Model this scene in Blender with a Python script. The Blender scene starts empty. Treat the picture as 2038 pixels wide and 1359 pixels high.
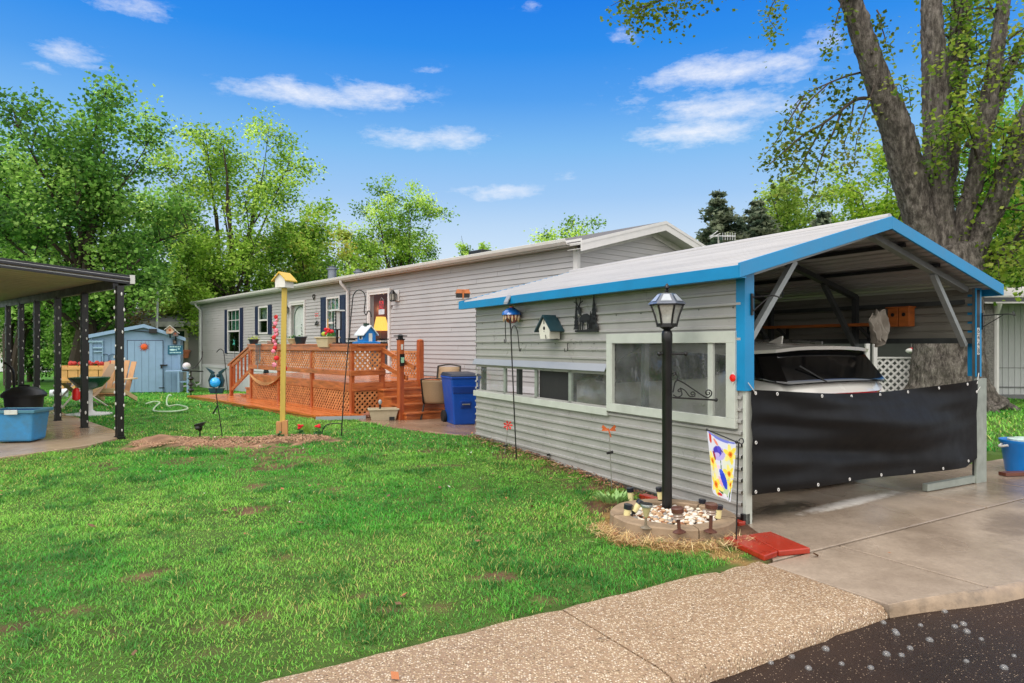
import bpy, math, random
import numpy as np
from mathutils import Vector, Matrix, Euler
R = math.radians
sc = bpy.context.scene
COL = sc.collection
random.seed(7)
# ------------------------------------------------------------------ camera numbers
CX, HY, FPX, H = 1019.0, 687.0, 1330.0, 1.5
def ray(px, py): return Vector(((px - CX) / FPX, 1.0, (HY - py) / FPX))
FL = Vector((1.923, 5.573, 0))          # front corner of the carport wall
def sm(t):
    t = np.clip(t, 0, 1); return t * t * (3 - 2 * t)
def gz(x, y):
    x = np.asarray(x, float); y = np.asarray(y, float)
    z = .13 * sm((y - 5.4) / 4.6) - .43 * sm((y - 14) / 15)
    d = (x - FL.x) * .877 + (y - FL.y) * .481
    w = .3 + np.maximum(0, y - 10.5) * .8
    return z * (1 - sm(d / w))
def gzf(x, y): return float(gz(x, y))
def G(px, py):
    r = ray(px, py); z = 0.0
    for _ in range(30):
        Y = (H - z) / max(1e-4, -r.z)
        z = gzf(r.x * Y, Y)
    return Vector((r.x * Y, Y, z))
def AT(px, py, Y):
    r = ray(px, py); return Vector((r.x * Y, Y, H + r.z * Y))
class Fr:
    """local frame: x along direction ang, y to its left, z up"""
    def __init__(s, o, ang): s.o = Vector((o[0], o[1], 0)); s.a = ang; s.x = Vector((math.cos(ang), math.sin(ang), 0)); s.y = Vector((-math.sin(ang), math.cos(ang), 0))
    def W(s, x, y, z=0): return s.o + s.x * x + s.y * y + Vector((0, 0, z))
    def L(s, p):
        d = Vector(p) - s.o; return Vector((d.dot(s.x), d.dot(s.y), p[2]))
    def hit(s, px, py, y0=0):            # pixel -> (x, z) on the upright plane y = y0
        r = ray(px, py); t = (y0 + s.o.dot(s.y)) / r.dot(s.y)
        p = r * t; p.z += H
        return s.L(p).x, p.z
    def gl(s, px, py): return s.L(G(px, py))
# ------------------------------------------------------------------ colour / materials
def c(r, g, b):
    f = lambda v: (v / 255 / 12.92) if v / 255 <= .04045 else ((v / 255 + .055) / 1.055) ** 2.4
    return (f(r), f(g), f(b))
MATS = {}
def newmat(name):
    m = bpy.data.materials.new(name); m.use_nodes = True
    nt = m.node_tree; nt.nodes.clear()
    out = nt.nodes.new('ShaderNodeOutputMaterial')
    return m, nt, out
def N(nt, t, **k):
    n = nt.nodes.new(t)
    for a, v in k.items():
        if a in n.inputs: n.inputs[a].default_value = v
        else: setattr(n, a, v)
    return n
def L(nt, a, b): nt.links.new(a, b)
def coords(nt, stretch=(1, 1, 1), kind='Object'):
    tc = N(nt, 'ShaderNodeTexCoord'); mp = N(nt, 'ShaderNodeMapping')
    mp.inputs['Scale'].default_value = stretch
    L(nt, tc.outputs[kind], mp.inputs['Vector']); return mp.outputs['Vector']
def noise(nt, vec, scale, detail=4, rough=.55):
    n = N(nt, 'ShaderNodeTexNoise'); n.inputs['Scale'].default_value = scale
    n.inputs['Detail'].default_value = detail; n.inputs['Roughness'].default_value = rough
    L(nt, vec, n.inputs['Vector']); return n.outputs['Fac']
def ramp(nt, fac, stops):
    r = N(nt, 'ShaderNodeValToRGB'); e = r.color_ramp.elements
    while len(e) > 1: e.remove(e[-1])
    e[0].position = stops[0][0]; e[0].color = (*stops[0][1], 1)
    for p, col in stops[1:]:
        q = e.new(p); q.color = (*col, 1)
    L(nt, fac, r.inputs['Fac']); return r.outputs['Color']
def mixc(nt, fac, a, b, mode='MIX'):
    m = N(nt, 'ShaderNodeMix', data_type='RGBA', blend_type=mode)
    for s, v in ((m.inputs[0], fac), (m.inputs[6], a), (m.inputs[7], b)):
        if hasattr(v, 'is_output'): L(nt, v, s)
        elif isinstance(v, (int, float)): s.default_value = v
        else: s.default_value = (*v, 1)
    return m.outputs[2]
def mr(nt, v, a, b, c0=0, d=1):
    m = N(nt, 'ShaderNodeMapRange'); L(nt, v, m.inputs[0])
    for i, k in zip((1, 2, 3, 4), (a, b, c0, d)): m.inputs[i].default_value = k
    return m.outputs[0]
def bumpn(nt, h, strength, dist=.01):
    b = N(nt, 'ShaderNodeBump'); b.inputs['Strength'].default_value = strength; b.inputs['Distance'].default_value = dist
    L(nt, h, b.inputs['Height']); return b.outputs['Normal']
def M(name, col, rough=.55, var=.14, vs=6, bump=0, bs=60, metal=0, col2=None, coat=0, stretch=(1, 1, 1), dirt=.0, bd=.004, emit=None):
    if name in MATS: return MATS[name]
    m, nt, out = newmat(name)
    p = N(nt, 'ShaderNodeBsdfPrincipled'); L(nt, p.outputs[0], out.inputs[0])
    v = coords(nt, stretch)
    a = tuple(min(1, x * (1 - var)) for x in col); b = tuple(min(1, x * (1 + var)) for x in (col2 or col))
    f = noise(nt, v, vs, 5, .6)
    cc = ramp(nt, f, [(.3, a), (.7, b)])
    if dirt:
        f2 = noise(nt, v, vs * .37 + .3, 6, .7)
        cc = mixc(nt, mr(nt, f2, .5, .75, 0, dirt), cc, (.05, .042, .03))
    L(nt, cc, p.inputs['Base Color'])
    L(nt, mr(nt, f, .3, .7, max(.03, rough - .1), min(1, rough + .1)), p.inputs['Roughness'])
    p.inputs['Metallic'].default_value = metal
    p.inputs['Coat Weight'].default_value = coat; p.inputs['Coat Roughness'].default_value = .12
    if bump: L(nt, bumpn(nt, noise(nt, v, bs, 4), bump, bd), p.inputs['Normal'])
    if emit: p.inputs['Emission Color'].default_value = (*emit[0], 1); p.inputs['Emission Strength'].default_value = emit[1]
    MATS[name] = m; return m
def attrmat(name, trans=.0, rough=.5, bump=0, spec=.4):
    if name in MATS: return MATS[name]
    m, nt, out = newmat(name)
    at = N(nt, 'ShaderNodeAttribute', attribute_name='Col')
    p = N(nt, 'ShaderNodeBsdfPrincipled'); L(nt, at.outputs['Color'], p.inputs['Base Color'])
    p.inputs['Roughness'].default_value = rough; p.inputs['Specular IOR Level'].default_value = spec
    if trans:
        t = N(nt, 'ShaderNodeBsdfTranslucent'); hs = N(nt, 'ShaderNodeHueSaturation'); hs.inputs['Value'].default_value = 1.25
        L(nt, at.outputs['Color'], hs.inputs['Color']); L(nt, hs.outputs[0], t.inputs['Color'])
        mx = N(nt, 'ShaderNodeMixShader'); mx.inputs[0].default_value = trans
        L(nt, p.outputs[0], mx.inputs[1]); L(nt, t.outputs[0], mx.inputs[2]); L(nt, mx.outputs[0], out.inputs[0])
    else: L(nt, p.outputs[0], out.inputs[0])
    MATS[name] = m; return m
def glassmat(name, tint=(.9, .95, .95), clear=.75, rough=.03, haze=(.5, .53, .52), hz=0.0, wr=0, ws=8):
    """thin clear sheet: see-through + mirror reflection + a milky part"""
    if name in MATS: return MATS[name]
    m, nt, out = newmat(name); v = coords(nt)
    t = N(nt, 'ShaderNodeBsdfTransparent'); t.inputs[0].default_value = (*tint, 1)
    g = N(nt, 'ShaderNodeBsdfGlossy'); g.inputs['Roughness'].default_value = rough
    lw = N(nt, 'ShaderNodeLayerWeight'); lw.inputs['Blend'].default_value = .5
    pw_ = N(nt, 'ShaderNodeMath', operation='POWER'); L(nt, lw.outputs['Facing'], pw_.inputs[0]); pw_.inputs[1].default_value = 4.0
    mx = N(nt, 'ShaderNodeMixShader')
    L(nt, mr(nt, pw_.outputs[0], 0, 1, (1 - clear) * .45, .9 if clear < .9 else .5), mx.inputs[0]); L(nt, t.outputs[0], mx.inputs[1]); L(nt, g.outputs[0], mx.inputs[2])
    sh = mx.outputs[0]
    if hz:
        d = N(nt, 'ShaderNodeBsdfDiffuse'); d.inputs[0].default_value = (*haze, 1)
        m2 = N(nt, 'ShaderNodeMixShader'); L(nt, mr(nt, noise(nt, v, 3.5, 5, .65), .35, .75, hz * .35, hz * 1.5), m2.inputs[0])
        L(nt, sh, m2.inputs[1]); L(nt, d.outputs[0], m2.inputs[2]); sh = m2.outputs[0]
    if wr:
        L(nt, bumpn(nt, noise(nt, coords(nt, (1, 1, .5)), ws, 4, .6), wr, .05), g.inputs['Normal'])
    L(nt, sh, out.inputs[0]); MATS[name] = m; return m
# ------------------------------------------------------------------ mesh builder
class B:
    def __init__(s): s.v = []; s.f = []; s.m = []; s.i = 0
    def mat(s, i): s.i = i; return s
    def add(s, vs, fs):
        o = len(s.v); s.v += [tuple(v) for v in vs]
        for f in fs: s.f.append([o + k for k in f]); s.m.append(s.i)
        return s
    def poly(s, pts): return s.add(pts, [list(range(len(pts)))])
    def box(s, x0, y0, z0, x1, y1, z1):
        x0, x1 = min(x0, x1), max(x0, x1); y0, y1 = min(y0, y1), max(y0, y1); z0, z1 = min(z0, z1), max(z0, z1)
        return s.add([(x0, y0, z0), (x1, y0, z0), (x1, y1, z0), (x0, y1, z0), (x0, y0, z1), (x1, y0, z1), (x1, y1, z1), (x0, y1, z1)],
                     [[0, 3, 2, 1], [4, 5, 6, 7], [0, 1, 5, 4], [1, 2, 6, 5], [2, 3, 7, 6], [3, 0, 4, 7]])
    def hull8(s, v): return s.add(v, [[0, 3, 2, 1], [4, 5, 6, 7], [0, 1, 5, 4], [1, 2, 6, 5], [2, 3, 7, 6], [3, 0, 4, 7]])
    def bar(s, p, q, w, h, up=(0, 0, 1)):
        p = Vector(p); q = Vector(q); d = (q - p).normalized(); u = Vector(up)
        a = d.cross(u)
        if a.length < 1e-4: a = d.cross(Vector((1, 0, 0)))
        a.normalize(); b = a.cross(d); a *= w / 2; b *= h / 2
        return s.hull8([p - a - b, p + a - b, q + a - b, q - a - b, p - a + b, p + a + b, q + a + b, q - a + b])
    def tube(s, pts, r, n=8, cap=True, closed=False):
        pts = [Vector(p) for p in pts]; k = len(pts)
        rs = r if isinstance(r, (list, tuple)) else [r] * k
        o = len(s.v); prev = None
        for i, p in enumerate(pts):
            t = (pts[min(i + 1, k - 1)] - pts[max(i - 1, 0)])
            t = t.normalized() if t.length > 1e-9 else Vector((0, 0, 1))
            if prev is None: a = t.orthogonal().normalized()
            else:
                a = prev - t * prev.dot(t); a = a.normalized() if a.length > 1e-6 else t.orthogonal().normalized()
            prev = a; b = t.cross(a)
            for j in range(n):
                th = 2 * math.pi * j / n; s.v.append(tuple(p + (a * math.cos(th) + b * math.sin(th)) * rs[i]))
        for i in range(k - 1):
            for j in range(n):
                j2 = (j + 1) % n; s.f.append([o + i * n + j, o + i * n + j2, o + (i + 1) * n + j2, o + (i + 1) * n + j]); s.m.append(s.i)
        if cap and not closed:
            s.f.append([o + j for j in reversed(range(n))]); s.m.append(s.i)
            s.f.append([o + (k - 1) * n + j for j in range(n)]); s.m.append(s.i)
        return s
    def lathe(s, prof, n=20, o=(0, 0, 0), M4=None):
        vs = []; fs = []; k = len(prof)
        for (r, z) in prof:
            for j in range(n):
                th = 2 * math.pi * j / n; p = Vector((r * math.cos(th), r * math.sin(th), z))
                if M4: p = M4 @ p
                vs.append(p + Vector(o))
        for i in range(k - 1):
            for j in range(n):
                j2 = (j + 1) % n; fs.append([i * n + j, i * n + j2, (i + 1) * n + j2, (i + 1) * n + j])
        if prof[0][0] > 1e-5: fs.append(list(reversed(range(n))))
        if prof[-1][0] > 1e-5: fs.append([(k - 1) * n + j for j in range(n)])
        return s.add(vs, fs)
    def ell(s, o, r, n=14, m=9):
        if isinstance(r, (int, float)): r = (r, r, r)
        vs = []; fs = []
        for i in range(m + 1):
            ph = math.pi * i / m - math.pi / 2
            for j in range(n):
                th = 2 * math.pi * j / n
                vs.append((o[0] + r[0] * max(1e-4, math.cos(ph)) * math.cos(th), o[1] + r[1] * max(1e-4, math.cos(ph)) * math.sin(th), o[2] + r[2] * math.sin(ph)))
        for i in range(m):
            for j in range(n):
                j2 = (j + 1) % n; fs.append([i * n + j, i * n + j2, (i + 1) * n + j2, (i + 1) * n + j])
        return s.add(vs, fs)
    def prism(s, pts, d):
        pts = [Vector(p) for p in pts]; d = Vector(d); n = len(pts)
        s.add(pts + [p + d for p in pts], [list(reversed(range(n))), [n + i for i in range(n)]] + [[i, (i + 1) % n, n + (i + 1) % n, n + i] for i in range(n)])
        return s
    def obj(s, name, mats, parent=None, smooth=False, bev=0, loc=None):
        me = bpy.data.meshes.new(name)
        v = s.v
        if loc is not None: v = [tuple(Vector(p) - Vector(loc)) for p in v]
        me.from_pydata(v, [], s.f)
        if not isinstance(mats, (list, tuple)): mats = [mats]
        for m in mats: me.materials.append(m)
        if len(mats) > 1: me.polygons.foreach_set('material_index', s.m)
        me.update()
        if smooth:
            me.polygons.foreach_set('use_smooth', [True] * len(me.polygons)); me.set_sharp_from_angle(angle=R(38))
        o = bpy.data.objects.new(name, me); COL.objects.link(o)
        if parent is not None: o.parent = parent
        if loc is not None: o.location = loc
        if bev:
            b = o.modifiers.new('Bevel', 'BEVEL'); b.width = bev; b.segments = 2; b.limit_method = 'ANGLE'; b.harden_normals = False
        return o
def npmesh(name, verts, faces_list, mats, cols=None, parent=None):
    """faces_list: list of int arrays (k, n)"""
    me = bpy.data.meshes.new(name); verts = np.asarray(verts, np.float32)
    me.vertices.add(len(verts)); me.vertices.foreach_set('co', verts.ravel())
    loops = np.concatenate([f.ravel() for f in faces_list]).astype(np.int32)
    starts = []; o = 0
    for f in faces_list:
        starts.append(o + np.arange(len(f)) * f.shape[1]); o += f.size
    starts = np.concatenate(starts).astype(np.int32)
    me.loops.add(len(loops)); me.loops.foreach_set('vertex_index', loops)
    me.polygons.add(len(starts)); me.polygons.foreach_set('loop_start', starts)
    me.update(calc_edges=True); me.validate()
    if cols is not None:
        at = me.color_attributes.new('Col', 'FLOAT_COLOR', 'POINT')
        cc = np.ones((len(verts), 4), np.float32); cc[:, :3] = cols; at.data.foreach_set('color', cc.ravel())
    for m in (mats if isinstance(mats, (list, tuple)) else [mats]): me.materials.append(m)
    ob = bpy.data.objects.new(name, me); COL.objects.link(ob)
    if parent is not None: ob.parent = parent
    return ob
def T(name, label, cat, loc=(0, 0, 0), rz=0, group=None):
    o = bpy.data.objects.new(name, None); COL.objects.link(o); o.empty_display_size = .1
    o.location = loc; o.rotation_euler = (0, 0, rz); return tag(o, label, cat, group)
def tag(o, label, cat, group=None):
    o['label'] = label; o['category'] = cat
    if group: o['group'] = group
    return o
def kind(o, k, label=None, cat=None):
    o['kind'] = k
    if label: o['label'] = label
    if cat: o['category'] = cat
    return o
def copytree(o, parent=None):
    n = o.copy(); COL.objects.link(n)
    if parent is not None: n.parent = parent
    for ch in list(o.children): copytree(ch, n)
    return n
def textmesh(name, body, size, mat, parent, mtx, ext=.002, align='CENTER', font_scale_x=1):
    cu = bpy.data.curves.new(name, 'FONT'); cu.body = body; cu.size = size; cu.extrude = ext; cu.align_x = align; cu.align_y = 'CENTER'
    t = bpy.data.objects.new(name, cu); COL.objects.link(t)
    dg = bpy.context.evaluated_depsgraph_get(); me = bpy.data.meshes.new_from_object(t.evaluated_get(dg))
    bpy.data.objects.remove(t); bpy.data.curves.remove(cu)
    me.transform(Matrix.Scale(font_scale_x, 4, (1, 0, 0))); me.transform(mtx)
    me.materials.clear(); me.materials.append(mat)
    o = bpy.data.objects.new(name, me); COL.objects.link(o); o.parent = parent; return o
def curve(pts, n=24):
    """catmull-rom through points"""
    P = [Vector(p) for p in pts]; P = [P[0] * 2 - P[1]] + P + [P[-1] * 2 - P[-2]]; out = []
    k = len(P) - 3
    for i in range(k):
        a, b, c_, d = P[i:i + 4]; m = max(2, n // k)
        for j in range(m):
            t = j / m
            out.append(.5 * ((2 * b) + (c_ - a) * t + (2 * a - 5 * b + 4 * c_ - d) * t * t + (3 * b - a - 3 * c_ + d) * t ** 3))
    out.append(P[-2]); return out
# value noise for numpy placement
_g = np.random.default_rng(11).random((64, 64))
def vn(x, y, s=1.0):
    x = np.asarray(x) * s; y = np.asarray(y) * s
    xi = np.floor(x).astype(int); yi = np.floor(y).astype(int); fx = sm(x - xi); fy = sm(y - yi)
    a = _g[xi % 64, yi % 64]; b = _g[(xi + 1) % 64, yi % 64]; c_ = _g[xi % 64, (yi + 1) % 64]; d = _g[(xi + 1) % 64, (yi + 1) % 64]
    return (a * (1 - fx) + b * fx) * (1 - fy) + (c_ * (1 - fx) + d * fx) * fy
def inpoly(x, y, poly):
    r = np.zeros(len(x), bool); n = len(poly); j = n - 1
    for i in range(n):
        xi, yi = poly[i][0], poly[i][1]; xj, yj = poly[j][0], poly[j][1]
        cnd = ((yi > y) != (yj > y)) & (x < (xj - xi) * (y - yi) / (yj - yi + 1e-12) + xi)
        r ^= cnd; j = i
    return r
# ------------------------------------------------------------------ camera, world, sun
cam = bpy.data.cameras.new('camera'); co = bpy.data.objects.new('camera', cam); COL.objects.link(co)
co.location = (0, 0, H); co.rotation_euler = (R(90), 0, 0)
cam.sensor_width = 36; cam.lens = 36 * FPX / 2038; cam.shift_y = 7.5 / 2038; cam.clip_end = 3000; cam.clip_start = .05
sc.camera = co
w = bpy.data.worlds.new('World'); sc.world = w; w.use_nodes = True
nt = w.node_tree; nt.nodes.clear()
wo = N(nt, 'ShaderNodeOutputWorld'); bg = N(nt, 'ShaderNodeBackground'); L(nt, bg.outputs[0], wo.inputs[0])
tc = N(nt, 'ShaderNodeTexCoord'); sep = N(nt, 'ShaderNodeSeparateXYZ'); L(nt, tc.outputs['Generated'], sep.inputs[0])
def mth(op, a, b=None, c3=None):
    m = N(nt, 'ShaderNodeMath', operation=op)
    for i, v in enumerate((a, b, c3)):
        if v is None: continue
        if hasattr(v, 'is_output'): L(nt, v, m.inputs[i])
        else: m.inputs[i].default_value = v
    return m.outputs[0]
X_, Y_, Z_ = sep.outputs
sky = N(nt, 'ShaderNodeTexSky', sky_type='NISHITA'); sky.sun_disc = False; sky.sun_elevation = R(48); sky.sun_rotation = R(215); sky.air_density = 1.6
nish = mixc(nt, 1.0, sky.outputs[0], (.055, .055, .055), 'MULTIPLY')
grad = ramp(nt, Z_, [(0.0, (.62, .66, .69)), (.10, (.50, .59, .68)), (.175, (.35, .485, .655)), (.215, (.25, .415, .645)), (.28, (.15, .352, .632)), (.345, (.058, .246, .61)), (.405, (.017, .188, .595)), (.46, (.007, .15, .575))])
base = mixc(nt, .95, nish, grad)
# drifting fair-weather clouds, by compass bearing and height
az = mth('ARCTAN2', X_, Y_); el = mth('ARCSINE', Z_)
wv = N(nt, 'ShaderNodeCombineXYZ'); L(nt, az, wv.inputs[0]); L(nt, el, wv.inputs[1])
mp = N(nt, 'ShaderNodeMapping'); mp.inputs['Scale'].default_value = (1, 2.6, 1); L(nt, wv.outputs[0], mp.inputs[0])
n1 = noise(nt, mp.outputs[0], 13, 9, .66); n2 = noise(nt, mp.outputs[0], 44, 7, .7)
nn = mth('ADD', mth('MULTIPLY', n1, .7), mth('MULTIPLY', n2, .3))
total = None
def azel(px, py):
    r = ray(px, py).normalized(); return math.atan2(r.x, r.y), math.asin(r.z)
for (px, py, sx, sy, amp) in [(600, 186, 140, 25, 1.05), (745, 186, 105, 27, 1.0), (568, 166, 45, 20, .6), (140, 108, 75, 26, .85), (175, 130, 60, 18, .6), (95, 135, 60, 14, .5), (1445, 140, 200, 36, .95), (1340, 152, 110, 18, .6), (1560, 155, 90, 22, .6),
                              (1450, 208, 175, 36, .95), (1385, 264, 125, 27, 1.1), (1550, 215, 90, 24, .6), (800, 274, 80, 24, .78), (915, 274, 75, 24, .85), (985, 382, 90, 18, .8), (255, 14, 90, 24, .7), (1618, 92, 75, 34, .7), (1235, 72, 34, 22, .5), (1052, 10, 32, 12, .45),
                              (1130, 350, 40, 12, .4), (460, 172, 60, 22, .42), (690, 232, 70, 20, .32), (855, 140, 45, 16, .35), (1250, 200, 90, 22, .35)]:
    a0, e0 = azel(px, py); a1, e1 = azel(px + sx, py); a2, e2 = azel(px, py + sy)
    dx = mth('DIVIDE', mth('SUBTRACT', az, a0), abs(a1 - a0)); dy = mth('DIVIDE', mth('SUBTRACT', el, e0), abs(e2 - e0))
    q = mth('MULTIPLY_ADD', dx, dx, mth('MULTIPLY', dy, dy))
    m = mth('MULTIPLY', mth('EXPONENT', mth('MULTIPLY', q, -1.0)), amp)
    total = m if total is None else mth('MAXIMUM', total, m)
cl = mr(nt, mth('ADD', total, mth('MULTIPLY', mth('SUBTRACT', nn, .5), 2.7)), .30, 1.35, 0, .92)
cl = mth('MULTIPLY', cl, mr(nt, total, .03, .34))
cl = mth('MULTIPLY', cl, mr(nt, Y_, 0, .15))
skyc = mixc(nt, cl, base, (.68, .685, .71))
# unseen rain-cloud deck overhead and behind the viewer, added for soft white light
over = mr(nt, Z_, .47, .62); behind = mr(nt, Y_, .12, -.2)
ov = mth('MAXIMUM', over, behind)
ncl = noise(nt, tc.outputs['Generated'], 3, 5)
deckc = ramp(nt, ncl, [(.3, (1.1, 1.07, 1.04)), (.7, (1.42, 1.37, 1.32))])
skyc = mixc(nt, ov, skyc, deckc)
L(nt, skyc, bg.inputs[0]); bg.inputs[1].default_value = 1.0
sl = bpy.data.lights.new('sun', 'SUN'); so = bpy.data.objects.new('sun', sl); COL.objects.link(so)
sl.energy = 1.25; sl.angle = R(32); sl.color = (1, .95, .88)
so.rotation_euler = (R(42), 0, R(-38))
sc.view_settings.view_transform = 'Standard'; sc.view_settings.look = 'None'; sc.view_settings.gamma = 1; sc.view_settings.exposure = 0.55
sc.cycles.use_denoising = True; sc.cycles.max_bounces = 7; sc.cycles.transparent_max_bounces = 14; sc.cycles.diffuse_bounces = 3; sc.cycles.glossy_bounces = 3
sc.cycles.sample_clamp_indirect = 6; sc.cycles.caustics_reflective = False; sc.cycles.caustics_refractive = False
# ================================================================== frames
WANG = math.atan2(.877, -.481)
FC = Fr(FL, WANG)                      # carport: x along the long wall, y outwards, front is -y
CL_, CW_ = 5.12, 3.58
O_H = Vector((1.14, 11.9, 0)); HANG = math.atan2(.7576, -.6527)
FH = Fr(O_H, HANG)                     # home: x to the far end, y outwards
FD = Fr((-3.02, 12.7, 0), HANG)        # deck
def rel(p): return (p.x, p.y)
# ================================================================== ground
soil = []
def bare(px, py, rx, ry, amt=1.0):
    a = G(px, py); b = G(px + rx, py); d = G(px, py + ry); soil.append((a.x, a.y, abs(b.x - a.x), max(.05, abs(d.y - a.y)), amt))
bare(430, 882, 120, 11); bare(580, 876, 80, 9); bare(320, 884, 45, 12)
bare(545, 905, 60, 12, .75); bare(530, 925, 45, 10, .85); bare(350, 918, 28, 9, .7); bare(650, 915, 40, 10, .6); bare(480, 905, 60, 8, .5)
bare(505, 1015, 32, 9, .9); bare(305, 1140, 40, 16, .95); bare(70, 1220, 35, 10, .8); bare(985, 1145, 42, 12, .9); bare(1000, 1250, 30, 10, .3)
bare(860, 898, 30, 7, .55); bare(600, 1210, 20, 8, .5); bare(840, 930, 25, 6, .4); bare(15, 1250, 40, 14, .8); bare(210, 1262, 40, 12, .5); bare(520, 1225, 40, 12, .55)
bare(1010, 905, 30, 8, .8); bare(1090, 935, 40, 7, .8); bare(1180, 965, 50, 8, .9); bare(1250, 1000, 40, 9, 1); bare(1200, 1008, 30, 14, 1.0)
bare(20, 912, 60, 9, .5); bare(1468, 1056, 60, 22, 1.6); bare(1528, 1113, 40, 12, 1.6)
_r = random.Random(5)
for _ in range(46):
    _px, _py = _r.uniform(0, 1250), _r.uniform(905, 1330)
    if _py < 1120 or _px < 1500 - (_py - 1120) * 4.2 - 60: bare(_px, _py, _r.uniform(10, 34), _r.uniform(3, 8) * (_py / 1100), _r.uniform(.35, .8))
straw = []
def strawp(px, py, rx, ry):
    a = G(px, py); b = G(px + rx, py); d = G(px, py + ry); straw.append((a.x, a.y, abs(b.x - a.x), max(.05, abs(d.y - a.y)), 1))
strawp(1222, 1045, 34, 26); strawp(1265, 1078, 50, 18); strawp(1350, 1092, 80, 15); strawp(1440, 1100, 60, 14); strawp(1490, 1125, 25, 9); strawp(1205, 990, 18, 9)
def blobs(x, y, L_):
    m = np.zeros(len(x)); L_ = list(L_)
    nx = (vn(x, y, 5.1) - .5) * 1.3; ny = (vn(x + 40, y + 9, 13.3) - .5) * 1.3 + (vn(x + 4, y + 19, 29) - .5) * .8
    for (a, b, rx, ry, amt) in L_:
        q = ((x - a) / rx) ** 2 + ((y - b) / ry) ** 2
        m = np.maximum(m, amt * np.clip(1.45 - q - nx * 1.4 - ny * 1.4, 0, 1))
    return m
sidewalk_in = [G(1500, 1120), G(590, 1345)]
sd = (sidewalk_in[0] - sidewalk_in[1]); sd.z = 0; sd.normalize(); sn = Vector((sd.y, -sd.x, 0))    # sn points to the road
S0 = sidewalk_in[0].copy(); S0.z = 0
def SW(a, b, z=0): return S0 + sd * a + sn * b + Vector((0, 0, z))
FS = Fr(S0, math.atan2(sd.y, sd.x))
PATIO = [G(-330, 960), G(70, 905), G(180, 889), G(238, 874), G(248, 866), G(150, 832), G(95, 813), G(-250, 815)]
PATH = [G(712, 838), G(770, 850), G(850, 860), G(925, 868), G(952, 873), Vector((-.2, 9.9, 0)), Vector((.9, 11.6, 0)), FH.W(5.6, .05), FD.W(-.2, -2), FD.W(-.25, -.02)]
xs = np.concatenate([np.linspace(-400, -40, 10), np.linspace(-34, -13, 12), np.arange(-12, 8, .075), np.linspace(8.1, 34, 40), np.linspace(44, 400, 10)])
ys = np.concatenate([np.linspace(-60, 0, 6), np.arange(1.5, 14, .075), np.linspace(14.1, 40, 60), np.linspace(45, 700, 16)])
gx, gy = np.meshgrid(xs, ys); fx = gx.ravel(); fy = gy.ravel()
zz = gz(fx, fy)
near = (np.abs(fx) < 14) & (fy < 16)
zz = zz + near * ((vn(fx, fy, 1.3) - .5) * .035 + (vn(fx + 9, fy, 5) - .5) * .012)
bed = blobs(fx, fy, soil[:3]); zz = zz + bed * (.01 + .05 * vn(fx, fy, 11) * vn(fx + 3, fy, 7))
mound = G(318, 884); zz += .10 * np.exp(-(((fx - mound.x) / .28) ** 2 + ((fy - mound.y) / .3) ** 2))
# under slabs and the road the ground sheet drops out of the way
sb = (fx - S0.x) * sn.x + (fy - S0.y) * sn.y
zz = np.where(sb > .06, np.minimum(zz, -.16), zz)
dd = -((fx - FL.x) * FC.y.x + (fy - FL.y) * FC.y.y); ss = (fx - FL.x) * FC.x.x + (fy - FL.y) * FC.x.y
cin = (dd > .3) & (dd < 5.8) & (ss < CL_ + .5); zz = np.where(cin, np.minimum(zz, -.1), zz)
slabp = [rel(FS.W(.2, -.1)), rel(FS.W(.82, .74)), rel(FS.W(4.3, 1.1)), rel(FS.W(13.8, 1.02)), rel(FS.W(13.8, -3)), rel(FS.W(.2, -3))]
zz = np.where(inpoly(fx, fy, slabp), np.minimum(zz, -.1), zz)
for _P in (PATH, PATIO): zz = np.where(inpoly(fx, fy, [rel(p) for p in _P]), zz - .05, zz)
nx_, ny_ = len(xs), len(ys)
ii = (np.arange(ny_ - 1)[:, None] * nx_ + np.arange(nx_ - 1)[None, :]).ravel()
gf = np.stack([ii, ii + 1, ii + nx_ + 1, ii + nx_], 1)
bs = blobs(fx, fy, soil); st = blobs(fx, fy, straw)
n1_ = vn(fx, fy, 2.3); n2_ = vn(fx + 20, fy + 5, 11); n3_ = vn(fx, fy, 26)
soilc = np.array([c(112, 82, 64)]) * (.4 + 1.2 * n2_[:, None] * (.4 + n3_[:, None]))
bedc = np.array([c(166, 130, 104)]) * (.35 + .9 * n2_[:, None] * (.5 + n3_[:, None]))
grc = np.array([c(80, 106, 46)]) * (.6 + .7 * n2_[:, None]) * (1 - .0 * n1_[:, None])
far = np.clip((fy - 12) / 6, 0, 1)[:, None]
grc = grc * (1 - far) + np.array([c(76, 128, 40)]) * (.75 + .5 * n1_[:, None]) * far
bs = np.clip(bs, 0, 1); cc = grc * (1 - bs[:, None]) + soilc * bs[:, None]
bd_ = np.clip(bed, 0, 1)[:, None]; cc = cc * (1 - bd_) + bedc * bd_
cc = cc * (1 - st[:, None]) + np.array([c(150, 120, 75)]) * st[:, None]
go = npmesh('ground', np.stack([fx, fy, zz], 1), [gf], [attrmat('ground_soil', rough=.85, spec=.2)], cc)
go.data.polygons.foreach_set('use_smooth', [True] * len(go.data.polygons)); kind(go, 'structure')
# soil surface gets grain
_nt = MATS['ground_soil'].node_tree; _p = next(n for n in _nt.nodes if n.type == 'BSDF_PRINCIPLED')
L(_nt, bumpn(_nt, noise(_nt, coords(_nt), 55, 6, .7), .9, .03), _p.inputs['Normal'])
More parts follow.
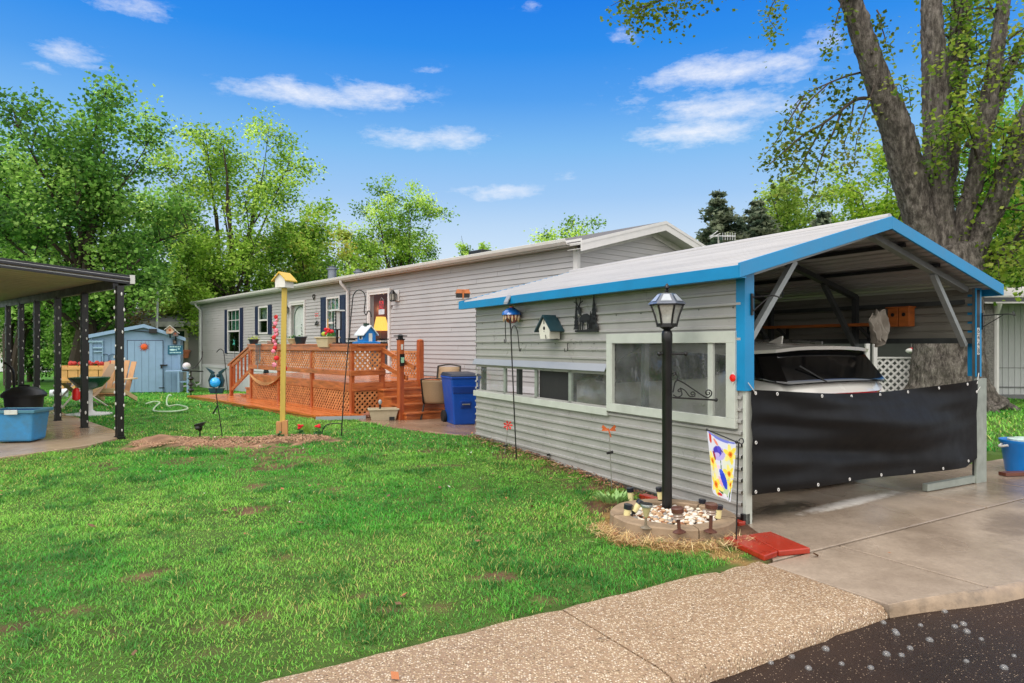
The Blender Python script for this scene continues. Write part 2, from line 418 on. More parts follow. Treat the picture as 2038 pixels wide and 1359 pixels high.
# ------------------------------------------------------------------ road, pavement, drive
def road_mat():
    m, nt, out = newmat('wet_asphalt'); v = coords(nt); p = N(nt, 'ShaderNodeBsdfPrincipled'); L(nt, p.outputs[0], out.inputs[0])
    f = noise(nt, v, 1.1, 6, .65); g = noise(nt, v, 140, 3, .7)
    cc = ramp(nt, f, [(.3, c(30, 20, 15)), (.7, c(56, 40, 31))])
    vo = N(nt, 'ShaderNodeTexVoronoi'); vo.inputs['Scale'].default_value = 70; L(nt, v, vo.inputs['Vector'])
    sp = mr(nt, vo.outputs['Distance'], .05, .26, 1, 0)
    cs = N(nt, 'ShaderNodeSeparateXYZ'); L(nt, vo.outputs['Color'], cs.inputs[0])
    sp2 = N(nt, 'ShaderNodeMath', operation='MULTIPLY'); L(nt, sp, sp2.inputs[0]); L(nt, mr(nt, cs.outputs[0], .58, .66), sp2.inputs[1])
    cc = mixc(nt, sp2.outputs[0], cc, c(190, 165, 140)); L(nt, cc, p.inputs['Base Color'])
    L(nt, mr(nt, f, .35, .65, .3, .65), p.inputs['Roughness']); p.inputs['Specular IOR Level'].default_value = .2
    L(nt, bumpn(nt, g, .5, .01), p.inputs['Normal']); return m
def agg_mat():
    m, nt, out = newmat('exposed_aggregate'); v = coords(nt); p = N(nt, 'ShaderNodeBsdfPrincipled'); L(nt, p.outputs[0], out.inputs[0])
    vo = N(nt, 'ShaderNodeTexVoronoi'); vo.inputs['Scale'].default_value = 84; L(nt, v, vo.inputs['Vector'])
    cs = N(nt, 'ShaderNodeSeparateXYZ'); L(nt, vo.outputs['Color'], cs.inputs[0])
    pc = ramp(nt, cs.outputs[0], [(0, c(96, 80, 62)), (.15, c(160, 138, 108)), (.4, c(192, 168, 136)), (.65, c(218, 198, 168)), (.88, c(236, 224, 204)), (1, c(124, 92, 70))])
    mort = mr(nt, vo.outputs['Distance'], .25, .6)
    cc = mixc(nt, mort, pc, c(150, 124, 98))
    big = noise(nt, v, 1.4, 5, .6); cc = mixc(nt, mr(nt, big, .35, .7, 0, .25), cc, c(150, 120, 95), 'MULTIPLY')
    L(nt, cc, p.inputs['Base Color']); L(nt, mr(nt, cs.outputs[1], 0, 1, .3, .7), p.inputs['Roughness'])
    inv = mr(nt, vo.outputs['Distance'], 0, .6, 1, 0); L(nt, bumpn(nt, inv, .7, .008), p.inputs['Normal']); return m
def conc_mat(name, a, b, stain=None, scale=1.0):
    m, nt, out = newmat(name); v = coords(nt); p = N(nt, 'ShaderNodeBsdfPrincipled'); L(nt, p.outputs[0], out.inputs[0])
    f = noise(nt, v, 1.3 * scale, 7, .68); f2 = noise(nt, v, 45, 4, .7); f3 = noise(nt, v, .55, 3, .5)
    cc = ramp(nt, f, [(.28, a), (.72, b)])
    cc = mixc(nt, mr(nt, f2, .35, .75, 0, .35), cc, tuple(x * .55 for x in a))
    vo = N(nt, 'ShaderNodeTexVoronoi'); vo.inputs['Scale'].default_value = 17; L(nt, v, vo.inputs['Vector'])
    cc = mixc(nt, mr(nt, vo.outputs['Distance'], .0, .06, .75, 0), cc, c(60, 48, 40))
    if stain:
        sx = N(nt, 'ShaderNodeSeparateXYZ'); L(nt, v, sx.inputs[0])
        def mm(op, x, y):
            q = N(nt, 'ShaderNodeMath', operation=op)
            for i, k in enumerate((x, y)):
                if hasattr(k, 'is_output'): L(nt, k, q.inputs[i])
                else: q.inputs[i].default_value = k
            return q.outputs[0]
        for (x0, y0, rx, ry, colr, am, ang) in stain:
            ux = mm('SUBTRACT', sx.outputs[0], x0); uy = mm('SUBTRACT', sx.outputs[1], y0)
            ca, sa = math.cos(ang), math.sin(ang)
            a1 = mm('DIVIDE', mm('ADD', mm('MULTIPLY', ux, ca), mm('MULTIPLY', uy, sa)), rx)
            b1 = mm('DIVIDE', mm('SUBTRACT', mm('MULTIPLY', uy, ca), mm('MULTIPLY', ux, sa)), ry)
            q = mm('ADD', mm('ADD', mm('MULTIPLY', a1, a1), mm('MULTIPLY', b1, b1)), mm('MULTIPLY', mm('SUBTRACT', noise(nt, v, 9, 6, .75), .5), 2.6))
            cc = mixc(nt, mr(nt, q, .1, 1.15, am, 0), cc, colr)
    L(nt, cc, p.inputs['Base Color'])
    L(nt, mr(nt, f3, .38, .62, .10, .42), p.inputs['Roughness'])
    L(nt, bumpn(nt, f2, .35, .006), p.inputs['Normal']); return m
b = B(); b.poly([SW(-60, .8, -.062), SW(-60, 40, -.062), SW(80, 40, -.062), SW(80, .8, -.062)])
kind(b.obj('road', road_mat()), 'structure')
# aggregate pavement: slabs with open joints, a rounded nose towards the gutter
A_MAT = agg_mat(); b = B(); a1 = 0.05
pw = .915
for k, (a0, a9) in enumerate([(-1.62, .02), (-3.3, -1.632), (-5.0, -3.312), (-7, -5.012), (-12, -7.012)]):
    prof = [(0, -.1), (0, .008), (.03, .014), (pw - .1, .008), (pw - .03, -.004), (pw, -.04), (pw + .012, -.12)]
    n = 14; pts = []
    for i in range(n + 1):
        a = a0 + (a9 - a0) * i / n
        for (bb, z) in prof:
            wob = (float(vn(a * 3 + 7, bb, 2.1)) - .5) * .03 if bb > .8 else (float(vn(a * 4, 3, 2)) - .5) * .03 * (bb < .02)
            pts.append(SW(a, bb + wob, z))
    kq = len(prof); fs = [[i * kq + j, i * kq + j + 1, (i + 1) * kq + j + 1, (i + 1) * kq + j] for i in range(n) for j in range(kq - 1)]
    b.add([p - S0 for p in pts], fs); 
    b.poly([p - S0 for p in pts[:kq]]); b.poly([p - S0 for p in pts[-kq:]])
o = b.obj('sidewalk', A_MAT, smooth=True); o.location = S0; kind(o, 'structure')
# driveway panels (own frame: x along the street)
_fs = FS
def dl(px, py, z=0.012):
    r = ray(px, py); t = (H - z) / -r.z; q = r * t; q = Vector((q.x, q.y, z)); return _fs.L(q)
st_c = dl(1700, 998); st_e = dl(1590, 1020); st_f = dl(1815, 968)
sang = math.atan2(st_f.y - st_e.y, st_f.x - st_e.x)
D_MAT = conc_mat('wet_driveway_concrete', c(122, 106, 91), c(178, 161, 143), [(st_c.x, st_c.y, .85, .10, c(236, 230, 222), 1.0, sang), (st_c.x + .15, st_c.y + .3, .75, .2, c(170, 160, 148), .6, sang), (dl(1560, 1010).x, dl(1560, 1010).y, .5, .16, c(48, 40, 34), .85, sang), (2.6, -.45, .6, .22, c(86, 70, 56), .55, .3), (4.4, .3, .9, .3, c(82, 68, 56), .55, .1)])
b = B()
J1 = dl(1618, 1097); yj = J1.y                          # long joint roughly parallel with the street
def slab(pts, z=.012, th=.14):
    pts = [Vector((p[0], p[1], z)) for p in pts]
    b.prism([p - Vector((0, 0, th)) for p in pts], (0, 0, th))
g = .013
q1 = dl(1731, 1084); q2 = dl(1963, 1167); ax = q1.x; bx = q2.x
ednear = lambda x: -(0.915) + .05 + .0 * x
def edge(x):        # wavy edge along the gutter
    return -.905 - .235 * sm((x + .2) / 1.5) - .03 * max(0., x - 1.2)
def apron(x0, x1, ytop0, ytop1):
    n = 10; pts = []
    for i in range(n + 1):
        x = x0 + (x1 - x0) * i / n; pts.append((x, float(edge(x)) ))
    pts += [(x1, ytop1), (x0, ytop0)]; return pts
slab(apron(.035, bx - g, 0.5 * 0 + yj - g, yj - g), .012)
slab(apron(bx + g, 5.2, yj - g, yj - g), .011); slab(apron(5.2 + g, 14, yj - g, yj - g), .012)
i0 = dl(1836, 983); i1 = dl(1997, 1015); ix = i1.x
# under the carport
slab([(.13, yj + g), (.74, .72), (.83, 3.2), (ix - g - .02, 3.2), (ix - g, yj + g)][::-1], .012)
slab([(ix + g, yj + g), (ix + g, 3.2), (4.5, 3.2), (4.42, 1.17), (4.42, yj + g)][::-1], .010)
slab([(4.42 + g, yj + g), (4.42 + g, 1.17), (7.5, 1.12), (7.5, yj + g)][::-1], .011)
slab([(7.5 + g, yj + g), (7.5 + g, 1.12), (14, 1.1), (14, yj + g)][::-1], .012)
slab([(.84, 3.2 + g), (.95, 6.4), (4.65, 6.4), (4.5, 3.2 + g)][::-1], .011)
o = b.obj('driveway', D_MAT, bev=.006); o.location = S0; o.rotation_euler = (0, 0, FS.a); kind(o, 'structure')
b = B(); b.poly([(.1, -.7, -.05), (13.9, -.7, -.05), (13.9, 1, -.05), (4.6, 1.1, -.05), (4.6, 6.3, -.05), (1, 6.3, -.05), (.8, .8, -.05), (.15, yj, -.05)])
o = b.obj('driveway_bed', M('joint_dirt', c(44, 36, 30), .9)); o.location = S0; o.rotation_euler = (0, 0, FS.a); kind(o, 'structure')
# worn rounded nose where the drive meets the gutter
b = B(); pts = []; pr = [(.006, .0122), (-.012, .010), (-.03, -.006), (-.042, -.03), (-.055, -.066)]
for i in range(49):
    x = .025 + i * .14
    for (dy, z) in pr: pts.append((x, float(edge(x)) + dy + (float(vn(x * 4, 8, 2)) - .5) * .012 * (dy < -.02) - (dy - .006) * (1 - float(sm((x - .02) / .7))) * .75, z))
kq = len(pr); b.add(pts, [[i * kq + j, i * kq + j + 1, (i + 1) * kq + j + 1, (i + 1) * kq + j] for i in range(48) for j in range(kq - 1)])
o = b.obj('gutter_kerb', M('worn_kerb', c(150, 130, 108), .4, .3, 9, .6, 40, dirt=.8), smooth=True); o.location = S0; o.rotation_euler = (0, 0, FS.a); kind(o, 'structure')
# patio slab at the neighbour's, path by the bins
def sheet(name, pts, mat, lift, th=.12, stepx=.25):
    b = B(); P = [Vector((p.x, p.y, gzf(p.x, p.y) + lift)) for p in pts]
    b.prism([p - Vector((0, 0, th)) for p in P], (0, 0, th)); return kind(b.obj(name, mat, bev=.008), 'structure')
sheet('patio', PATIO, conc_mat('patio_concrete', c(140, 118, 96), c(186, 164, 138)), .03)
sheet('path', PATH, conc_mat('path_concrete', c(118, 92, 72), c(168, 140, 116)), .015)
# ------------------------------------------------------------------ grass
RINGC = Vector((1.33, 5.55, 0))
NOG = [[rel(p) for p in PATIO], [rel(p) for p in PATH], [rel(FC.W(-.4, .05)), rel(FC.W(CL_ + .1, .05)), rel(FC.W(CL_ + .5, -6)), rel(FC.W(-.4, -6))],
       [rel(FD.W(-.4, .3)), rel(FD.W(2, .75)), rel(FD.W(7.2, 1.0)), rel(FD.W(7.2, -.5)), rel(FD.W(6.8, -3)), rel(FD.W(-1.3, -3))],
       [rel(FH.W(0, -.02)), rel(FH.W(22.5, -.02)), rel(FH.W(22.5, -4.3)), rel(FH.W(0, -4.3))],
       [rel(FS.W(.02, -.02)), rel(FS.W(.72, .75)), rel(FS.W(4.3, 1.15)), rel(FS.W(14, 1.1)), rel(FS.W(14, -9)), rel(FS.W(-.03, -9))]]
rng = np.random.default_rng(5)
def blades(n, x0, x1, y0, y1, hgt, wid, keep_fn=None, seed=0):
    r = np.random.default_rng(seed); x = r.uniform(x0, x1, n); y = r.uniform(y0, y1, n)
    ok = np.abs(x + .3) < .88 * y + 1.4
    s = (x - S0.x) * sn.x + (y - S0.y) * sn.y; ok &= s < -.015 + .05 * (vn(x, y, 14) - .5)
    for P in NOG: ok &= ~inpoly(x, y, P)
    ok &= ((x - RINGC.x) ** 2 + (y - RINGC.y) ** 2) > .53 ** 2
    # fewer blades over bare soil and between clumps
    b_ = np.maximum(blobs(x, y, soil), 0); keep = r.random(n) > b_ * .93
    clump = vn(x, y, 4.2) * .6 + vn(x + 31, y + 7, 11) * .4
    keep &= r.random(n) < .16 + 1.5 * clump
    ok &= keep; x = x[ok]; y = y[ok]; clump = clump[ok]; n = len(x)
    stw = blobs(x, y, straw)
    big = vn(x + 3, y + 3, .55) * .6 + vn(x + 13, y, 1.7) * .4
    tuft = np.clip((vn(x + 8, y + 60, 2.9) * .65 + vn(x + 5, y, 7) * .35 - .58) * 6, 0, 1)
    h = hgt * (.4 + .55 * r.random(n)) * (.5 + .8 * vn(x + 50, y + 2, 2.6) + .55 * tuft) * (1 - .35 * stw)
    wd = wid * (.6 + .8 * r.random(n))
    th = r.uniform(0, 2 * np.pi, n); ln = h * (.4 + 1.5 * r.random(n)); 
    th2 = th * .9 + .1 * (vn(x, y, 1.2) * 12); dx = np.cos(th2); dy = np.sin(th2); sx = -dy * wd; sy = dx * wd
    z = gz(x, y) + (vn(x, y, 1.3) - .5) * .035 + (vn(x + 9, y, 5) - .5) * .012 - .004
    V = np.empty((n, 5, 3), np.float32)
    V[:, 0] = np.stack([x - sx, y - sy, z], 1); V[:, 1] = np.stack([x + sx, y + sy, z], 1)
    mx = x + dx * ln * .35; my = y + dy * ln * .35; mz = z + h * .62
    V[:, 2] = np.stack([mx + sx * .8, my + sy * .8, mz], 1); V[:, 3] = np.stack([mx - sx * .8, my - sy * .8, mz], 1)
    V[:, 4] = np.stack([x + dx * ln, y + dy * ln, z + h], 1)
    A = np.array(c(76, 164, 48)); Bc = np.array(c(136, 194, 74)); D = np.array(c(42, 116, 38)); Y = np.array(c(186, 184, 104)); S = np.array(c(206, 176, 112))
    t = np.clip(big * 2.4 - .72 + r.normal(0, .2, n), 0, 1)[:, None]; col = A * (1 - t) + Bc * t
    dk = np.clip((clump - .5) * 2.2 + tuft * .7 + r.normal(0, .15, n), 0, .9)[:, None]; col = col * (1 - dk) + D * dk
    dry = (r.random(n) < .045 + .3 * np.clip(vn(x + 70, y + 3, .9) - .5, 0, 1))[:, None]; col = np.where(dry, Y, col)
    col = np.where((r.random(n) < stw * 1.3)[:, None], S * (.7 + .4 * r.random(n)[:, None]), col)
    col = col * (.75 + .5 * r.random(n)[:, None])
    return V, np.repeat(col, 5, 0)
parts = [blades(215000, -6.5, 4.2, 2.4, 5.5, .031, .0022, seed=1), blades(195000, -9, 3, 5.4, 8.6, .034, .0030, seed=2), blades(120000, -13, 1, 8.5, 14, .042, .005, seed=3),
         blades(70000, -19, -2, 13.5, 26, .055, .011, seed=4), blades(26000, 5.0, 14, 8.5, 19, .08, .010, seed=6)]
V = np.concatenate([p[0].reshape(-1, 3) for p in parts]); Cc = np.concatenate([p[1] for p in parts]); k = len(V) // 5
bi = np.arange(k) * 5
go = npmesh('grass', V, [np.stack([bi, bi + 1, bi + 2, bi + 3], 1), np.stack([bi + 3, bi + 2, bi + 4], 1)], [attrmat('grass_blade', .3, .45, spec=.35)], Cc)
kind(go, 'stuff', 'mown spring lawn with clumps and thin patches', 'grass')
# straw, fallen leaves, clover
def litter(name, n, region, size, cols, label, cat, seed, lift=.02, up=.25):
    r = np.random.default_rng(seed); pts = []
    x0, x1, y0, y1 = region; x = r.uniform(x0, x1, n); y = r.uniform(y0, y1, n); ok = np.abs(x) < .8 * y
    s = (x - S0.x) * sn.x + (y - S0.y) * sn.y; ok &= s < .5
    for P in NOG[:1] + NOG[2:5]: ok &= ~inpoly(x, y, P)
    x = x[ok]; y = y[ok]; n = len(x); th = r.uniform(0, 6.28, n); s_ = size * (.5 + r.random(n)); V = np.empty((n, 4, 3))
    z = gz(x, y) + lift
    a = np.stack([np.cos(th), np.sin(th), r.normal(0, up, n)], 1) * s_[:, None]; b_ = np.stack([-np.sin(th), np.cos(th), r.normal(0, up, n)], 1) * s_[:, None] * .6
    p = np.stack([x, y, z + .01], 1); V[:, 0] = p - a; V[:, 1] = p + b_; V[:, 2] = p + a; V[:, 3] = p - b_
    col = np.array(cols)[r.integers(0, len(cols), n)] * (.7 + .6 * r.random(n)[:, None])
    o = npmesh(name, V.reshape(-1, 3), [np.arange(n * 4).reshape(n, 4)], [attrmat('leaf_litter', .1, .6)], np.repeat(col, 4, 0))
    return kind(o, 'stuff', label, cat)
litter('fallen_leaves', 190, (-8, 3, 2.8, 11), .024, [c(176, 110, 70), c(120, 84, 56), c(140, 110, 70), c(104, 76, 52)], 'scattered brown fallen leaves lying on the lawn', 'leaves', 3)
litter('clover_flowers', 240, (-9, 0, 6, 16), .011, [c(225, 225, 215), c(210, 214, 200)], 'tiny white clover flowers dotted across the lawn', 'clover', 4, .05)
# wood chips along the foot of the carport wall
r = np.random.default_rng(8); n = 1500; s_ = r.uniform(-.05, CL_, n); q_ = np.abs(r.normal(.1, .09, n)); V = np.empty((n, 4, 3)); 
P3 = np.array([tuple(FC.W(a, e)) for a, e in zip(s_, q_)]); P3[:, 2] = gz(P3[:, 0], P3[:, 1]) + .018 + r.random(n) * .015
th = r.uniform(0, 6.28, n); L_ = r.uniform(.01, .04, n); a = np.stack([np.cos(th), np.sin(th), r.normal(0, .2, n)], 1) * L_[:, None]; b_ = np.stack([-np.sin(th), np.cos(th), r.normal(0, .3, n)], 1) * .008
V[:, 0] = P3 - a; V[:, 1] = P3 + b_; V[:, 2] = P3 + a; V[:, 3] = P3 - b_
col = np.array([c(120, 74, 52), c(150, 104, 78), c(84, 60, 48), c(176, 140, 110)])[r.integers(0, 4, n)]
kind(npmesh('mulch', V.reshape(-1, 3), [np.arange(n * 4).reshape(n, 4)], [MATS['leaf_litter']], np.repeat(col, 4, 0)), 'stuff', 'reddish wood chips along the foot of the grey carport wall', 'mulch')
# loose dry straw heaps in front of the lamp bed
n = 1100; t_ = r.uniform(-2.95, -.85, n); rr = r.normal(.66, .07, n); P3 = np.stack([RINGC.x + rr * np.cos(t_) , RINGC.y + rr * np.sin(t_), np.full(n, .03)], 1)
th = r.uniform(0, 6.28, n); L_ = r.uniform(.02, .075, n); a = np.stack([np.cos(th), np.sin(th), r.normal(0, .3, n)], 1) * L_[:, None]; b_ = np.stack([-np.sin(th), np.cos(th), 0 * th], 1) * .0022
P3[:, 2] += r.random(n) * .035; V = np.empty((n, 4, 3)); V[:, 0] = P3 - a; V[:, 1] = P3 + b_; V[:, 2] = P3 + a; V[:, 3] = P3 - b_
col = np.array([c(214, 184, 124), c(190, 150, 104), c(160, 112, 84), c(226, 206, 156)])[r.integers(0, 4, n)]
kind(npmesh('dry_straw', V.reshape(-1, 3), [np.arange(n * 4).reshape(n, 4)], [MATS['leaf_litter']], np.repeat(col, 4, 0)), 'stuff', 'pale dead grass clippings round the front of the lamp bed', 'straw')
# crumbs of soil in the planting bed
n = 2600; i_ = r.integers(0, 3, n); e_ = np.array([s[:4] for s in soil[:3]])[i_]; ph = r.uniform(0, 6.28, n); q = np.sqrt(r.random(n))
X = e_[:, 0] + e_[:, 2] * q * np.cos(ph); Yv = e_[:, 1] + e_[:, 3] * q * np.sin(ph); b = B()
for x, y in zip(X, Yv):
    s = random.uniform(.004, .015); b.mat(random.randrange(3)).ell((x, y, gzf(x, y) + .035 + .07 * math.exp(-(((x - mound.x) / .28) ** 2 + ((y - mound.y) / .3) ** 2))), (s, s * .9, s * .7), 5, 3)
kind(b.obj('soil_crumbs', [M('clod', c(168, 132, 104), .9, .3, 20), M('clod_dark', c(120, 90, 70), .9, .3, 20), M('clod_pale', c(176, 144, 116), .9, .3, 20)]), 'stuff', 'dry brown clods of soil in the planting bed', 'soil')
# ================================================================== carport
GREY = M('carport_steel', c(156, 155, 152), .34, .08, 3, dirt=.10, metal=.0, coat=.3)
BLUE = M('blue_trim_paint', c(0, 128, 182), .42, .12, 2.2, coat=.05, dirt=.1)
SAGE = M('sage_frame_paint', c(184, 189, 180), .5, .08, 5, dirt=.15)
STEEL = M('galvanised_steel', c(96, 100, 98), .45, .2, 14, metal=.5)
ROOFM = M('carport_roof_sheet', c(176, 174, 174), .42, .13, 2.6, dirt=.25, stretch=(.25, 7, 1))  # streaks along the ribs paint in shading that the even light lacks
DARKS = M('dark_steel', c(44, 46, 48), .5, .2, 9, metal=.3)
BLACKP = M('black_painted_metal', c(11, 11, 13), .42, .3, 12, coat=.08)
EAVE = 2.12
cp = T('carport', 'grey corrugated carport with bright blue trim and blue-edged gable front', 'carport', FL, WANG)
# --- windows, from the photograph
bx1, _ = FC.hit(1213, 740); bx0, _ = FC.hit(1470, 740); BZ0, BZ1 = .80, 1.62
wx0, wx1 = bx1 + .02, CL_ - .06; WZ0, WZ1 = .82, 1.20
holes = [(bx0 + .09, bx1 - .1, BZ0 + .06, BZ1 - .09), (wx0, wx1, WZ0, WZ1)]
def corr(bld, x0, x1, z0, z1, y=0.0, ph=.0985, d=.017, out=1, big=3):
    """corrugated sheet, ribs run along x"""
    zs = [z0]; k = math.floor(z0 / ph)
    rows = []
    while k * ph < z1:
        zb = k * ph; dd = d * (1.45 if (k % big == 0 and zb > 1.2) else .9 if zb > 1.2 else 1.1)
        rows += [(zb + .0, 0), (zb + ph * .58, 0), (zb + ph * .66, dd), (zb + ph * .87, dd), (zb + ph * .93, 0)]
        k += 1
    rows = [(z, e) for z, e in rows if z0 - 1e-6 < z < z1 + 1e-6]
    rows = [(z0, 0)] + rows + [(z1, 0)]
    cuts = sorted({x0, x1, *[min(max(h[0], x0), x1) for h in holes], *[min(max(h[1], x0), x1) for h in holes]}) if bld is not None else []
    for (za, ea), (zb, eb) in zip(rows, rows[1:]):
        if zb - za < 1e-5: continue
        zm = (za + zb) / 2
        for xa, xb in zip(cuts, cuts[1:]):
            if xb - xa < 1e-4: continue
            xm = (xa + xb) / 2
            if any(h[0] < xm < h[1] and h[2] < zm < h[3] for h in holes_use): continue
            n = max(1, int((xb - xa) / .5))
            for i in range(n):
                p, q = xa + (xb - xa) * i / n, xa + (xb - xa) * (i + 1) / n
                v = [(p, y + out * ea, za), (q, y + out * ea, za), (q, y + out * eb, zb), (p, y + out * eb, zb)]
                bld.add(v, [[3, 2, 1, 0] if out > 0 else [0, 1, 2, 3]])
holes_use = holes
b = B(); corr(b, 0.0, CL_, .02, EAVE, 0.0); b.obj('side_wall', GREY, cp)
b = B(); b.box(-.02, -.012, -.02, CL_, .012, .05); b.obj('sill_plate', STEEL, cp)
b = B(); b.box(-.035, -.05, -.02, .0, .028, .1); b.obj('corner_block', BLACKP, cp, bev=.003)
# right wall: sheet above, open bay with posts below
holes_use = [(0, 2.6, .0, 1.56)]; _h = holes; holes = holes_use
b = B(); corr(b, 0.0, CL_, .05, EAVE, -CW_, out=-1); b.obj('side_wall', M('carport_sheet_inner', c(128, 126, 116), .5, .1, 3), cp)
holes = _h; holes_use = []
# back wall
b = B(); b.box(CL_ - .02, -CW_, 0, CL_, -1.3, EAVE); b.box(CL_ - .02, -1.3, 1.3, CL_, 0, EAVE)
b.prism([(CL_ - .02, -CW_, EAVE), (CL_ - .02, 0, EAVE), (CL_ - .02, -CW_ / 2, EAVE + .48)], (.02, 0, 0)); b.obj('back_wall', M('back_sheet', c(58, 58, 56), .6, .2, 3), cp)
# roof
RO = .20; FO = .15; RISE = .50; half = CW_ / 2; yl, yr = RO, -CW_ - RO
slope = RISE / half
def roof_z(y): return EAVE + .06 + RISE - abs(y + half) * slope
for side in (0, 1):
    b = B(); rows = []; ph = .1
    ya, yb = (yl, -half) if side == 0 else (-half, yr)
    n = int(abs(yb - ya) / ph); prof = []
    for k in range(n):
        y0 = ya + (yb - ya) * k / n; y1 = ya + (yb - ya) * (k + 1) / n
        for t, h in ((0, 0), (.55, 0), (.66, .03), (.86, .03), (.97, 0)): prof.append((y0 + (y1 - y0) * t, h))
    prof.append((yb, 0))
    m = 10; x0, x1 = -FO + .005, CL_ + .13
    vs = []
    for i in range(m + 1):
        x = x0 + (x1 - x0) * i / m
        for (y, h) in prof: vs.append((x, y, roof_z(y) + h + .006))
    kq = len(prof)
    b.add(vs, [[i * kq + j, i * kq + j + 1, (i + 1) * kq + j + 1, (i + 1) * kq + j] for i in range(m) for j in range(kq - 1)])
    vs2 = [(x, y, z - (.014)) for (x, y, z) in vs]
    b.add(vs2, [[(i + 1) * kq + j, (i + 1) * kq + j + 1, i * kq + j + 1, i * kq + j] for i in range(m) for j in range(kq - 1)])
    b.obj('roof_panel', ROOFM, cp)
b = B(); b.tube([(-FO, -half, roof_z(-half) + .03), (CL_ + .13, -half, roof_z(-half) + .03)], .035, 8); b.obj('ridge_cap', ROOFM, cp, smooth=True)
# blue edges: eaves and both rakes, posts
b = B()
b.box(-FO - .02, yl, roof_z(yl) - .085, CL_ + .15, yl + .018, roof_z(yl) + .018); b.box(-FO - .02, yl - .06, roof_z(yl) - .085, CL_ + .15, yl, roof_z(yl) - .075)
b.obj('eave_trim', BLUE, cp, bev=.003)
b = B(); b.box(-FO, yr, roof_z(yr) - .085, CL_ + .15, yr - .018, roof_z(yr) + .018); b.obj('eave_trim', BLUE, cp, bev=.003)
for xr in (-FO, CL_ + .14):
    b = B()
    for ya in (yl + .018, yr - .018):
        h = .115; za = roof_z(yl) ; zc = roof_z(-half)
        b.prism([(xr, ya, za - h + .03), (xr, -half, zc - h + .03), (xr, -half, zc + .035), (xr, ya, za + .035)], (-.022 if xr < 0 else .022, 0, 0))
    b.obj('rake_trim', BLUE, cp, bev=.003)
for y, nm in ((0.0, 0), (-CW_, 1)):
    s = 1 if y == 0 else -1
    b = B(); b.mat(0).box(-.035, y - s * .075, .0, -.001, y - s * .0, EAVE - .0); 
    b.mat(1); zlo = 1.12 if nm == 0 else 1.16
    b.box(-.047, y - s * .085, zlo, -.035, y + s * .012, EAVE + .0)
    b.box(-.047, y + s * .012, zlo, .05 if nm == 0 else .09, y + s * .024, EAVE)
    b.obj('front_post', [SAGE if nm == 0 else STEEL, BLUE], cp, bev=.002)
b = B(); b.box(-.06, -CW_ - .03, .01, -.035, -CW_ + .10, 1.14); b.box(-.06, -CW_ - .10, .01, -.03, -CW_ - .03, 1.14); b.obj('post_channel', M('pale_channel', c(150, 158, 150), .4, .15, 12, metal=.3), cp, bev=.002)
b = B(); b.prism([(-.05, -CW_ + .06, .02), (-.05, -CW_ + 1.0, .02), (.0, -CW_ + 1.0, .02), (.0, -CW_ + .06, .02)], (0, 0, .07)); b.obj('foot_rail', M('pale_channel', c(150, 158, 150)), cp)
# frames inside
for i, x in enumerate((.06, 1.35, 2.65, 3.95, CL_ - .08)):
    b = B()
    for s, y in ((1, -.09), (-1, -CW_ + .09)):
        if not (i == 0): b.box(x - .03, y - .03, 0, x + .03, y + .03, EAVE)
        zc = roof_z(-half) - .10
        b.bar((x, y, roof_z(y) - .10), (x, -half, zc), .06, .07, (1, 0, 0))
        yb = y - s * .62
        b.bar((x, y - s * .02, EAVE - .62), (x, yb, roof_z(yb) - .13), .05, .055, (1, 0, 0))
    b.obj('truss_frame', M('frame_steel', c(70, 74, 74), .45, .25, 8, metal=.35) if i else M('front_frame_steel', c(136, 142, 142), .42, .15, 9, metal=.2), cp)
b = B()
for y in (-.7, -1.3, -CW_ + 1.3, -CW_ + .7): b.box(0, y - .02, roof_z(y) - .06, CL_, y + .02, roof_z(y) - .02)
b.obj('purlin', DARKS, cp)
b = B(); b.box(.0, -CW_ + .02, 1.52, CL_, -CW_ + .05, 1.58); b.box(.1, -CW_ + .02, 1.95, CL_, -CW_ + .06, 2.0); b.obj('wall_girt', M('frame_steel', c(70, 74, 74)), cp)
# big plastic-covered window
def frame_rect(b, x0, x1, z0, z1, wl, wr_, wb, wt, y0, y1):
    b.box(x0, y0, z0, x1, y1, z0 + wb); b.box(x0, y0, z1 - wt, x1, y1, z1); b.box(x0, y0, z0 + wb, x0 + wl, y1, z1 - wt); b.box(x1 - wr_, y0, z0 + wb, x1, y1, z1 - wt)
PLAST = glassmat('clear_plastic_film', (.80, .83, .82), .82, .10, (.46, .49, .49), .13, .7, 4.5)
b = B(); frame_rect(b, bx0, bx1, BZ0, BZ1, .1, .1, .085, .10, .004, .045)
xm, _ = FC.hit(1418, 760); b.box(xm - .03, .0, BZ0 + .085, xm + .03, .03, BZ1 - .1); big = b.obj('window_frame', SAGE, cp, bev=.003)
def film(name, x0, x1, z0, z1, y, par, seed, mat):
    n, m = 22, 22; vs = []; r = random.Random(seed)
    for j in range(m + 1):
        for i in range(n + 1):
            u, v = i / n, j / m; x = x0 + (x1 - x0) * u; z = z0 + (z1 - z0) * v
            e = math.sin(math.pi * u) * math.sin(math.pi * v)
            vs.append((x, y + e * .02 * (float(vn(x * 3 + z * 4 + seed, z * 5 - x * 3, 1.3)) - .5) * 2, z))
    b = B(); b.add(vs, [[j * (n + 1) + i, j * (n + 1) + i + 1, (j + 1) * (n + 1) + i + 1, (j + 1) * (n + 1) + i] for j in range(m) for i in range(n)])
    return b.obj(name, mat, par, smooth=True)
film('plastic_pane', bx0 + .1, xm - .03, BZ0 + .08, BZ1 - .1, .0, big, 1, PLAST); film('plastic_pane', xm + .03, bx1 - .1, BZ0 + .08, BZ1 - .1, .0, big, 2, PLAST)
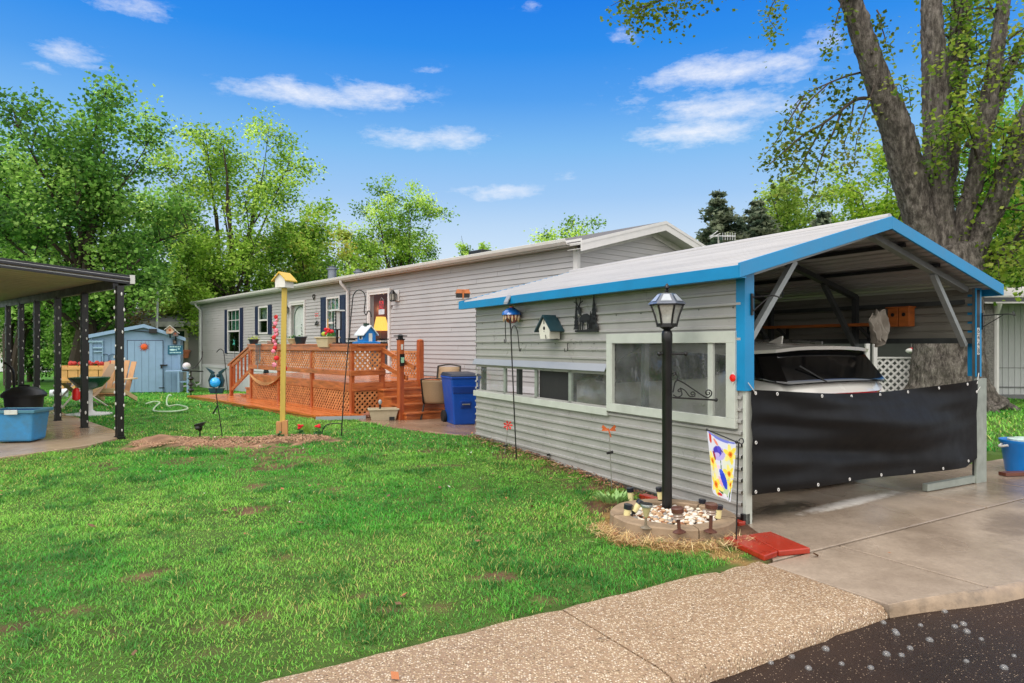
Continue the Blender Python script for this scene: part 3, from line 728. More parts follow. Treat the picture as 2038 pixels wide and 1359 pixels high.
# low window band under the silver flap
b = B(); b.box(wx0 - .02, .004, WZ0 - .075, CL_ + .02, .04, WZ0 + .005); low = b.obj('window_frame', SAGE, cp, bev=.003)
xs_ = [FC.hit(p, 760)[0] for p in (1212, 1134, 1066, 1058, 1004, 949)]
for x in (xs_[1], xs_[2], xs_[4]): b = B(); b.box(x - .03, -.03, WZ0, x + .03, .0, WZ1); b.obj('mullion', M('pale_channel', c(150, 158, 150)), low)
film('plastic_pane', xs_[0] + .02, xs_[1] - .03, WZ0, WZ1, -.01, low, 5, PLAST); film('plastic_pane', xs_[4] + .03, xs_[5] - .02, WZ0, WZ1, -.01, low, 6, PLAST)
b = B(); b.box(xs_[1] + .03, -.05, WZ0 - .1, xs_[2] - .03, -.04, WZ1 + .1); b.obj('cover_board', M('charcoal_board', c(34, 34, 34), .7), low)
b = B(); b.prism([(wx0, .012, WZ1 + .10), (wx0, .05, WZ1 + .030), (wx0, .055, WZ1 + .018), (wx0, .02, WZ1 + .085)], (CL_ + .03 - wx0, 0, 0)); b.obj('rain_flap', M('silver_flashing', c(152, 156, 162), .4, .06, 2, metal=.1), cp)
# house number
def plane_mtx(fr_pt, xdir, zdir=(0, 0, 1)):
    x = Vector(xdir).normalized(); z = Vector(zdir).normalized(); y = z; n = x.cross(y)
    m = Matrix((x, y, n)).transposed().to_4x4(); m.translation = Vector(fr_pt); return m
WHITE = M('white_paint', c(205, 205, 200), .45, .06, 8); INK = M('black_ink', c(12, 12, 12), .5)
for i, ch in enumerate('6448'):
    z = 1.655 - i * .0735
    b = B(); b.box(-.050, -CW_ + .022, z - .034, -.047, -CW_ + .068, z + .034); pl = b.obj('number_plate', WHITE, cp)
    textmesh('digit', ch, .078, INK, pl, plane_mtx((-.0515, -CW_ + .045, z), (0, -1, 0)), .0008)
b = B(); b.box(-.049, -CW_ + .015, .0 + 1.16, -.0471, -CW_ + .075, EAVE - .02); b.obj('number_strip', DARKS, cp)
# red reflector, brackets and hooks
xr5, zr = FC.hit(1459, 752, .05)
b = B(); b.mat(0).lathe([(.0, 0), (.032, .0), (.032, .006), (0, .010)], 18, M4=Matrix.Rotation(R(-90), 4, 'X'), o=(xr5, .052, zr)); b.mat(1).prism([(xr5 - .034, .050, zr), (xr5, .050, zr + .056), (xr5 + .034, .050, zr), (xr5, .050, zr - .056)], (0, .003, 0)); b.obj('reflector', [M('red_reflector', c(215, 22, 20), .25, .05, coat=.6), WHITE], cp)
for y, s in ((-.05, 1), (-CW_ - .03, -1)):
    b = B(); z = 1.86 if s > 0 else 1.78
    b.tube(curve([(-.06, y, z + .04), (-.3 if s < 0 else -.16, y - (.12 if s > 0 else .0), z + .05), (-.36 if s < 0 else -.22, y - (.16 if s > 0 else 0), z + .03), (-.34 if s < 0 else -.24, y - (.15 if s > 0 else 0), z + .075)], 12), .006, 6)
    b.tube([(-.06, y, z - .08), (-.25 if s < 0 else -.15, y - (.09 if s > 0 else 0), z + .04)], .005, 6); b.box(-.062, y - .012, z - .11, -.05, y + .012, z + .07)
    b.obj('plant_hook', BLACKP, cp)
b = B(); zz1 = roof_z(yl) - .02; xg = FC.hit(1042, 592)[0]; b.prism([(xg - .05, yl + .018, zz1 + .05), (xg + .05, yl + .018, zz1 + .05), (xg + .05, yl + .07, zz1 - .04), (xg - .05, yl + .07, zz1 - .04)], (0, .0, -.03)); b.obj('eave_bracket', M('silver_flashing', c(190, 194, 196)), cp)
b = B()
for i in range(26):
    x = .1 + (i % 13) * .4; z = 1.52 + .3 * (i // 13)
    if z < BZ1 + .05 and x < bx1 + .1: continue
    b = B(); b.ell((x, .004, z), (.008, .006, .008), 6, 4); b.obj('screw_head', STEEL, cp)
# ------------------------------------------------------------------ black screen across the mouth
sc_ = T('privacy_screen', 'black mesh tarp stretched across the carport opening, with white eyelets', 'tarp', FC.W(-.06, 0), WANG)
n, m = 70, 30; y0, y1 = -.03, -CW_ + .11; vs = []
def tarp(u, v):
    zt = 1.13 - .15 * math.sin(math.pi * u) ** 1.2 * .55 + .0 * u; zb = .26 - .055 * u + .05 * math.sin(math.pi * u) * .3
    if u > .93: zb += (u - .93) * 1.2
    z = zb + (zt - zb) * v
    e = .018 * math.sin(9 * u + 5 * v) + .028 * math.sin(3.2 * v * 3 + u * 2.5) * math.sin(math.pi * u) + .03 * (float(vn(u * 5 + 3, v * 9, 1)) - .5)
    e += .012 * math.sin(26 * v + 6 * u) * (1 - u) + .05 * math.sin(math.pi * u) * math.sin(math.pi * v)
    e *= 1.7
    e *= min(1, u * 7 + .15) * min(1, (1 - u) * 7 + .15)
    return (-e - .01, y0 + (y1 - y0) * u, z)
b = B()
for j in range(m + 1):
    for i in range(n + 1): vs.append(tarp(i / n, j / m))
b.add(vs, [[j * (n + 1) + i, j * (n + 1) + i + 1, (j + 1) * (n + 1) + i + 1, (j + 1) * (n + 1) + i] for j in range(m) for i in range(n)])
TARP = M('black_screen_cloth', c(7, 7, 9), .6, .35, 5, .25, 300, coat=.0, bd=.002)
b.obj('cloth', TARP, sc_, smooth=True); next(n_ for n_ in TARP.node_tree.nodes if n_.type == 'BSDF_PRINCIPLED').inputs['Specular IOR Level'].default_value = .25
eyes = [(u, .97) for u in (.015, .09, .24, .38, .52, .66, .80, .93)] + [(u, .03) for u in (.01, .08, .22, .36, .50, .64, .78)] + [(.01, .5), (.99, .85), (.94, .06)]
for (u, v) in eyes:
    p = tarp(u, v); b = B(); b.tube([(p[0] - .006, p[1] + -.0 + .010 * math.cos(t), p[2] + .012 * math.sin(t)) for t in np.linspace(0, 2 * math.pi, 11)], .0036, 6, False); b.obj('eyelet', M('eyelet_white', c(215, 215, 212), .35), sc_)
for (p, q) in ((tarp(.015, .97), (-.0, .0, 1.19)), (tarp(.99, .95), (.01, -CW_ + .04, 1.2)), (tarp(.99, .85), (.0, -CW_ + .03, 1.05))): b = B(); b.tube([Vector(p) - Vector((.006, 0, 0)), q], .004, 5); b.obj('tie_cord', WHITE, sc_)
# ------------------------------------------------------------------ things inside the carport
pk = T('birdhouse', 'pair of orange wooden nest boxes on the wall inside the carport', 'birdhouse', FC.W(.75, -CW_ + .05, 0), WANG)
_x, _ = 0, 0
OR = M('orange_cedar', c(168, 92, 38), .5, .25, 5, stretch=(1, 1, 4))
b = B(); b.box(-.12, .0, 1.72, .0, .12, 1.94); b.box(.01, .0, 1.72, .13, .12, 1.94); b.box(-.14, -.0, 1.94, .15, .14, 1.955); b.obj('box_body', OR, pk, bev=.004)
for x in (-.06, .07): b = B(); b.lathe([(0, 0), (.022, 0), (.022, .004)], 14, M4=Matrix.Rotation(R(-90), 4, 'X'), o=(x, .121, 1.86)); b.obj('entrance_hole', INK, pk)
sh = T('wall_shelf', 'long orange timber shelf plank along the right inside wall of the carport', 'shelf', FC.W(2.0, -CW_ + .15, 0), WANG)
b = B(); b.box(-1.05, -.08, 1.735, 2.6, .12, 1.77); b.obj('plank', OR, sh, bev=.003)
b = B()
for x in (-.8, .4, 1.6, 2.4): b.bar((x, -.1, 1.60), (x, .1, 1.735), .03, .03); b.box(x - .015, -.11, 1.55, x + .015, -.09, 1.735)
b.obj('bracket', DARKS, sh)
cl = T('rag', 'crumpled grey cloth hanging from a carport brace above the car', 'cloth', FC.W(.55, -2.72, 0), WANG)
def ragm():
    b = B(); n, m = 22, 22; vs = []
    for j in range(m + 1):
        for i in range(n + 1):
            u, v = i / n * 2 - 1, j / m; wdt = .13 * (.35 + .85 * math.sin(math.pi * min(1, (1 - v) * .75 + .12)))
            x = .06 * math.sin(u * 9 + v * 3) * (.3 + v) * .7 + .03 * (float(vn(u * 3 + 5, v * 4, 2)) - .5)
            z = 1.865 - .30 * v - .07 * (1 - abs(u)) * v + .035 * math.sin(u * 6)
            vs.append((x, u * wdt + .02 * math.sin(v * 7), z))
    b.add(vs, [[j * (n + 1) + i, j * (n + 1) + i + 1, (j + 1) * (n + 1) + i + 1, (j + 1) * (n + 1) + i] for j in range(m) for i in range(n)]); return b
o = ragm().obj('drape', M('beige_rag', c(150, 143, 132), .85, .12, 9), cl, smooth=True); sd_ = o.modifiers.new('Solidify', 'SOLIDIFY'); sd_.thickness = .008
# ------------------------------------------------------------------ car
CAR = T('parked_car', 'pearl white hatchback parked nose-in under the carport, seen from behind', 'car', FC.W(.46, -2.0, .0), WANG)
PAINT = M('pearl_white_paint', c(226, 224, 216), .25, .03, 2, coat=.8); TINT = M('tinted_glass', c(8, 9, 11), .06, .1, coat=1)
hw = .92
def sect(x, zt, w_s, w_r, z_sh, zb=.26):
    """half section bottom to roof centre"""
    return [(.0, zb), (hw * .82, zb), (w_s * .97, zb + .14), (w_s, zb + .34), (w_s * .99, z_sh - .12), (w_s * .965, z_sh), ((w_s * .95 + w_r) / 2, (z_sh + zt) / 2 + .02), (w_r, zt - .10), (w_r * .90, zt - .03), (w_r * .5, zt), (0, zt + .008)]
stn = [(0.0, .98, .78, .70, .78), (.03, 1.02, .83, .73, .84), (.09, 1.10, .88, .75, .92), (.19, 1.27, .90, .745, .97), (.30, 1.42, .915, .735, .98), (.40, 1.475, .92, .725, .98), (1.0, 1.53, .925, .72, .98), (1.8, 1.56, .925, .72, .96), (2.5, 1.52, .92, .70, .95), (3.0, 1.34, .91, .66, .94), (3.35, 1.10, .90, .66, .93), (3.7, 1.03, .88, .62, .92), (4.2, .95, .84, .56, .82), (4.45, .75, .72, .5, .62)]
b = B(); ring = []
for (x, zt, ws, wr, zs_) in stn:
    h = sect(x, zt, ws, min(wr, ws * .9), min(zs_, zt - .06)); full = [(x, y, z) for y, z in h] + [(x, -y, z) for y, z in reversed(h[1:-1])]; ring.append(full)
k = len(ring[0]); b.add([p for r_ in ring for p in r_], [[i * k + j, (i + 1) * k + j, (i + 1) * k + (j + 1) % k, i * k + (j + 1) % k] for i in range(len(ring) - 1) for j in range(k)] + [list(range(k)), [(len(ring) - 1) * k + j for j in reversed(range(k))]])
body = b.obj('body', PAINT, CAR, smooth=True)
def surf(x, t):    # point on the rear/roof skin at station x, t = lateral fraction of the upper half
    pass
# rear window wraps round to the corners
def rw(u, v):
    x = .105 + .235 * v; zz_ = 1.115 + .335 * v; wd = (.93 - .10 * v) * (1 + .0 * v); y = u * wd
    return (x - .075 + .03 * abs(u) ** 3 + .30 * max(0, abs(u) - .86) / .14, y, zz_ - .02 * abs(u) ** 2 + .05 * max(0, abs(u) - .86) / .14 * (1 - v))
b = B(); n, m = 28, 8
b.add([rw(i / n * 2 - 1, j / m) for j in range(m + 1) for i in range(n + 1)], [[j * (n + 1) + i, (j + 1) * (n + 1) + i, (j + 1) * (n + 1) + i + 1, j * (n + 1) + i + 1] for j in range(m) for i in range(n)])
o = b.obj('rear_window', TINT, CAR, smooth=True); s_ = o.modifiers.new('Solidify', 'SOLIDIFY'); s_.thickness = .005; s_.offset = 0
b = B(); pts = [(rw(u, 1.02)[0] - .09, rw(u, 1)[1] * 1.04, 1.49 - .05 * abs(u) ** 3) for u in np.linspace(-1, 1, 17)]; pin = [(.75, p[1], 1.53 - .06 * abs(p[1] / .78) ** 3) for p in pts]
k = len(pts); b.add(pts + pin + [(p[0] + .02, p[1], p[2] - .035) for p in pts], [[i, i + 1, k + i + 1, k + i][::-1] for i in range(k - 1)] + [[i, i + 1, 2 * k + i + 1, 2 * k + i] for i in range(k - 1)])
b.obj('spoiler', PAINT, CAR, smooth=True)
b = B(); b.box(.28, -.18, 1.452, .31, .18, 1.466); b.obj('brake_light', M('dark_red_lens', c(90, 14, 14), .2, coat=.6), CAR)
# tail light blade
b = B(); n = 24; top = []; bot = []
for i in range(n + 1):
    u = i / n * 2 - 1; x = -.03 + .22 * abs(u) ** 4; y = u * .88; z = 1.0 - .005 * abs(u) + .01 * (abs(u) > .9); hh = .018 + .02 * abs(u) ** 2
    top.append((x, y, z + hh * .5)); bot.append((x, y, z - hh))
k = n + 1; b.add(top + bot + [(p[0] + .1, p[1] * .97, p[2]) for p in top] + [(p[0] + .1, p[1] * .97, p[2]) for p in bot], [[i, i + 1, k + i + 1, k + i] for i in range(n)] + [[i, 2 * k + i, 2 * k + i + 1, i + 1] for i in range(n)] + [[k + i, k + i + 1, 3 * k + i + 1, 3 * k + i] for i in range(n)])
b.obj('tail_light', M('red_lens', c(170, 12, 26), .15, .1, coat=.8), CAR, smooth=True)
b = B(); b.hull8([(-.05, -.84, .90), (.2, -.87, .90), (.2, .87, .90), (-.05, .84, .90), (-.055, -.80, .955), (.2, -.86, .955), (.2, .86, .955), (-.055, .80, .955)]); b.obj('tail_panel', TINT, CAR, bev=.01)
for s in (1, -1):
    b = B(); pts = [(.50, 1.31), (1.1, 1.13), (2.7, 1.0), (3.1, 1.02), (2.55, 1.39), (1.9, 1.43), (1.0, 1.40), (.55, 1.355)]
    def sy(z): return s * (.945 - (z - 1.0) * .42)
    P = [(x, sy(z), z) for x, z in pts]; b.prism(P, (0, s * .012, 0)); b.obj('side_window', TINT, CAR)
    b = B(); b.tube([(.75, s * .66, 1.53), (1.2, s * .675, 1.56), (2.1, s * .68, 1.56), (2.4, s * .675, 1.52)], .016, 8); b.obj('roof_rail', M('silver_trim', c(150, 150, 150), .3, metal=.6), CAR, smooth=True)
    b = B(); b.hull8([(2.62, s * .93, 1.0), (2.74, s * .93, 1.0), (2.74, s * 1.08, 1.0), (2.62, s * 1.08, 1.0), (2.64, s * .93, 1.12), (2.74, s * .93, 1.12), (2.74, s * 1.06, 1.12), (2.64, s * 1.06, 1.12)]); b.obj('door_mirror', PAINT, CAR, bev=.02)
    b = B(); b.bar((1.05, s * .955, .84), (1.22, s * .955, .84), .012, .03); b.bar((2.05, s * .955, .82), (2.22, s * .955, .82), .012, .03); b.obj('door_handle', PAINT, CAR)
    for x in (.85, 3.5):
        b = B(); mt = Matrix.Rotation(R(90), 4, 'X'); b.lathe([(.21, -.1), (.31, -.1), (.335, -.07), (.335, .07), (.31, .1), (.21, .1)], 28, M4=mt, o=(x, s * .83, .335)); wl = b.obj('wheel', M('tyre_rubber', c(22, 22, 22), .8), CAR, smooth=True)
        b = B(); b.lathe([(0, .06), (.05, .07), (.06, .05), (.2, .03), (.215, .09), (.215, -.08)], 28, M4=Matrix.Rotation(R(-90 * s), 4, 'X'), o=(x, s * .83, .335)); b.obj('rim', M('silver_trim', c(150, 150, 150)), wl, smooth=True)
b = B(); b.prism([(.78, -.012, 1.51), (1.0, -.012, 1.52), (.80, -.008, 1.60), (.765, -.008, 1.605)], (0, .024, 0)); b.obj('antenna_fin', PAINT, CAR, bev=.006)
b = B(); b.bar(rw(.25, .02), (rw(.62, .5)[0] - .03, rw(.62, .5)[1], rw(.62, .55)[2]), .015, .012); b.obj('rear_wiper', BLACKP, CAR)
b = B(); b.box(-.045, -.26, .70, -.03, .26, .83); b.obj('number_plate', WHITE, CAR)
# ------------------------------------------------------------------ on the carport wall
def wallxz(px, py): return FC.hit(px, py, .03)
x, z = wallxz(1104, 655)
bh = T('birdhouse', 'white wooden birdhouse with dark teal roof on the carport wall', 'birdhouse', FC.W(x, .03, 0), WANG)
TEAL = M('dark_teal_roof', c(30, 58, 66), .45, .15, 8); CREAM = M('cream_wood', c(206, 204, 192), .55, .08, 9)
b = B(); pent = [(-.115, z - .12), (.09, z - .12), (.125, z - .0), (0.0, z + .15), (-.125, z + .0)]
b.prism([(a, .0, e) for a, e in pent], (0, .15, 0)); b.obj('house_body', CREAM, bh, bev=.003)
b = B(); b.bar((0, .08, z + .165), (-.19, .08, z - .03), .19, .016, (1, 0, 1)); b.bar((0, .08, z + .165), (.19, .08, z - .03), .19, .016, (1, 0, -1)); b.obj('roof', TEAL, bh)
b = B(); b.lathe([(0, 0), (.022, 0), (.022, .003)], 16, M4=Matrix.Rotation(R(-90), 4, 'X'), o=(0, .15, z + .01)); b.lathe([(0, 0), (.006, 0), (.006, .003)], 8, M4=Matrix.Rotation(R(-90), 4, 'X'), o=(0, .15, z - .03)); b.obj('entrance_hole', INK, bh)
b = B(); b.box(-.006, .15, z + .06, .006, .156, z + .15); b.tube([(-.06, .16, z - .12), (-.06, .17, z - .07)], .004, 6); b.tube([(-.14, .05, z - .12), (.02, .05, z - .12)], .004, 6); b.obj('latch', BLACKP, bh)
x, z = wallxz(1130, 690); hk = T('wall_hook', 'small black hook screwed to the carport wall under the deer cutout', 'hook', FC.W(x, .02, 0), WANG)
b = B(); b.tube([(0, 0, z + .04), (0, .012, z + .04), (0, .014, z - .05), (0, .05, z - .06), (0, .055, z - .02)], .005, 6); b.obj('hook', BLACKP, hk)
# deer cut-out
x, z = wallxz(1164, 632); dr = T('deer_silhouette', 'flat black metal cutout of a stag between pine trees on the carport wall', 'wall art', FC.W(x, .028, 0), WANG)
b = B()
def flat(pts): b.prism([(-a * 1.5, 0, z + e) for a, e in pts], (0, .006, 0))     # a to the right in the photo
flat([(-.13, -.16), (.17, -.165), (.17, -.135), (.10, -.13), (-.13, -.14)])
flat([(-.07, .0), (-.02, .04), (.03, .045), (.065, .02), (.07, -.03), (.05, -.05), (-.03, -.05), (-.07, -.04)])
for a in (-.06, -.03, .035, .06): flat([(a - .009, -.03), (a + .012, -.03), (a + .006, -.14), (a - .004, -.14)])
flat([(-.07, .03), (-.045, .02), (-.06, .12), (-.09, .13), (-.125, .10), (-.12, .085), (-.085, .09)])
for s in (-1, 1):
    for (p, q) in (((-.085, .12), (-.085 + s * .035, .2)), ((-.085 + s * .02, .165), (-.085 + s * .06, .19)), ((-.085 + s * .03, .18), (-.085 + s * .03, .23))): b.bar((-p[0] * 1.5, .003, z + p[1]), (-q[0] * 1.5, .003, z + q[1]), .006, .010)
def pine(cx, h, wd, z0=-.15):
    n = 7
    for k_ in range(n):
        t = k_ / n; zz_ = z0 + .02 + (h - .02) * t; ww = wd * (1 - t * .92); flat([(cx - ww, zz_), (cx + ww, zz_), (cx + ww * .25, zz_ + h / n * 1.5), (cx - ww * .25, zz_ + h / n * 1.5)])
pine(-.115, .30, .035); pine(.115, .37, .05); pine(.075, .20, .035)
b.ell((-.22, .006, z - .11), (.035, .006, .04), 10, 6)
b.obj('cutout', M('burnt_black_metal', c(26, 25, 24), .5, .3, 30), dr)
# ================================================================== mobile home
HL, HWD, EV = 22.45, 4.3, 3.26
def siding_mat(name, col, dirt=.06):
    return M(name, col, .48, .05, 1.1, dirt=dirt, coat=.1)
SID = siding_mat('grey_vinyl_siding', c(168, 166, 166), .14); TRIM = M('white_vinyl_trim', c(206, 204, 202), .4, .05, 6, coat=.1)
NAVY = M('navy_shutter', c(22, 34, 66), .45, .15, 10); SKIRT = M('white_skirting', c(200, 200, 204), .5, .06, 3, dirt=.1)
SHING = M('grey_shingles', c(92, 90, 92), .85, .3, 30, .5, 60)
mh = T('mobile_home', 'long grey-sided mobile home with navy shutters and white gutter', 'mobile home', O_H, HANG)
def hx(px, py, y0=.02): return FH.hit(px, py, y0)
def rect(l, r_, t, b_): # pixel rectangle -> x0,x1,z0,z1 on the wall (photo left is larger x)
    xa, zt = hx(l[0], l[1]); xb, _ = hx(r_[0], r_[1]); _, zb = hx(l[0], b_); return min(xa, xb), max(xa, xb), zb, zt
wins = []
for (pl, pr, pt, pb) in ((453.3, 478, 617, 702), (515, 534, 610.5, 665), (650.5, 677, 592, 694)):
    x1, zt = hx(pl, pt); x0, _ = hx(pr, pt); _, zb = hx(pl, pb); wins.append((x0, x1, zb, zt))
doors = []
for (pl, pr, pt) in ((576, 607.5, 600.5), (732, 777, 578)):
    x1, zt = hx(pl, pt); x0, _ = hx(pr, pt); doors.append((x0, x1, .80, zt))
hol = [(a + .03, b_ - .03, e + .03, f - .03) for a, b_, e, f in wins] + [(a + .03, b_ - .03, e, f - .03) for a, b_, e, f in doors]
def laps(b, x0, x1, z0, z1, y, hl, ph=.1, d=.019, clip=None, joints=False):
    z = z0
    while z < z1 - 1e-4:
        zt = min(z + ph, z1); zc = sorted({z, zt, *[h[k] for h in hl for k in (2, 3) if z < h[k] < zt]})
        for za, zb in zip(zc, zc[1:]):
            cs = sorted({x0, x1, *[min(max(h[k], x0), x1) for h in hl for k in (0, 1) if h[2] < (za + zb) / 2 < h[3]]})
            for xa, xb in zip(cs, cs[1:]):
                xm = (xa + xb) / 2
                if xb - xa < 1e-4 or any(h[0] < xm < h[1] and h[2] < (za + zb) / 2 < h[3] for h in hl): continue
                da = d * (1 - (za - z) / ph); db = d * (1 - (zb - z) / ph)
                if joints and xb - xa > 3:
                    xj = xa + 1.2 + ((z * 37.7) % 1) * 3.0; zq_ = [(xa, xj, 0.0)]; k_ = 1
                    while xj < xb - .3: zq_.append((xj, min(xb, xj + 3.66), .0035 * (k_ % 2))); xj += 3.66; k_ += 1
                    for (p, q, e_) in zq_:
                        q = min(q, xb); b.add([(p, y + da + e_, za), (q, y + da + e_, za), (q, y + db + e_, zb), (p, y + db + e_, zb)], [[3, 2, 1, 0]])
                        if za == z: b.add([(p, y, za), (q, y, za), (q, y + da + e_, za), (p, y + da + e_, za)], [[0, 1, 2, 3]])
                    continue
                p, q = xa, xb
                if clip:
                    p, q = clip(xa, xb, (za + zb) / 2)
                    if q - p < .01: continue
                b.add([(p, y + da, za), (q, y + da, za), (q, y + db, zb), (p, y + db, zb)], [[3, 2, 1, 0]])
                if za == z: b.add([(p, y, za), (q, y, za), (q, y + da, za), (p, y + da, za)], [[0, 1, 2, 3]])
        z += ph
b = B(); laps(b, 0, HL, .70, EV, 0, hol, joints=True); b.obj('long_wall', SID, mh)
b = B(); b.box(0, -.012, -.35, HL, .004, .58); 
for i in range(1, 60): b.box(i * .4, .004, -.35, i * .4 + .012, .007, .58)
b.box(0, 0, .58, HL, .03, .70); b.obj('skirting', SKIRT, mh)
b = B()
for a in (0, HL): b.box(a - .05, -.03, .6, a + .05, .022, EV)
b.box(-.022, -.09, .6, .0, -.0, EV); b.obj('corner_post', TRIM, mh)
# gable end
mid = -HWD / 2; RZ = EV + .56
b = B(); z = .7; sl_ = (RZ - EV) / (HWD / 2)
while z < RZ - .1:
    zt = z + .1; e = max(0, (zt - EV) / sl_); y0 = -e; y1 = -HWD + e
    if y0 - y1 > .05:
        b.add([(-.014, y0, z), (-.014, y1, z), (0, y1, zt), (0, y0, zt)], [[0, 1, 2, 3]]); b.add([(0, y0, z), (0, y1, z), (-.014, y1, z), (-.014, y0, z)], [[3, 2, 1, 0]])
    z += .1
b.obj('gable_wall', SID, mh)
b = B(); b.box(.02, -HWD, 0, HL, -HWD + .02, EV); b.prism([(HL, 0, -.3), (HL, -HWD, -.3), (HL, -HWD, EV), (HL, mid, RZ), (HL, 0, EV)], (-.02, 0, 0)); b.obj('back_wall', SID, mh)
# roof: shingles, soffits, gutter, fascia
OH = .22; GO = .34
def hz(y): return RZ + .08 - abs(y - mid) * sl_
b = B()
for s in (1, -1):
    ye = OH if s > 0 else -HWD - OH
    b.prism([(-GO, ye, hz(ye)), (-GO, mid, hz(mid)), (HL + GO, mid, hz(mid)), (HL + GO, ye, hz(ye))], (0, 0, .02))
rf = b.obj('roof', SHING, mh)
b = B(); b.box(-GO, .02, EV - .01, HL + GO, OH, EV + .005); b.obj('soffit', M('soffit_white', c(190, 188, 184), .5), mh)
b = B(); gp = [(OH, EV), (OH + .07, EV), (OH + .11, EV + .05), (OH + .12, EV + .10), (OH + .11, EV + .105), (OH + .10, EV + .055), (OH + .06, EV + .015), (OH + .005, EV + .015)]
b.prism([(-.06, y, z) for y, z in gp], (HL + .3, 0, 0)); b.box(-GO, OH - .012, EV - .02, HL + GO, OH, EV + .085); b.obj('gutter', TRIM, mh, bev=.002)
b = B()
for ye, s in ((OH + .02, 1), (-HWD - OH - .02, -1)):
    b.prism([(-GO - .02, ye, hz(ye) - .16), (-GO - .02, mid, hz(mid) - .16), (-GO - .02, mid, hz(mid) + .02), (-GO - .02, ye, hz(ye) + .02)], (.02, 0, 0))
    b.prism([(-GO - .03, ye, hz(ye) - .035), (-GO - .03, mid, hz(mid) - .035), (-GO - .03, mid, hz(mid) + .024), (-GO - .03, ye, hz(ye) + .024)], (.01, 0, 0))
b.obj('rake_fascia', TRIM, mh)
b = B()
for ye in (OH, -HWD - OH): b.prism([(-GO, ye, hz(ye) - .12), (0, ye, hz(ye) - .12), (0, mid, hz(mid) - .12), (-GO, mid, hz(mid) - .12)], (0, 0, .01))
b.prism([(-.03, 0.02, EV - .16), (-.03, mid, RZ - .16 + .0), (-.03, mid, RZ - .04), (-.03, .02, EV - .04)], (.012, 0, 0)); b.prism([(-.03, -HWD, EV - .16), (-.03, mid, RZ - .16), (-.03, mid, RZ - .04), (-.03, -HWD, EV - .04)], (.012, 0, 0))
b.obj('rake_soffit', M('soffit_white', c(190, 188, 184)), mh)
# roof vents
def vent(name, px, py0, py1, y, r, dark=False):
    x, zt = FH.hit(px, py0, y); b = B(); zb = hz(y)
    if dark: b.box(x - .25, y - .18, zb, x + .25, y + .18, zt); b.obj(name, BLACKP, rf, bev=.02); return
    b.lathe([(r, zb - .1), (r, zt - .12), (r * 1.35, zt - .12), (r * 1.35, zt - .09), (r * .8, zt - .07), (r * .8, zt - .02), (r * 1.1, zt - .02), (0, zt)], 16, o=(x, y, 0)); b.obj(name, M('vent_metal', c(120, 128, 138), .4, .15, 8, metal=.5), rf, smooth=True)
vent('vent_pipe', 661, 529, 553, -1.2, .14); vent('vent_pipe', 713, 535, 546, -1.3, .12); vent('roof_vent', 957, 499, 505, -1.0, .1, True)
# downspouts
DS = M('white_downspout', c(196, 198, 198), .4, .06, 5)
for px, bottom in ((402, .02), (695, .82)):
    x, _ = hx(px, 640); zb = gzf(*rel(FH.W(x, .1))) + .05 if px == 402 else bottom
    b = B(); b.tube([(x, OH + .05, EV), (x, OH + .05, EV - .06), (x, .07, EV - .28), (x, .07, zb + .1)], .045, 8)
    if px == 402: b.tube([(x, .07, zb + .12), (x, .25, zb + .04), (x, .9, zb + .0)], .045, 8); b.bar((x - .1, .3, zb), (x - .75, .75, zb + .55), .1, .06)
    b.obj('downspout', DS, mh, smooth=True)
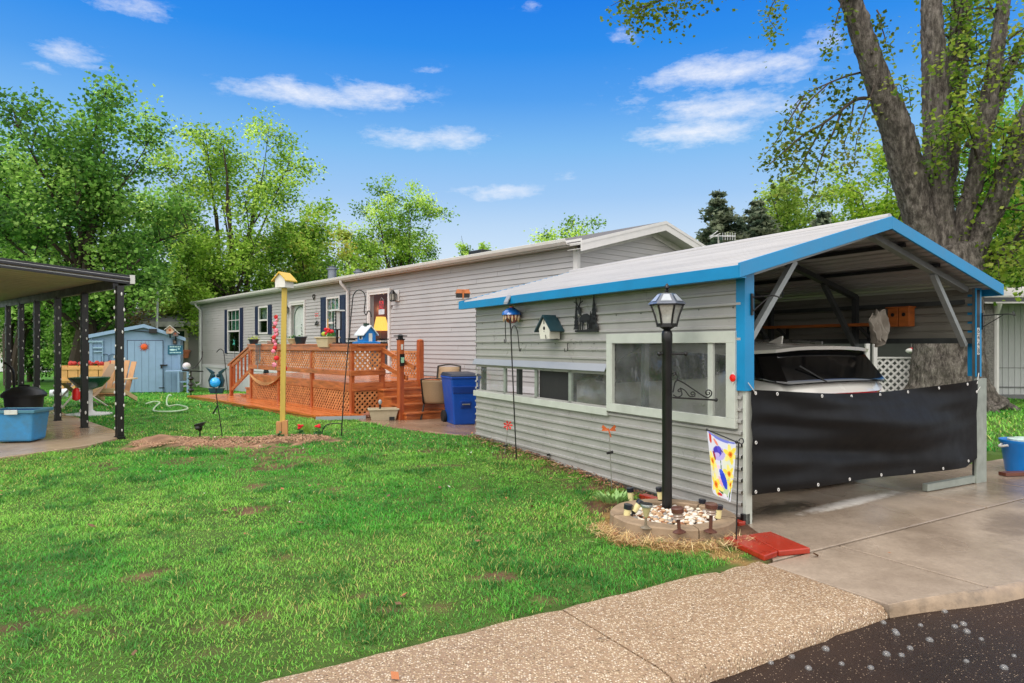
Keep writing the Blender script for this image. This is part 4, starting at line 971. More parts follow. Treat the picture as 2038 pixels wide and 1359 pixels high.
# windows with shutters
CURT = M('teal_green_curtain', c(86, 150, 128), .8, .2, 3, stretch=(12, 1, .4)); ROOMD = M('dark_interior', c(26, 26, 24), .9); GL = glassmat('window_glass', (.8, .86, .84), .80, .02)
for i, (x0, x1, z0, z1) in enumerate(wins):
    b = B(); fw = .055; zm_ = z0 + (z1 - z0) * .5
    frame_rect(b, x0, x1, z0, z1, fw, fw, fw, fw, -.04, .045); b.box(x0 + fw, -.03, zm_ - .03, x1 - fw, .038, zm_ + .03); f = b.obj('window', TRIM, mh, bev=.004)
    b = B(); b.box(x0 + fw, .0, z0 + fw, x1 - fw, .006, zm_ - .03); b.box(x0 + fw, .012, zm_ + .03, x1 - fw, .018, z1 - fw); b.obj('pane', GL, f)
    b = B(); g_ = .012
    xs3 = [x0 + (x1 - x0) * t for t in ((.36, .66) if i != 1 else ())]
    for x in xs3: b.box(x - g_, .018, zm_ + .03, x + g_, .024, z1 - fw)
    if i != 1: b.box(x0 + fw, .0185, (zm_ + z1) / 2 - g_, x1 - fw, .0245, (zm_ + z1) / 2 + g_); b.obj('muntin', TRIM, f)
    b = B(); n = 40
    pts = [(x0 + fw + (x1 - x0 - 2 * fw) * k / n, -.10 + .02 * math.sin(k * 1.3) + .01 * math.sin(k * 3.1)) for k in range(n + 1)]
    zl = zm_ - .02 if i != 2 else z0
    b.add([(x, y, zl) for x, y in pts] + [(x, y, z1 - .03) for x, y in pts], [[k, n + 1 + k, n + 2 + k, k + 1] for k in range(n)]); b.obj('curtain', CURT if i != 1 else M('pale_curtain', c(168, 176, 176), .8), f, smooth=True)
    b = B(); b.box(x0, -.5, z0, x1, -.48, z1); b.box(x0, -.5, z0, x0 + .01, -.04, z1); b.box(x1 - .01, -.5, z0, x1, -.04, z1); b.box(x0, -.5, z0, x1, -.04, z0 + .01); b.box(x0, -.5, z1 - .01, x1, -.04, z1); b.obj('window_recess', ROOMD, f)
    for s in (0, 1):
        sw = .30 if i != 2 else .36; xa = (x0 - sw - .01) if s == 0 else x1 + .01; b = B(); za, zb = z0 - .02, z1 + .02
        b.box(xa, .016, za, xa + sw, .034, zb)
        for (p, q) in ((za + .06, (za + zb) / 2 - .04), ((za + zb) / 2 + .04, zb - .06)):
            b.box(xa + .05, .034, p, xa + sw - .05, .040, q); b.hull8([(xa + .07, .040, p + .02), (xa + sw - .07, .040, p + .02), (xa + sw - .07, .048, p + .05), (xa + .07, .048, p + .05), (xa + .07, .040, q - .02), (xa + sw - .07, .040, q - .02), (xa + sw - .07, .048, q - .05), (xa + .07, .048, q - .05)])
        b.box(xa, .034, za, xa + .05, .046, zb); b.box(xa + sw - .05, .034, za, xa + sw, .046, zb); b.box(xa + .05, .034, zb - .06, xa + sw - .05, .046, zb); b.box(xa + .05, .034, za, xa + sw - .05, .046, za + .06); b.box(xa + .05, .034, (za + zb) / 2 - .04, xa + sw - .05, .046, (za + zb) / 2 + .04)
        b.obj('shutter', NAVY, mh)
# doors
GREYP = M('grey_door_panel', c(92, 104, 116), .5, .08, 5); GLD = glassmat('door_glass', (.96, .97, .97), .97, .02)
for i, (x0, x1, z0, z1) in enumerate(doors):
    b = B(); frame_rect(b, x0, x1, z0, z1, .07, .07, .02, .07, -.12, .05); d = b.obj('door', TRIM, mh, bev=.004)
    a0, a1 = x0 + .07, x1 - .07
    zq = z0 + (.62 if i == 0 else .72)
    b = B(); frame_rect(b, a0, a1, z0 + .02, z1 - .07, .05, .05, .1, .06, .0, .035); b.box(a0 + .05, .0, zq, a1 - .05, .035, zq + .045); b.obj('storm_frame', TRIM, d, bev=.003)
    b = B(); b.poly([(a0 + .05, .015, zq + .045), (a1 - .05, .015, zq + .045), (a1 - .05, .015, z1 - .13), (a0 + .05, .015, z1 - .13)]); b.obj('pane', GLD, d)
    b = B(); b.box(a0 + .05, .008, z0 + .12, a1 - .05, .022, zq); b.obj('kick_panel', GREYP if i == 0 else M('dark_door_panel', c(60, 56, 60), .4), d)
    b = B(); xh = a0 + .03 if i == 1 else a1 - .03; b.box(xh - .015, .035, zq - .06, xh + .015, .075, zq + .03); b.obj('handle', BLACKP, d)
    b = B()
    if i == 0:
        b.box(a0, -.10, z0, a1, -.09, z1 - .05); bk = b.obj('inner_door', M('white_inner_door', c(198, 204, 200), .4), d)
        cxm = (a0 + a1) / 2; b = B(); hwid = (a1 - a0) / 2 - .1; ar = [(cxm - hwid, z0 + .9)] + [(cxm + hwid * math.cos(t), z1 - .5 + .32 * math.sin(t)) for t in np.linspace(math.pi, 0, 14)] + [(cxm + hwid, z0 + .9)]
        b.tube([(x, -.085, z) for x, z in ar], .022, 6); b.obj('arched_moulding', M('grey_green_moulding', c(110, 128, 122), .5), d)
        b = B()
        for k in range(7): b.ell((cxm - .12 + .02 * math.sin(k * 2), -.07, z1 - .75 - k * .1), (.02, .008, .028), 6, 4)
        b.obj('hanging_charm', M('dark_green_charm', c(60, 80, 60)), d)
    else:
        W_ = M('warm_wall', c(128, 70, 44), .8, .3, 2); b.box(a0 - .9, -1.7, z0, a1 + .4, -1.68, z1); b.box(a0 - .9, -1.7, z0, a0 - .88, -.12, z1); b.box(a1 + .4, -1.7, z0, a1 + .42, -.12, z1); b.box(a0 - .9, -1.7, z0 - .01, a1 + .4, -.12, z0); b.box(a0 - .9, -1.7, z1, a1 + .4, -.12, z1 + .01); b.obj('hallway', W_, d)
D2 = doors[1]; a0, a1, z0, z1 = D2[0] + .07, D2[1] - .07, D2[2], D2[3]
# lamp in the hallway
xl, zl = FH.hit(757, 648, -.55); lp = T('table_lamp', 'lit table lamp with pleated yellow shade inside the open doorway', 'lamp', FH.W(xl, -.55, 0), HANG)
bl_ = bpy.data.lights.new('lamp_bulb', 'POINT'); bo_ = bpy.data.objects.new('lamp_bulb', bl_); COL.objects.link(bo_); bo_.parent = lp; bo_.location = (0, 0, zl + .45); bl_.energy = 14; bl_.color = (1, .62, .3); bl_.shadow_soft_size = .06
b = B(); n = 40; zt, zb = zl + .24, zl - .14
b.add([((.13 + .012 * (k % 2)) * math.cos(2 * math.pi * k / n), (.13 + .012 * (k % 2)) * math.sin(2 * math.pi * k / n), zt) for k in range(n)] + [((.23 + .015 * (k % 2)) * math.cos(2 * math.pi * k / n), (.23 + .015 * (k % 2)) * math.sin(2 * math.pi * k / n), zb) for k in range(n)], [[k, (k + 1) % n, n + (k + 1) % n, n + k] for k in range(n)])
b.obj('lamp_shade', M('lit_lamp_shade', c(220, 160, 60), .7, .1, 4, emit=((1.0, .58, .10), .85)), lp, smooth=False)
b = B(); b.lathe([(.1, z0), (.1, z0 + .03), (.03, z0 + .06), (.06, (z0 + zb) / 2), (.02, zb + .05), (.012, zt)], 14); b.obj('lamp_base', M('brass', c(150, 110, 60), .35, metal=.7), lp, smooth=True)
# sale sign
xs1, zs1 = FH.hit(768, 611, -.02); sg = T('sale_sign', 'red and black for sale sign hanging in the glass door', 'sign', FH.W(FH.hit(759.5, 607, -.03)[0], -.03, 0), HANG)
_, zt = FH.hit(759.5, 598.5, -.03); _, zm1 = FH.hit(759.5, 615.5, -.03); _, zb = FH.hit(759.5, 625.5, -.03)
hwS = .145
b = B(); b.mat(0).box(-hwS, 0, zm1, hwS, .006, zt); b.mat(1).box(-hwS, 0, zb, hwS, .005, zm1); b.obj('board', [M('sign_black', c(20, 14, 14), .4), M('sign_white', c(206, 208, 214), .5)], sg)
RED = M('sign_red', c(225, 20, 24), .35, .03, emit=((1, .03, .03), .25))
hS = zt - zm1
textmesh('lettering', 'FOR', hS * .62, RED, sg, plane_mtx((0, .0075, zm1 + hS * .75), (-1, 0, 0)), .001, font_scale_x=.95)
textmesh('lettering', 'SALE', hS * .62, RED, sg, plane_mtx((0, .0075, zm1 + hS * .26), (-1, 0, 0)), .001, font_scale_x=.8)
b = B(); b.tube([(-.1, .0, zt), (0, 0, zt + .09), (.1, 0, zt)], .003, 4); b.obj('cord', WHITE, sg)
# wall lights
for px, py in ((572, 616), (785, 589)):
    x, z = hx(px, py, .1); l_ = T('wall_light', 'black coach lantern on white plate ' + ('by the white storm door' if px < 700 else 'beside the door with the sale sign'), 'wall light', FH.W(x, .02, 0), HANG, 'coach lanterns beside the doors')
    b = B(); b.box(-.1, 0, z - .13, .1, .02, z + .15); b.obj('back_plate', TRIM, l_, bev=.003)
    b = B(); b.lathe([(.0, .15), (.03, .14), (.085, .06), (.09, .05)], 12, o=(.0, .13, z)); b.lathe([(.075, -.13), (.075, -.11), (.06, -.10)], 12, o=(0, .13, z)); b.bar((0, .0, z + .02), (0, .1, z + .09), .025, .025)
    for k in range(6): t = k * math.pi / 3; b.bar((.08 * math.cos(t), .13 + .08 * math.sin(t), z + .05), (.07 * math.cos(t), .13 + .07 * math.sin(t), z - .11), .012, .012)
    b.obj('lantern_cage', BLACKP, l_)
    b = B(); b.lathe([(.07, .05), (.06, -.10)], 12, o=(0, .13, z)); b.obj('glass', M('frosted_lantern', c(150, 150, 140), .3), l_, smooth=True)
# ornaments on the wall
x, z = hx(625, 590.5, .03); t_ = T('wall_wreath', 'tiny dark heart-shaped wreath high on the home wall', 'wreath', FH.W(x, .02, 0), HANG)
b = B(); b.tube([(.085 * .6 * 16 / 16 * math.sin(a) ** 3 * 1.4, .02, z + .0055 * (13 * math.cos(a) - 5 * math.cos(2 * a) - 2 * math.cos(3 * a) - math.cos(4 * a))) for a in np.linspace(0, 2 * math.pi, 24)], .014, 6, False); b.obj('twigs', M('dark_twigs', c(44, 40, 38), .9), t_)
x, z = hx(630, 626, .03); t_ = T('wall_plaque', 'small red and white scrollwork plaque on the home wall', 'plaque', FH.W(x, .02, 0), HANG)
b = B(); b.box(-.13, 0, z - .09, .13, .008, z - .02); b.box(-.12, 0, z + .0, .12, .008, z + .06); b.obj('board', WHITE, t_)
b = B()
for k in range(6): b.ell((-.1 + .04 * k, .012, z - .05 + .025 * (k % 2)), (.018, .006, .022), 6, 4); b.ell((-.1 + .04 * k, .012, z + .03), (.02, .006, .015), 6, 4)
b.obj('scroll', M('plaque_red', c(196, 40, 60), .5), t_)
x, z = hx(629, 645, .05); t_ = T('wall_ornament', 'small black flying bird ornament below the red plaque', 'ornament', FH.W(x, .02, 0), HANG)
b = B(); b.ell((0, .03, z), (.10, .02, .035), 10, 6); b.bar((.05, .03, z), (-.08, .03, z + .09), .02, .04); b.bar((-.08, .03, z), (-.16, .03, z + .03), .02, .03); b.tube([(0, .03, z), (0, .03, z + .5)], .003, 4); b.obj('bird', INK, t_)
# ================================================================== deck
WD = M('wet_orange_stain', c(150, 78, 42), .36, .24, 3.5, .15, 40, col2=c(184, 106, 56), coat=.35, stretch=(1, 1, 6), dirt=.12)
WB = M('wet_orange_boards', c(180, 88, 36), .28, .26, 2.5, .1, 30, col2=c(204, 116, 54), coat=.22, stretch=(.35, 5, 5), dirt=.15)
WL = M('orange_lattice', c(186, 118, 68), .5, .22, 7, col2=c(202, 140, 90)); WP = M('orange_post', c(158, 74, 32), .4, .2, 4, col2=c(172, 88, 42), coat=.25, stretch=(4, 4, .6))
dk = T('deck', 'orange-stained timber deck with lattice rails and steps, along the home wall', 'deck', FD.o, HANG)
DLEN, DD, DZ = 5.32, 2.56, .79
b = B(); n = 18
for k in range(n): y = -DD + DD * k / n; b.box(-.02, y + .003, DZ - .03, DLEN, y + DD / n - .003, DZ)
b.obj('floor_boards', WB, dk, bev=.003)
b = B(); b.box(-.02, .0, DZ - .17, DLEN + .02, .04, DZ - .005); b.box(-.06, -.62, DZ - .165, -.02, .04, DZ - .008); b.box(-.03, -DD, DZ - .165, .01, -.62, DZ - .03); b.box(DLEN, -DD, DZ - .165, DLEN + .04, 0, DZ - .008); b.obj('rim_board', WD, dk, bev=.004)
b = B(); b.box(.06, -DD + .1, .2, DLEN - .06, -.12, .22); b.box(.05, -.14, .15, DLEN - .05, -.12, DZ - .16); b.box(.05, -.62, .15, .07, -.14, DZ - .16); b.obj('under_deck_shade', M('dark_void', c(20, 14, 10), .95), dk)  # near-black sheets behind the lattice stand in for shade under the deck
posts = [0, DLEN / 3, 2 * DLEN / 3, DLEN]
for x in posts: b = B(); b.box(x - .045, -.01, .1, x + .045, .06, 1.49); b.obj('post', WP, dk, bev=.004)
b = B(); b.box(-.045, -.66, .1, .045, -.575, 1.49); b.obj('post', WP, dk, bev=.004)
for (y) in (-1.9,): pass
b = B(); b.box(-.09, -.05, 1.49, DLEN + .09, .11, 1.53); b.box(-.10, -.7, 1.49, .06, -.05, 1.53); b.box(-.02, .06, 1.39, DLEN + .02, .095, 1.49); b.box(-.08, -.66, 1.39, -.045, .095, 1.49); b.obj('top_rail', WD, dk, bev=.005)
b = B(); b.box(-.02, .055, .92, DLEN + .02, .09, 1.02); b.box(-.08, -.66, .92, -.045, .09, 1.02); b.obj('bottom_rail', WD, dk, bev=.005)
def lattice(b, u0, u1, z0, z1, fn, pitch=.075, w_=.036, th=.008):
    """two layers of diagonal laths clipped to a rectangle; fn(u, off, z) -> xyz"""
    for lay, s in ((0, 1), (1, -1)):
        k0 = int((z0 - (u1 if s > 0 else -u0) - 1) / pitch / 1.414) - 2
        dstep = pitch * 1.414; c0 = (z0 - u1 if s > 0 else z0 + u0); c1 = (z1 - u0 if s > 0 else z1 + u1); cc_ = c0
        while cc_ < c1:            # lath centre line z = s*u + cc
            us = []
            for e in (cc_ - w_ * .7, cc_ + w_ * .7):
                ua, ub = ((z0 - e) / s, (z1 - e) / s); ua, ub = min(ua, ub), max(ua, ub); ua = max(ua, u0); ub = min(ub, u1); us.append((ua, ub, e))
            (a1_, b1_, e1), (a2_, b2_, e2) = us
            if b1_ > a1_ and b2_ > a2_:
                o = lay * th
                P = [(a1_, s * a1_ + e1), (b1_, s * b1_ + e1), (b2_, s * b2_ + e2), (a2_, s * a2_ + e2)]
                f = [fn(u, o, z) for u, z in P]; g_ = [fn(u, o + th, z) for u, z in P]
                b.add(f + g_, [[0, 1, 2, 3], [7, 6, 5, 4], [0, 4, 5, 1], [1, 5, 6, 2], [2, 6, 7, 3], [3, 7, 4, 0]])
            cc_ += dstep
for xa, xb in zip(posts, posts[1:]):
    b = B(); lattice(b, xa + .045, xb - .045, 1.02, 1.39, lambda u, o, z: (u, .03 + o, z)); b.obj('lattice_panel', WL, dk)
    b = B(); lattice(b, xa + .045, xb - .045, .18, DZ - .17, lambda u, o, z: (u, .012 + o, z)); b.obj('lattice_panel', WL, dk)
b = B(); lattice(b, -.57, 0.0, 1.02, 1.39, lambda u, o, z: (-.03 - o, u, z)); b.obj('lattice_panel', WL, dk)
b = B(); lattice(b, -.57, 0.0, .18, DZ - .17, lambda u, o, z: (-.02 - o, u, z)); b.obj('lattice_panel', WL, dk)
b = B(); b.box(-.05, .03, .13, DLEN, .05, .19); b.box(-.05, -.6, .13, -.03, .03, .19); b.obj('kick_board', WD, dk)
# right-hand stairs
b = B(); nst = 4; rise = (DZ - .13) / (nst + 1)
for k in range(1, nst + 1):
    zt = DZ - rise * k; xa, xb = -.02 - .27 * k, -.02 - .27 * (k - 1)
    y0 = -.5; y1 = -1.5 - .01 * k
    b.box(xa, y1, .1, xb, y0, zt - .035); b.box(xa - .025, y1 - .01, zt - .035, xb, y0 + .02, zt)
b.obj('stair', WD, dk, bev=.005)
b = B(); b.box(-1.02, -.50, .1, -.92, -.40, 1.60); p1 = b.obj('stair_post', WP, dk, bev=.006)
b = B(); b.box(-1.03, -.51, 1.60, -.91, -.39, 1.62); b.prism([(-1.06, -.54, 1.66), (-.88, -.54, 1.66), (-.88, -.36, 1.66), (-1.06, -.36, 1.66)], (0, 0, .02)); b.lathe([(.05, 1.62), (.05, 1.66)], 10, o=(-.97, -.45, 0)); b.lathe([(.06, 1.68), (.03, 1.70), (0, 1.705)], 10, o=(-.97, -.45, 0)); b.obj('solar_cap', BLACKP, p1)
b = B(); b.box(-.055, -1.56, .5, .055, -1.45, 1.58); b.lathe([(.07, 1.58), (.07, 1.61), (0, 1.63)], 8, o=(0, -1.505, 0)); b.obj('stair_post', WP, dk, bev=.006)
for p_, q_ in (((-.04, -.60, 1.42), (-1.33, -.53, 1.10)), ((-.04, -.60, 1.12), (-1.08, -.53, .90))): b = B(); b.bar(p_, q_, .04, .085); b.obj('handrail', WD, dk, bev=.004)
b = B(); lattice(b, .06, 1.12, .86, 1.34, lambda u, o, z: (u, -1.51 + o, z)); b.box(.055, -1.525, 1.34, 1.14, -1.485, 1.385); b.box(.055, -1.525, .82, 1.14, -1.485, .86); b.obj('lattice_panel', WL, dk)
# left-hand stairs
b = B()
for k in range(1, 4):
    zt = DZ - .19 * k; xa = DLEN + .04 + .36 * (k - 1); b.box(xa, -1.6, .0, xa + .36, -.1, zt - .035); b.box(xa, -1.62, zt - .035, xa + .39, -.08, zt)
b.obj('stair', WD, dk, bev=.005)
xe = 6.85; b = B(); b.box(xe - .05, -.02, -.05, xe + .05, .06, 1.02); b.obj('stair_post', WP, dk, bev=.005)
for p_, q_, w_, h_ in (((DLEN - .05, .02, 1.53), (xe + .2, .02, .96), .09, .04), ((DLEN, .02, 1.44), (xe, .02, .93), .04, .09), ((DLEN, .02, .92), (xe, .02, .30), .04, .09)): b = B(); b.bar(p_, q_, w_, h_); b.obj('handrail', WD, dk, bev=.004)
for k in range(5):
    t = (k + .7) / 5.6; x = DLEN + (xe - DLEN) * t; b = B(); b.box(x - .02, .0, .92 - .62 * t, x + .02, .04, 1.44 - .51 * t); b.obj('baluster', WP, dk)
b = B()
for k in range(4):
    pts = []
    for i in range(15):
        t = i / 14; x = 3.3 + 2.05 * t; pts.append((x, .06 + .012 * k, .80 - (.19 + .03 * k) * math.sin(math.pi * t) ** .8 + .01 * k))
    b.tube(pts, .009, 6)
rp = b.obj('rope_coil', M('tan_rope', c(176, 132, 84), .8), None, smooth=True); rp.location = FD.o; rp.rotation_euler = (0, 0, HANG); tag(rp, 'tan rope looped slackly along the front of the deck', 'rope')
# low wet boardwalk
bw = T('boardwalk', 'low wet orange plank walkway in front of the deck', 'boardwalk', FD.o, HANG)
fr_pts = [(-.42, .0), (-.03, .74), (1.5, .82), (3.25, .94), (8.2, .78)]; zb_ = lambda x: gzf(*rel(FD.W(x, .4)))
def yfront(x):
    for (xa, ya), (xb, yb) in zip(fr_pts, fr_pts[1:]):
        if xa <= x <= xb: return ya + (yb - ya) * (x - xa) / (xb - xa)
    return 1.0
b = B(); nb = 11; 
for k in range(nb):
    y0 = -.6 + .145 * k; y1 = y0 + .139; pts = []
    xsamp = [-.42 + .06 * i for i in range(144)]
    xin = [x for x in xsamp if yfront(x) > y0 + .02 and (y1 < .02 and x > DLEN + .1 or y1 >= .02)]
    if not xin: continue
    x0_, x1_ = xin[0], xin[-1]
    top = []
    for x in np.linspace(x0_, x1_, 24): top.append((x, y0 if y0 > .0 or x > DLEN else .0, min(y1, max(yfront(x), y0 + .01))))
    P0 = [(x, ya, zb_(x) + .085) for x, ya, yb in top]; P1 = [(x, yb, zb_(x) + .085) for x, ya, yb in top]; kk = len(top)
    b.add(P0 + P1 + [(x, y, z - .03) for x, y, z in P0] + [(x, y, z - .03) for x, y, z in P1], [[i, i + 1, kk + i + 1, kk + i] for i in range(kk - 1)] + [[2 * kk + i, 2 * kk + i + 1, i + 1, i] for i in range(kk - 1)] + [[kk + i, kk + i + 1, 3 * kk + i + 1, 3 * kk + i] for i in range(kk - 1)] + [[0, kk, 3 * kk, 2 * kk], [kk - 1, 3 * kk - 1, 4 * kk - 1, 2 * kk - 1]])
b.obj('plank', WB, bw)
b = B(); xs4 = np.linspace(-.42, 8.15, 60); P = [(x, yfront(x) - .02, zb_(x)) for x in xs4]; kk = len(P)
b.add([(x, y, z - .02) for x, y, z in P] + [(x, y, z + .055) for x, y, z in P], [[i, i + 1, kk + i + 1, kk + i] for i in range(kk - 1)]); b.box(8.16, -.6, -.1, 8.2, .76, zb_(8.2) + .055); b.obj('edge_joist', WD, bw)
b = B(); p0, p1_ = FD.W(-.46, .05), FD.W(.36, .42); b.bar((-.46, -.02, .165), (-.05, .77, .165), .02, .07); b.obj('metal_edge', M('silver_flashing', c(190, 194, 196)), bw)
# ------------------------------------------------------------------ on the deck rail
def onrail(px, py, y=.03): x, z = FD.hit(px, py, y); return x
CREAMP = M('beige_plastic_planter', c(196, 180, 146), .5, .07, 6, dirt=.1); PETR = M('red_petals', c(206, 22, 34), .6, .15, 30); LEAFG = M('plant_green', c(70, 122, 42), .6, .3, 22); LEAFY = M('plant_lime', c(160, 176, 50), .6, .3, 22)
def planter(b, L_, W_, Hh, z0, x0=0, y0=0, taper=.8):
    a, w_ = L_ / 2, W_ / 2; o, ins = [], []
    for s, z in ((taper, z0), (1, z0 + Hh - .03)): o.append([(x0 - a * s, y0 - w_ * s, z), (x0 + a * s, y0 - w_ * s, z), (x0 + a * s, y0 + w_ * s, z), (x0 - a * s, y0 + w_ * s, z)])
    b.hull8(o[0] + o[1]); a += .02; w_ += .02
    b.box(x0 - a, y0 - w_, z0 + Hh - .03, x0 + a, y0 - w_ + .035, z0 + Hh); b.box(x0 - a, y0 + w_ - .035, z0 + Hh - .03, x0 + a, y0 + w_, z0 + Hh); b.box(x0 - a, y0 - w_ + .035, z0 + Hh - .03, x0 - a + .035, y0 + w_ - .035, z0 + Hh); b.box(x0 + a - .035, y0 - w_ + .035, z0 + Hh - .03, x0 + a, y0 + w_ - .035, z0 + Hh)
def leaves_clump(b, n, o, r_, size, rnd):
    for _ in range(n):
        d = Vector((rnd.gauss(0, 1), rnd.gauss(0, 1), abs(rnd.gauss(0, 1)))).normalized(); p = Vector(o) + Vector((d.x * r_[0], d.y * r_[1], d.z * r_[2])) * rnd.uniform(.3, 1)
        a = Vector((rnd.gauss(0, 1), rnd.gauss(0, 1), rnd.gauss(.3, .6))).normalized() * size * rnd.uniform(.6, 1.2); s = a.cross(Vector((rnd.gauss(0, 1), rnd.gauss(0, 1), rnd.gauss(0, 1)))).normalized() * size * .4
        b.add([p - a, p - a * .1 + s, p + a, p - a * .1 - s], [[0, 1, 2, 3]])
rnd = random.Random(4)
x = onrail(652, 686); pt = T('flower_box', 'beige flower box with red blooms straddling the deck rail', 'planter', FD.W(x, .02, 0), HANG)
b = B(); planter(b, .56, .24, .21, 1.46, 0, .02); b.obj('box_body', CREAMP, pt, bev=.006)
b = B(); leaves_clump(b, 60, (-.12, .02, 1.67), (.12, .1, .10), .04, rnd); b.obj('leaf_tuft', LEAFG, pt)
b = B()
for _ in range(16): b.ell((-.09 + rnd.gauss(0, .035), .02 + rnd.gauss(0, .04), 1.78 + rnd.gauss(0, .04)), .032, 6, 4)
b.obj('bloom', PETR, pt)
b = B(); b.ell((.15, .02, 1.73), (.07, .05, .045), 9, 6); b.obj('gourd', LEAFY, pt); b = B(); b.bar((.0, .0, 1.6), (-.03, .02, 2.03), .02, .035); b.obj('wooden_stake', M('pale_stake', c(206, 160, 84), .7), pt)
x = onrail(671, 680); ln = T('tall_lantern', 'tall slim black solar lantern standing on the deck rail', 'lantern', FD.W(x, .03, 0), HANG)
b = B(); b.box(-.07, -.07, 1.53, .07, .07, 1.555); b.box(-.02, -.02, 1.555, .02, .02, 1.80)
for s in (-1, 1):
    for q in (-1, 1): b.box(s * .055 - .008, q * .055 - .008, 1.80, s * .055 + .008, q * .055 + .008, 2.17)
b.box(-.065, -.065, 1.80, .065, .065, 1.82); b.obj('frame', BLACKP, ln)
b = B(); b.prism([(-.11, -.11, 2.17), (.11, -.11, 2.17), (.11, .11, 2.17), (-.11, .11, 2.17)], (0, 0, .025)); b.obj('cap', M('pale_cap', c(200, 205, 205), .4), ln)
b = B(); b.box(-.04, -.04, 1.82, .04, .04, 2.17); b.obj('lens', M('frosted_lens', c(205, 205, 205), .5), ln)
b = B(); 
for k in range(5): b.box(-.015, .041, 1.86 + .06 * k, .015, .047, 1.89 + .06 * k)
b.obj('pattern_plate', INK, ln)
# potted things along the rail, left of the pole
def pot(px, py, nm, lab, col, r0, h, kind_, y=.03, z0=1.53):
    x = onrail(px, py, y); t_ = T(nm, lab, 'flowerpot', FD.W(x, y, 0), HANG)
    b = B(); b.lathe([(r0 * .72, z0), (r0, z0 + h * .85), (r0 * 1.12, z0 + h * .85), (r0 * 1.12, z0 + h), (r0 * .9, z0 + h), (r0 * .8, z0 + h * .8), (0, z0 + h * .8)], 16); b.obj('pot', col, t_, smooth=True)
    b = B()
    if kind_: leaves_clump(b, 50, (0, 0, z0 + h), (r0 * 1.3, r0 * 1.3, .09), .035, rnd); b.obj('leaf_tuft', LEAFY if kind_ == 1 else LEAFG, t_)
    return t_
TERR = M('terracotta', c(168, 82, 48), .7, .12, 12); DKP = M('dark_plastic', c(28, 40, 50), .5)
pot(505, 680, 'flowerpot', 'dark pot of lime leaves at the left end of the deck rail', DKP, .12, .12, 1)
pot(546, 686, 'flowerpot', 'small empty brown pot on the deck rail left of the pole', M('brown_pot', c(110, 64, 44), .6), .08, .12, 0)
pot(586, 686, 'flowerpot', 'wide beige bowl with red stake on the deck rail', CREAMP, .15, .12, 2); pot(598, 683, 'flowerpot', 'black plastic pot in terracotta saucer on the deck rail', DKP, .13, .16, 0)
x = onrail(517, 690, .08); t_ = T('utensil_chime', 'wind chime of old silver kitchen utensils hanging from the deck rail', 'wind chime', FD.W(x, .13, 0), HANG)
b = B(); 
for k, (dx, l_) in enumerate(((.10, .40), (.0, .50), (-.1, .36), (-.16, .30))): b.bar((dx, 0, 1.50), (dx + .015 * math.sin(k * 3), 0, 1.50 - l_), .025, .008); b.ell((dx, 0, 1.47 - l_), (.035, .006, .06), 8, 5)
b.obj('utensil', M('tarnished_silver', c(150, 156, 160), .35, metal=.7), t_); b = B(); b.tube([(.14, 0, 1.52), (-.2, 0, 1.52)], .012, 6); b.obj('hanger', M('teal_paint', c(60, 110, 124)), t_)
x = onrail(533, 684, .0); t_ = T('white_pail', 'white plastic tray lying on the deck rail near the utensils', 'tray', FD.W(x, .0, 0), HANG)
b = B(); planter(b, .42, .2, .09, 1.53, 0, 0, .85); b.obj('tray', WHITE, t_, bev=.005)
for i, (px, y) in enumerate(((707, .03), (763, -.62))):
    x = 0.0; t_ = T('solar_cap_light', 'black solar post cap ' + ('left' if i == 0 else 'right') + ' of the blue birdhouse feeder', 'solar light', FD.W(0, y, 0), HANG, 'solar caps on the deck posts')
    b = B(); b.box(-.08, -.08, 1.53, .08, .08, 1.56); b.box(-.05, -.05, 1.56, .05, .05, 1.61); b.prism([(-.1, -.1, 1.61), (.1, -.1, 1.61), (.1, .1, 1.61), (-.1, .1, 1.61)], (0, 0, .02)); b.obj('housing', BLACKP, t_)
    b = B(); b.box(-.07, -.07, 1.565, .07, .07, 1.6); b.obj('lens', M('frosted_lens', c(205, 205, 205)), t_)
t_ = T('thermometer', 'small dial plates screwed to the tall stair post', 'thermometer', FD.W(-.97, -.45, 0), HANG)
b = B(); b.box(-.061, -.02, 1.42, -.051, .02, 1.52); b.obj('white_plate', WHITE, t_); b = B(); b.box(-.07, -.045, 1.12, -.051, .045, 1.34); b.obj('black_box', BLACKP, t_); b = B(); b.box(-.076, -.03, 1.18, -.07, .03, 1.28); b.obj('green_face', M('pale_green_face', c(140, 190, 160)), t_)
# ================================================================== lamp post and its bed
lpz = Vector((1.35, 5.82, 0)); lpp = T('lamp_post', 'black lamp post with glass lantern and scroll bracket in the pebble bed', 'lamp post', lpz, R(0))
b = B(); b.lathe([(.043, .02), (.043, 1.52), (.047, 1.53), (.047, 1.60), (.04, 1.625), (.022, 1.64), (.02, 1.68)], 20); b.obj('pole', BLACKP, lpp, smooth=True)
A6 = [math.pi / 6 + k * math.pi / 3 + .25 for k in range(6)]
def hexr(r, z): return [(r * math.cos(a), r * math.sin(a), z) for a in A6]
lz0, lz1 = 1.675, 1.845
b = B(); b.prism(hexr(.09, lz0 - .015), (0, 0, .03)); b.lathe([(.03, lz0 - .04), (.07, lz0 - .015)], 12)
for a in A6: b.tube([(.083 * math.cos(a), .083 * math.sin(a), lz0), (.105 * math.cos(a), .105 * math.sin(a), lz0 + .09), (.135 * math.cos(a), .135 * math.sin(a), lz1)], .0085, 6)
b.prism(hexr(.15, lz1), (0, 0, .012)); la = b.obj('lantern', BLACKP, lpp)
b = B()
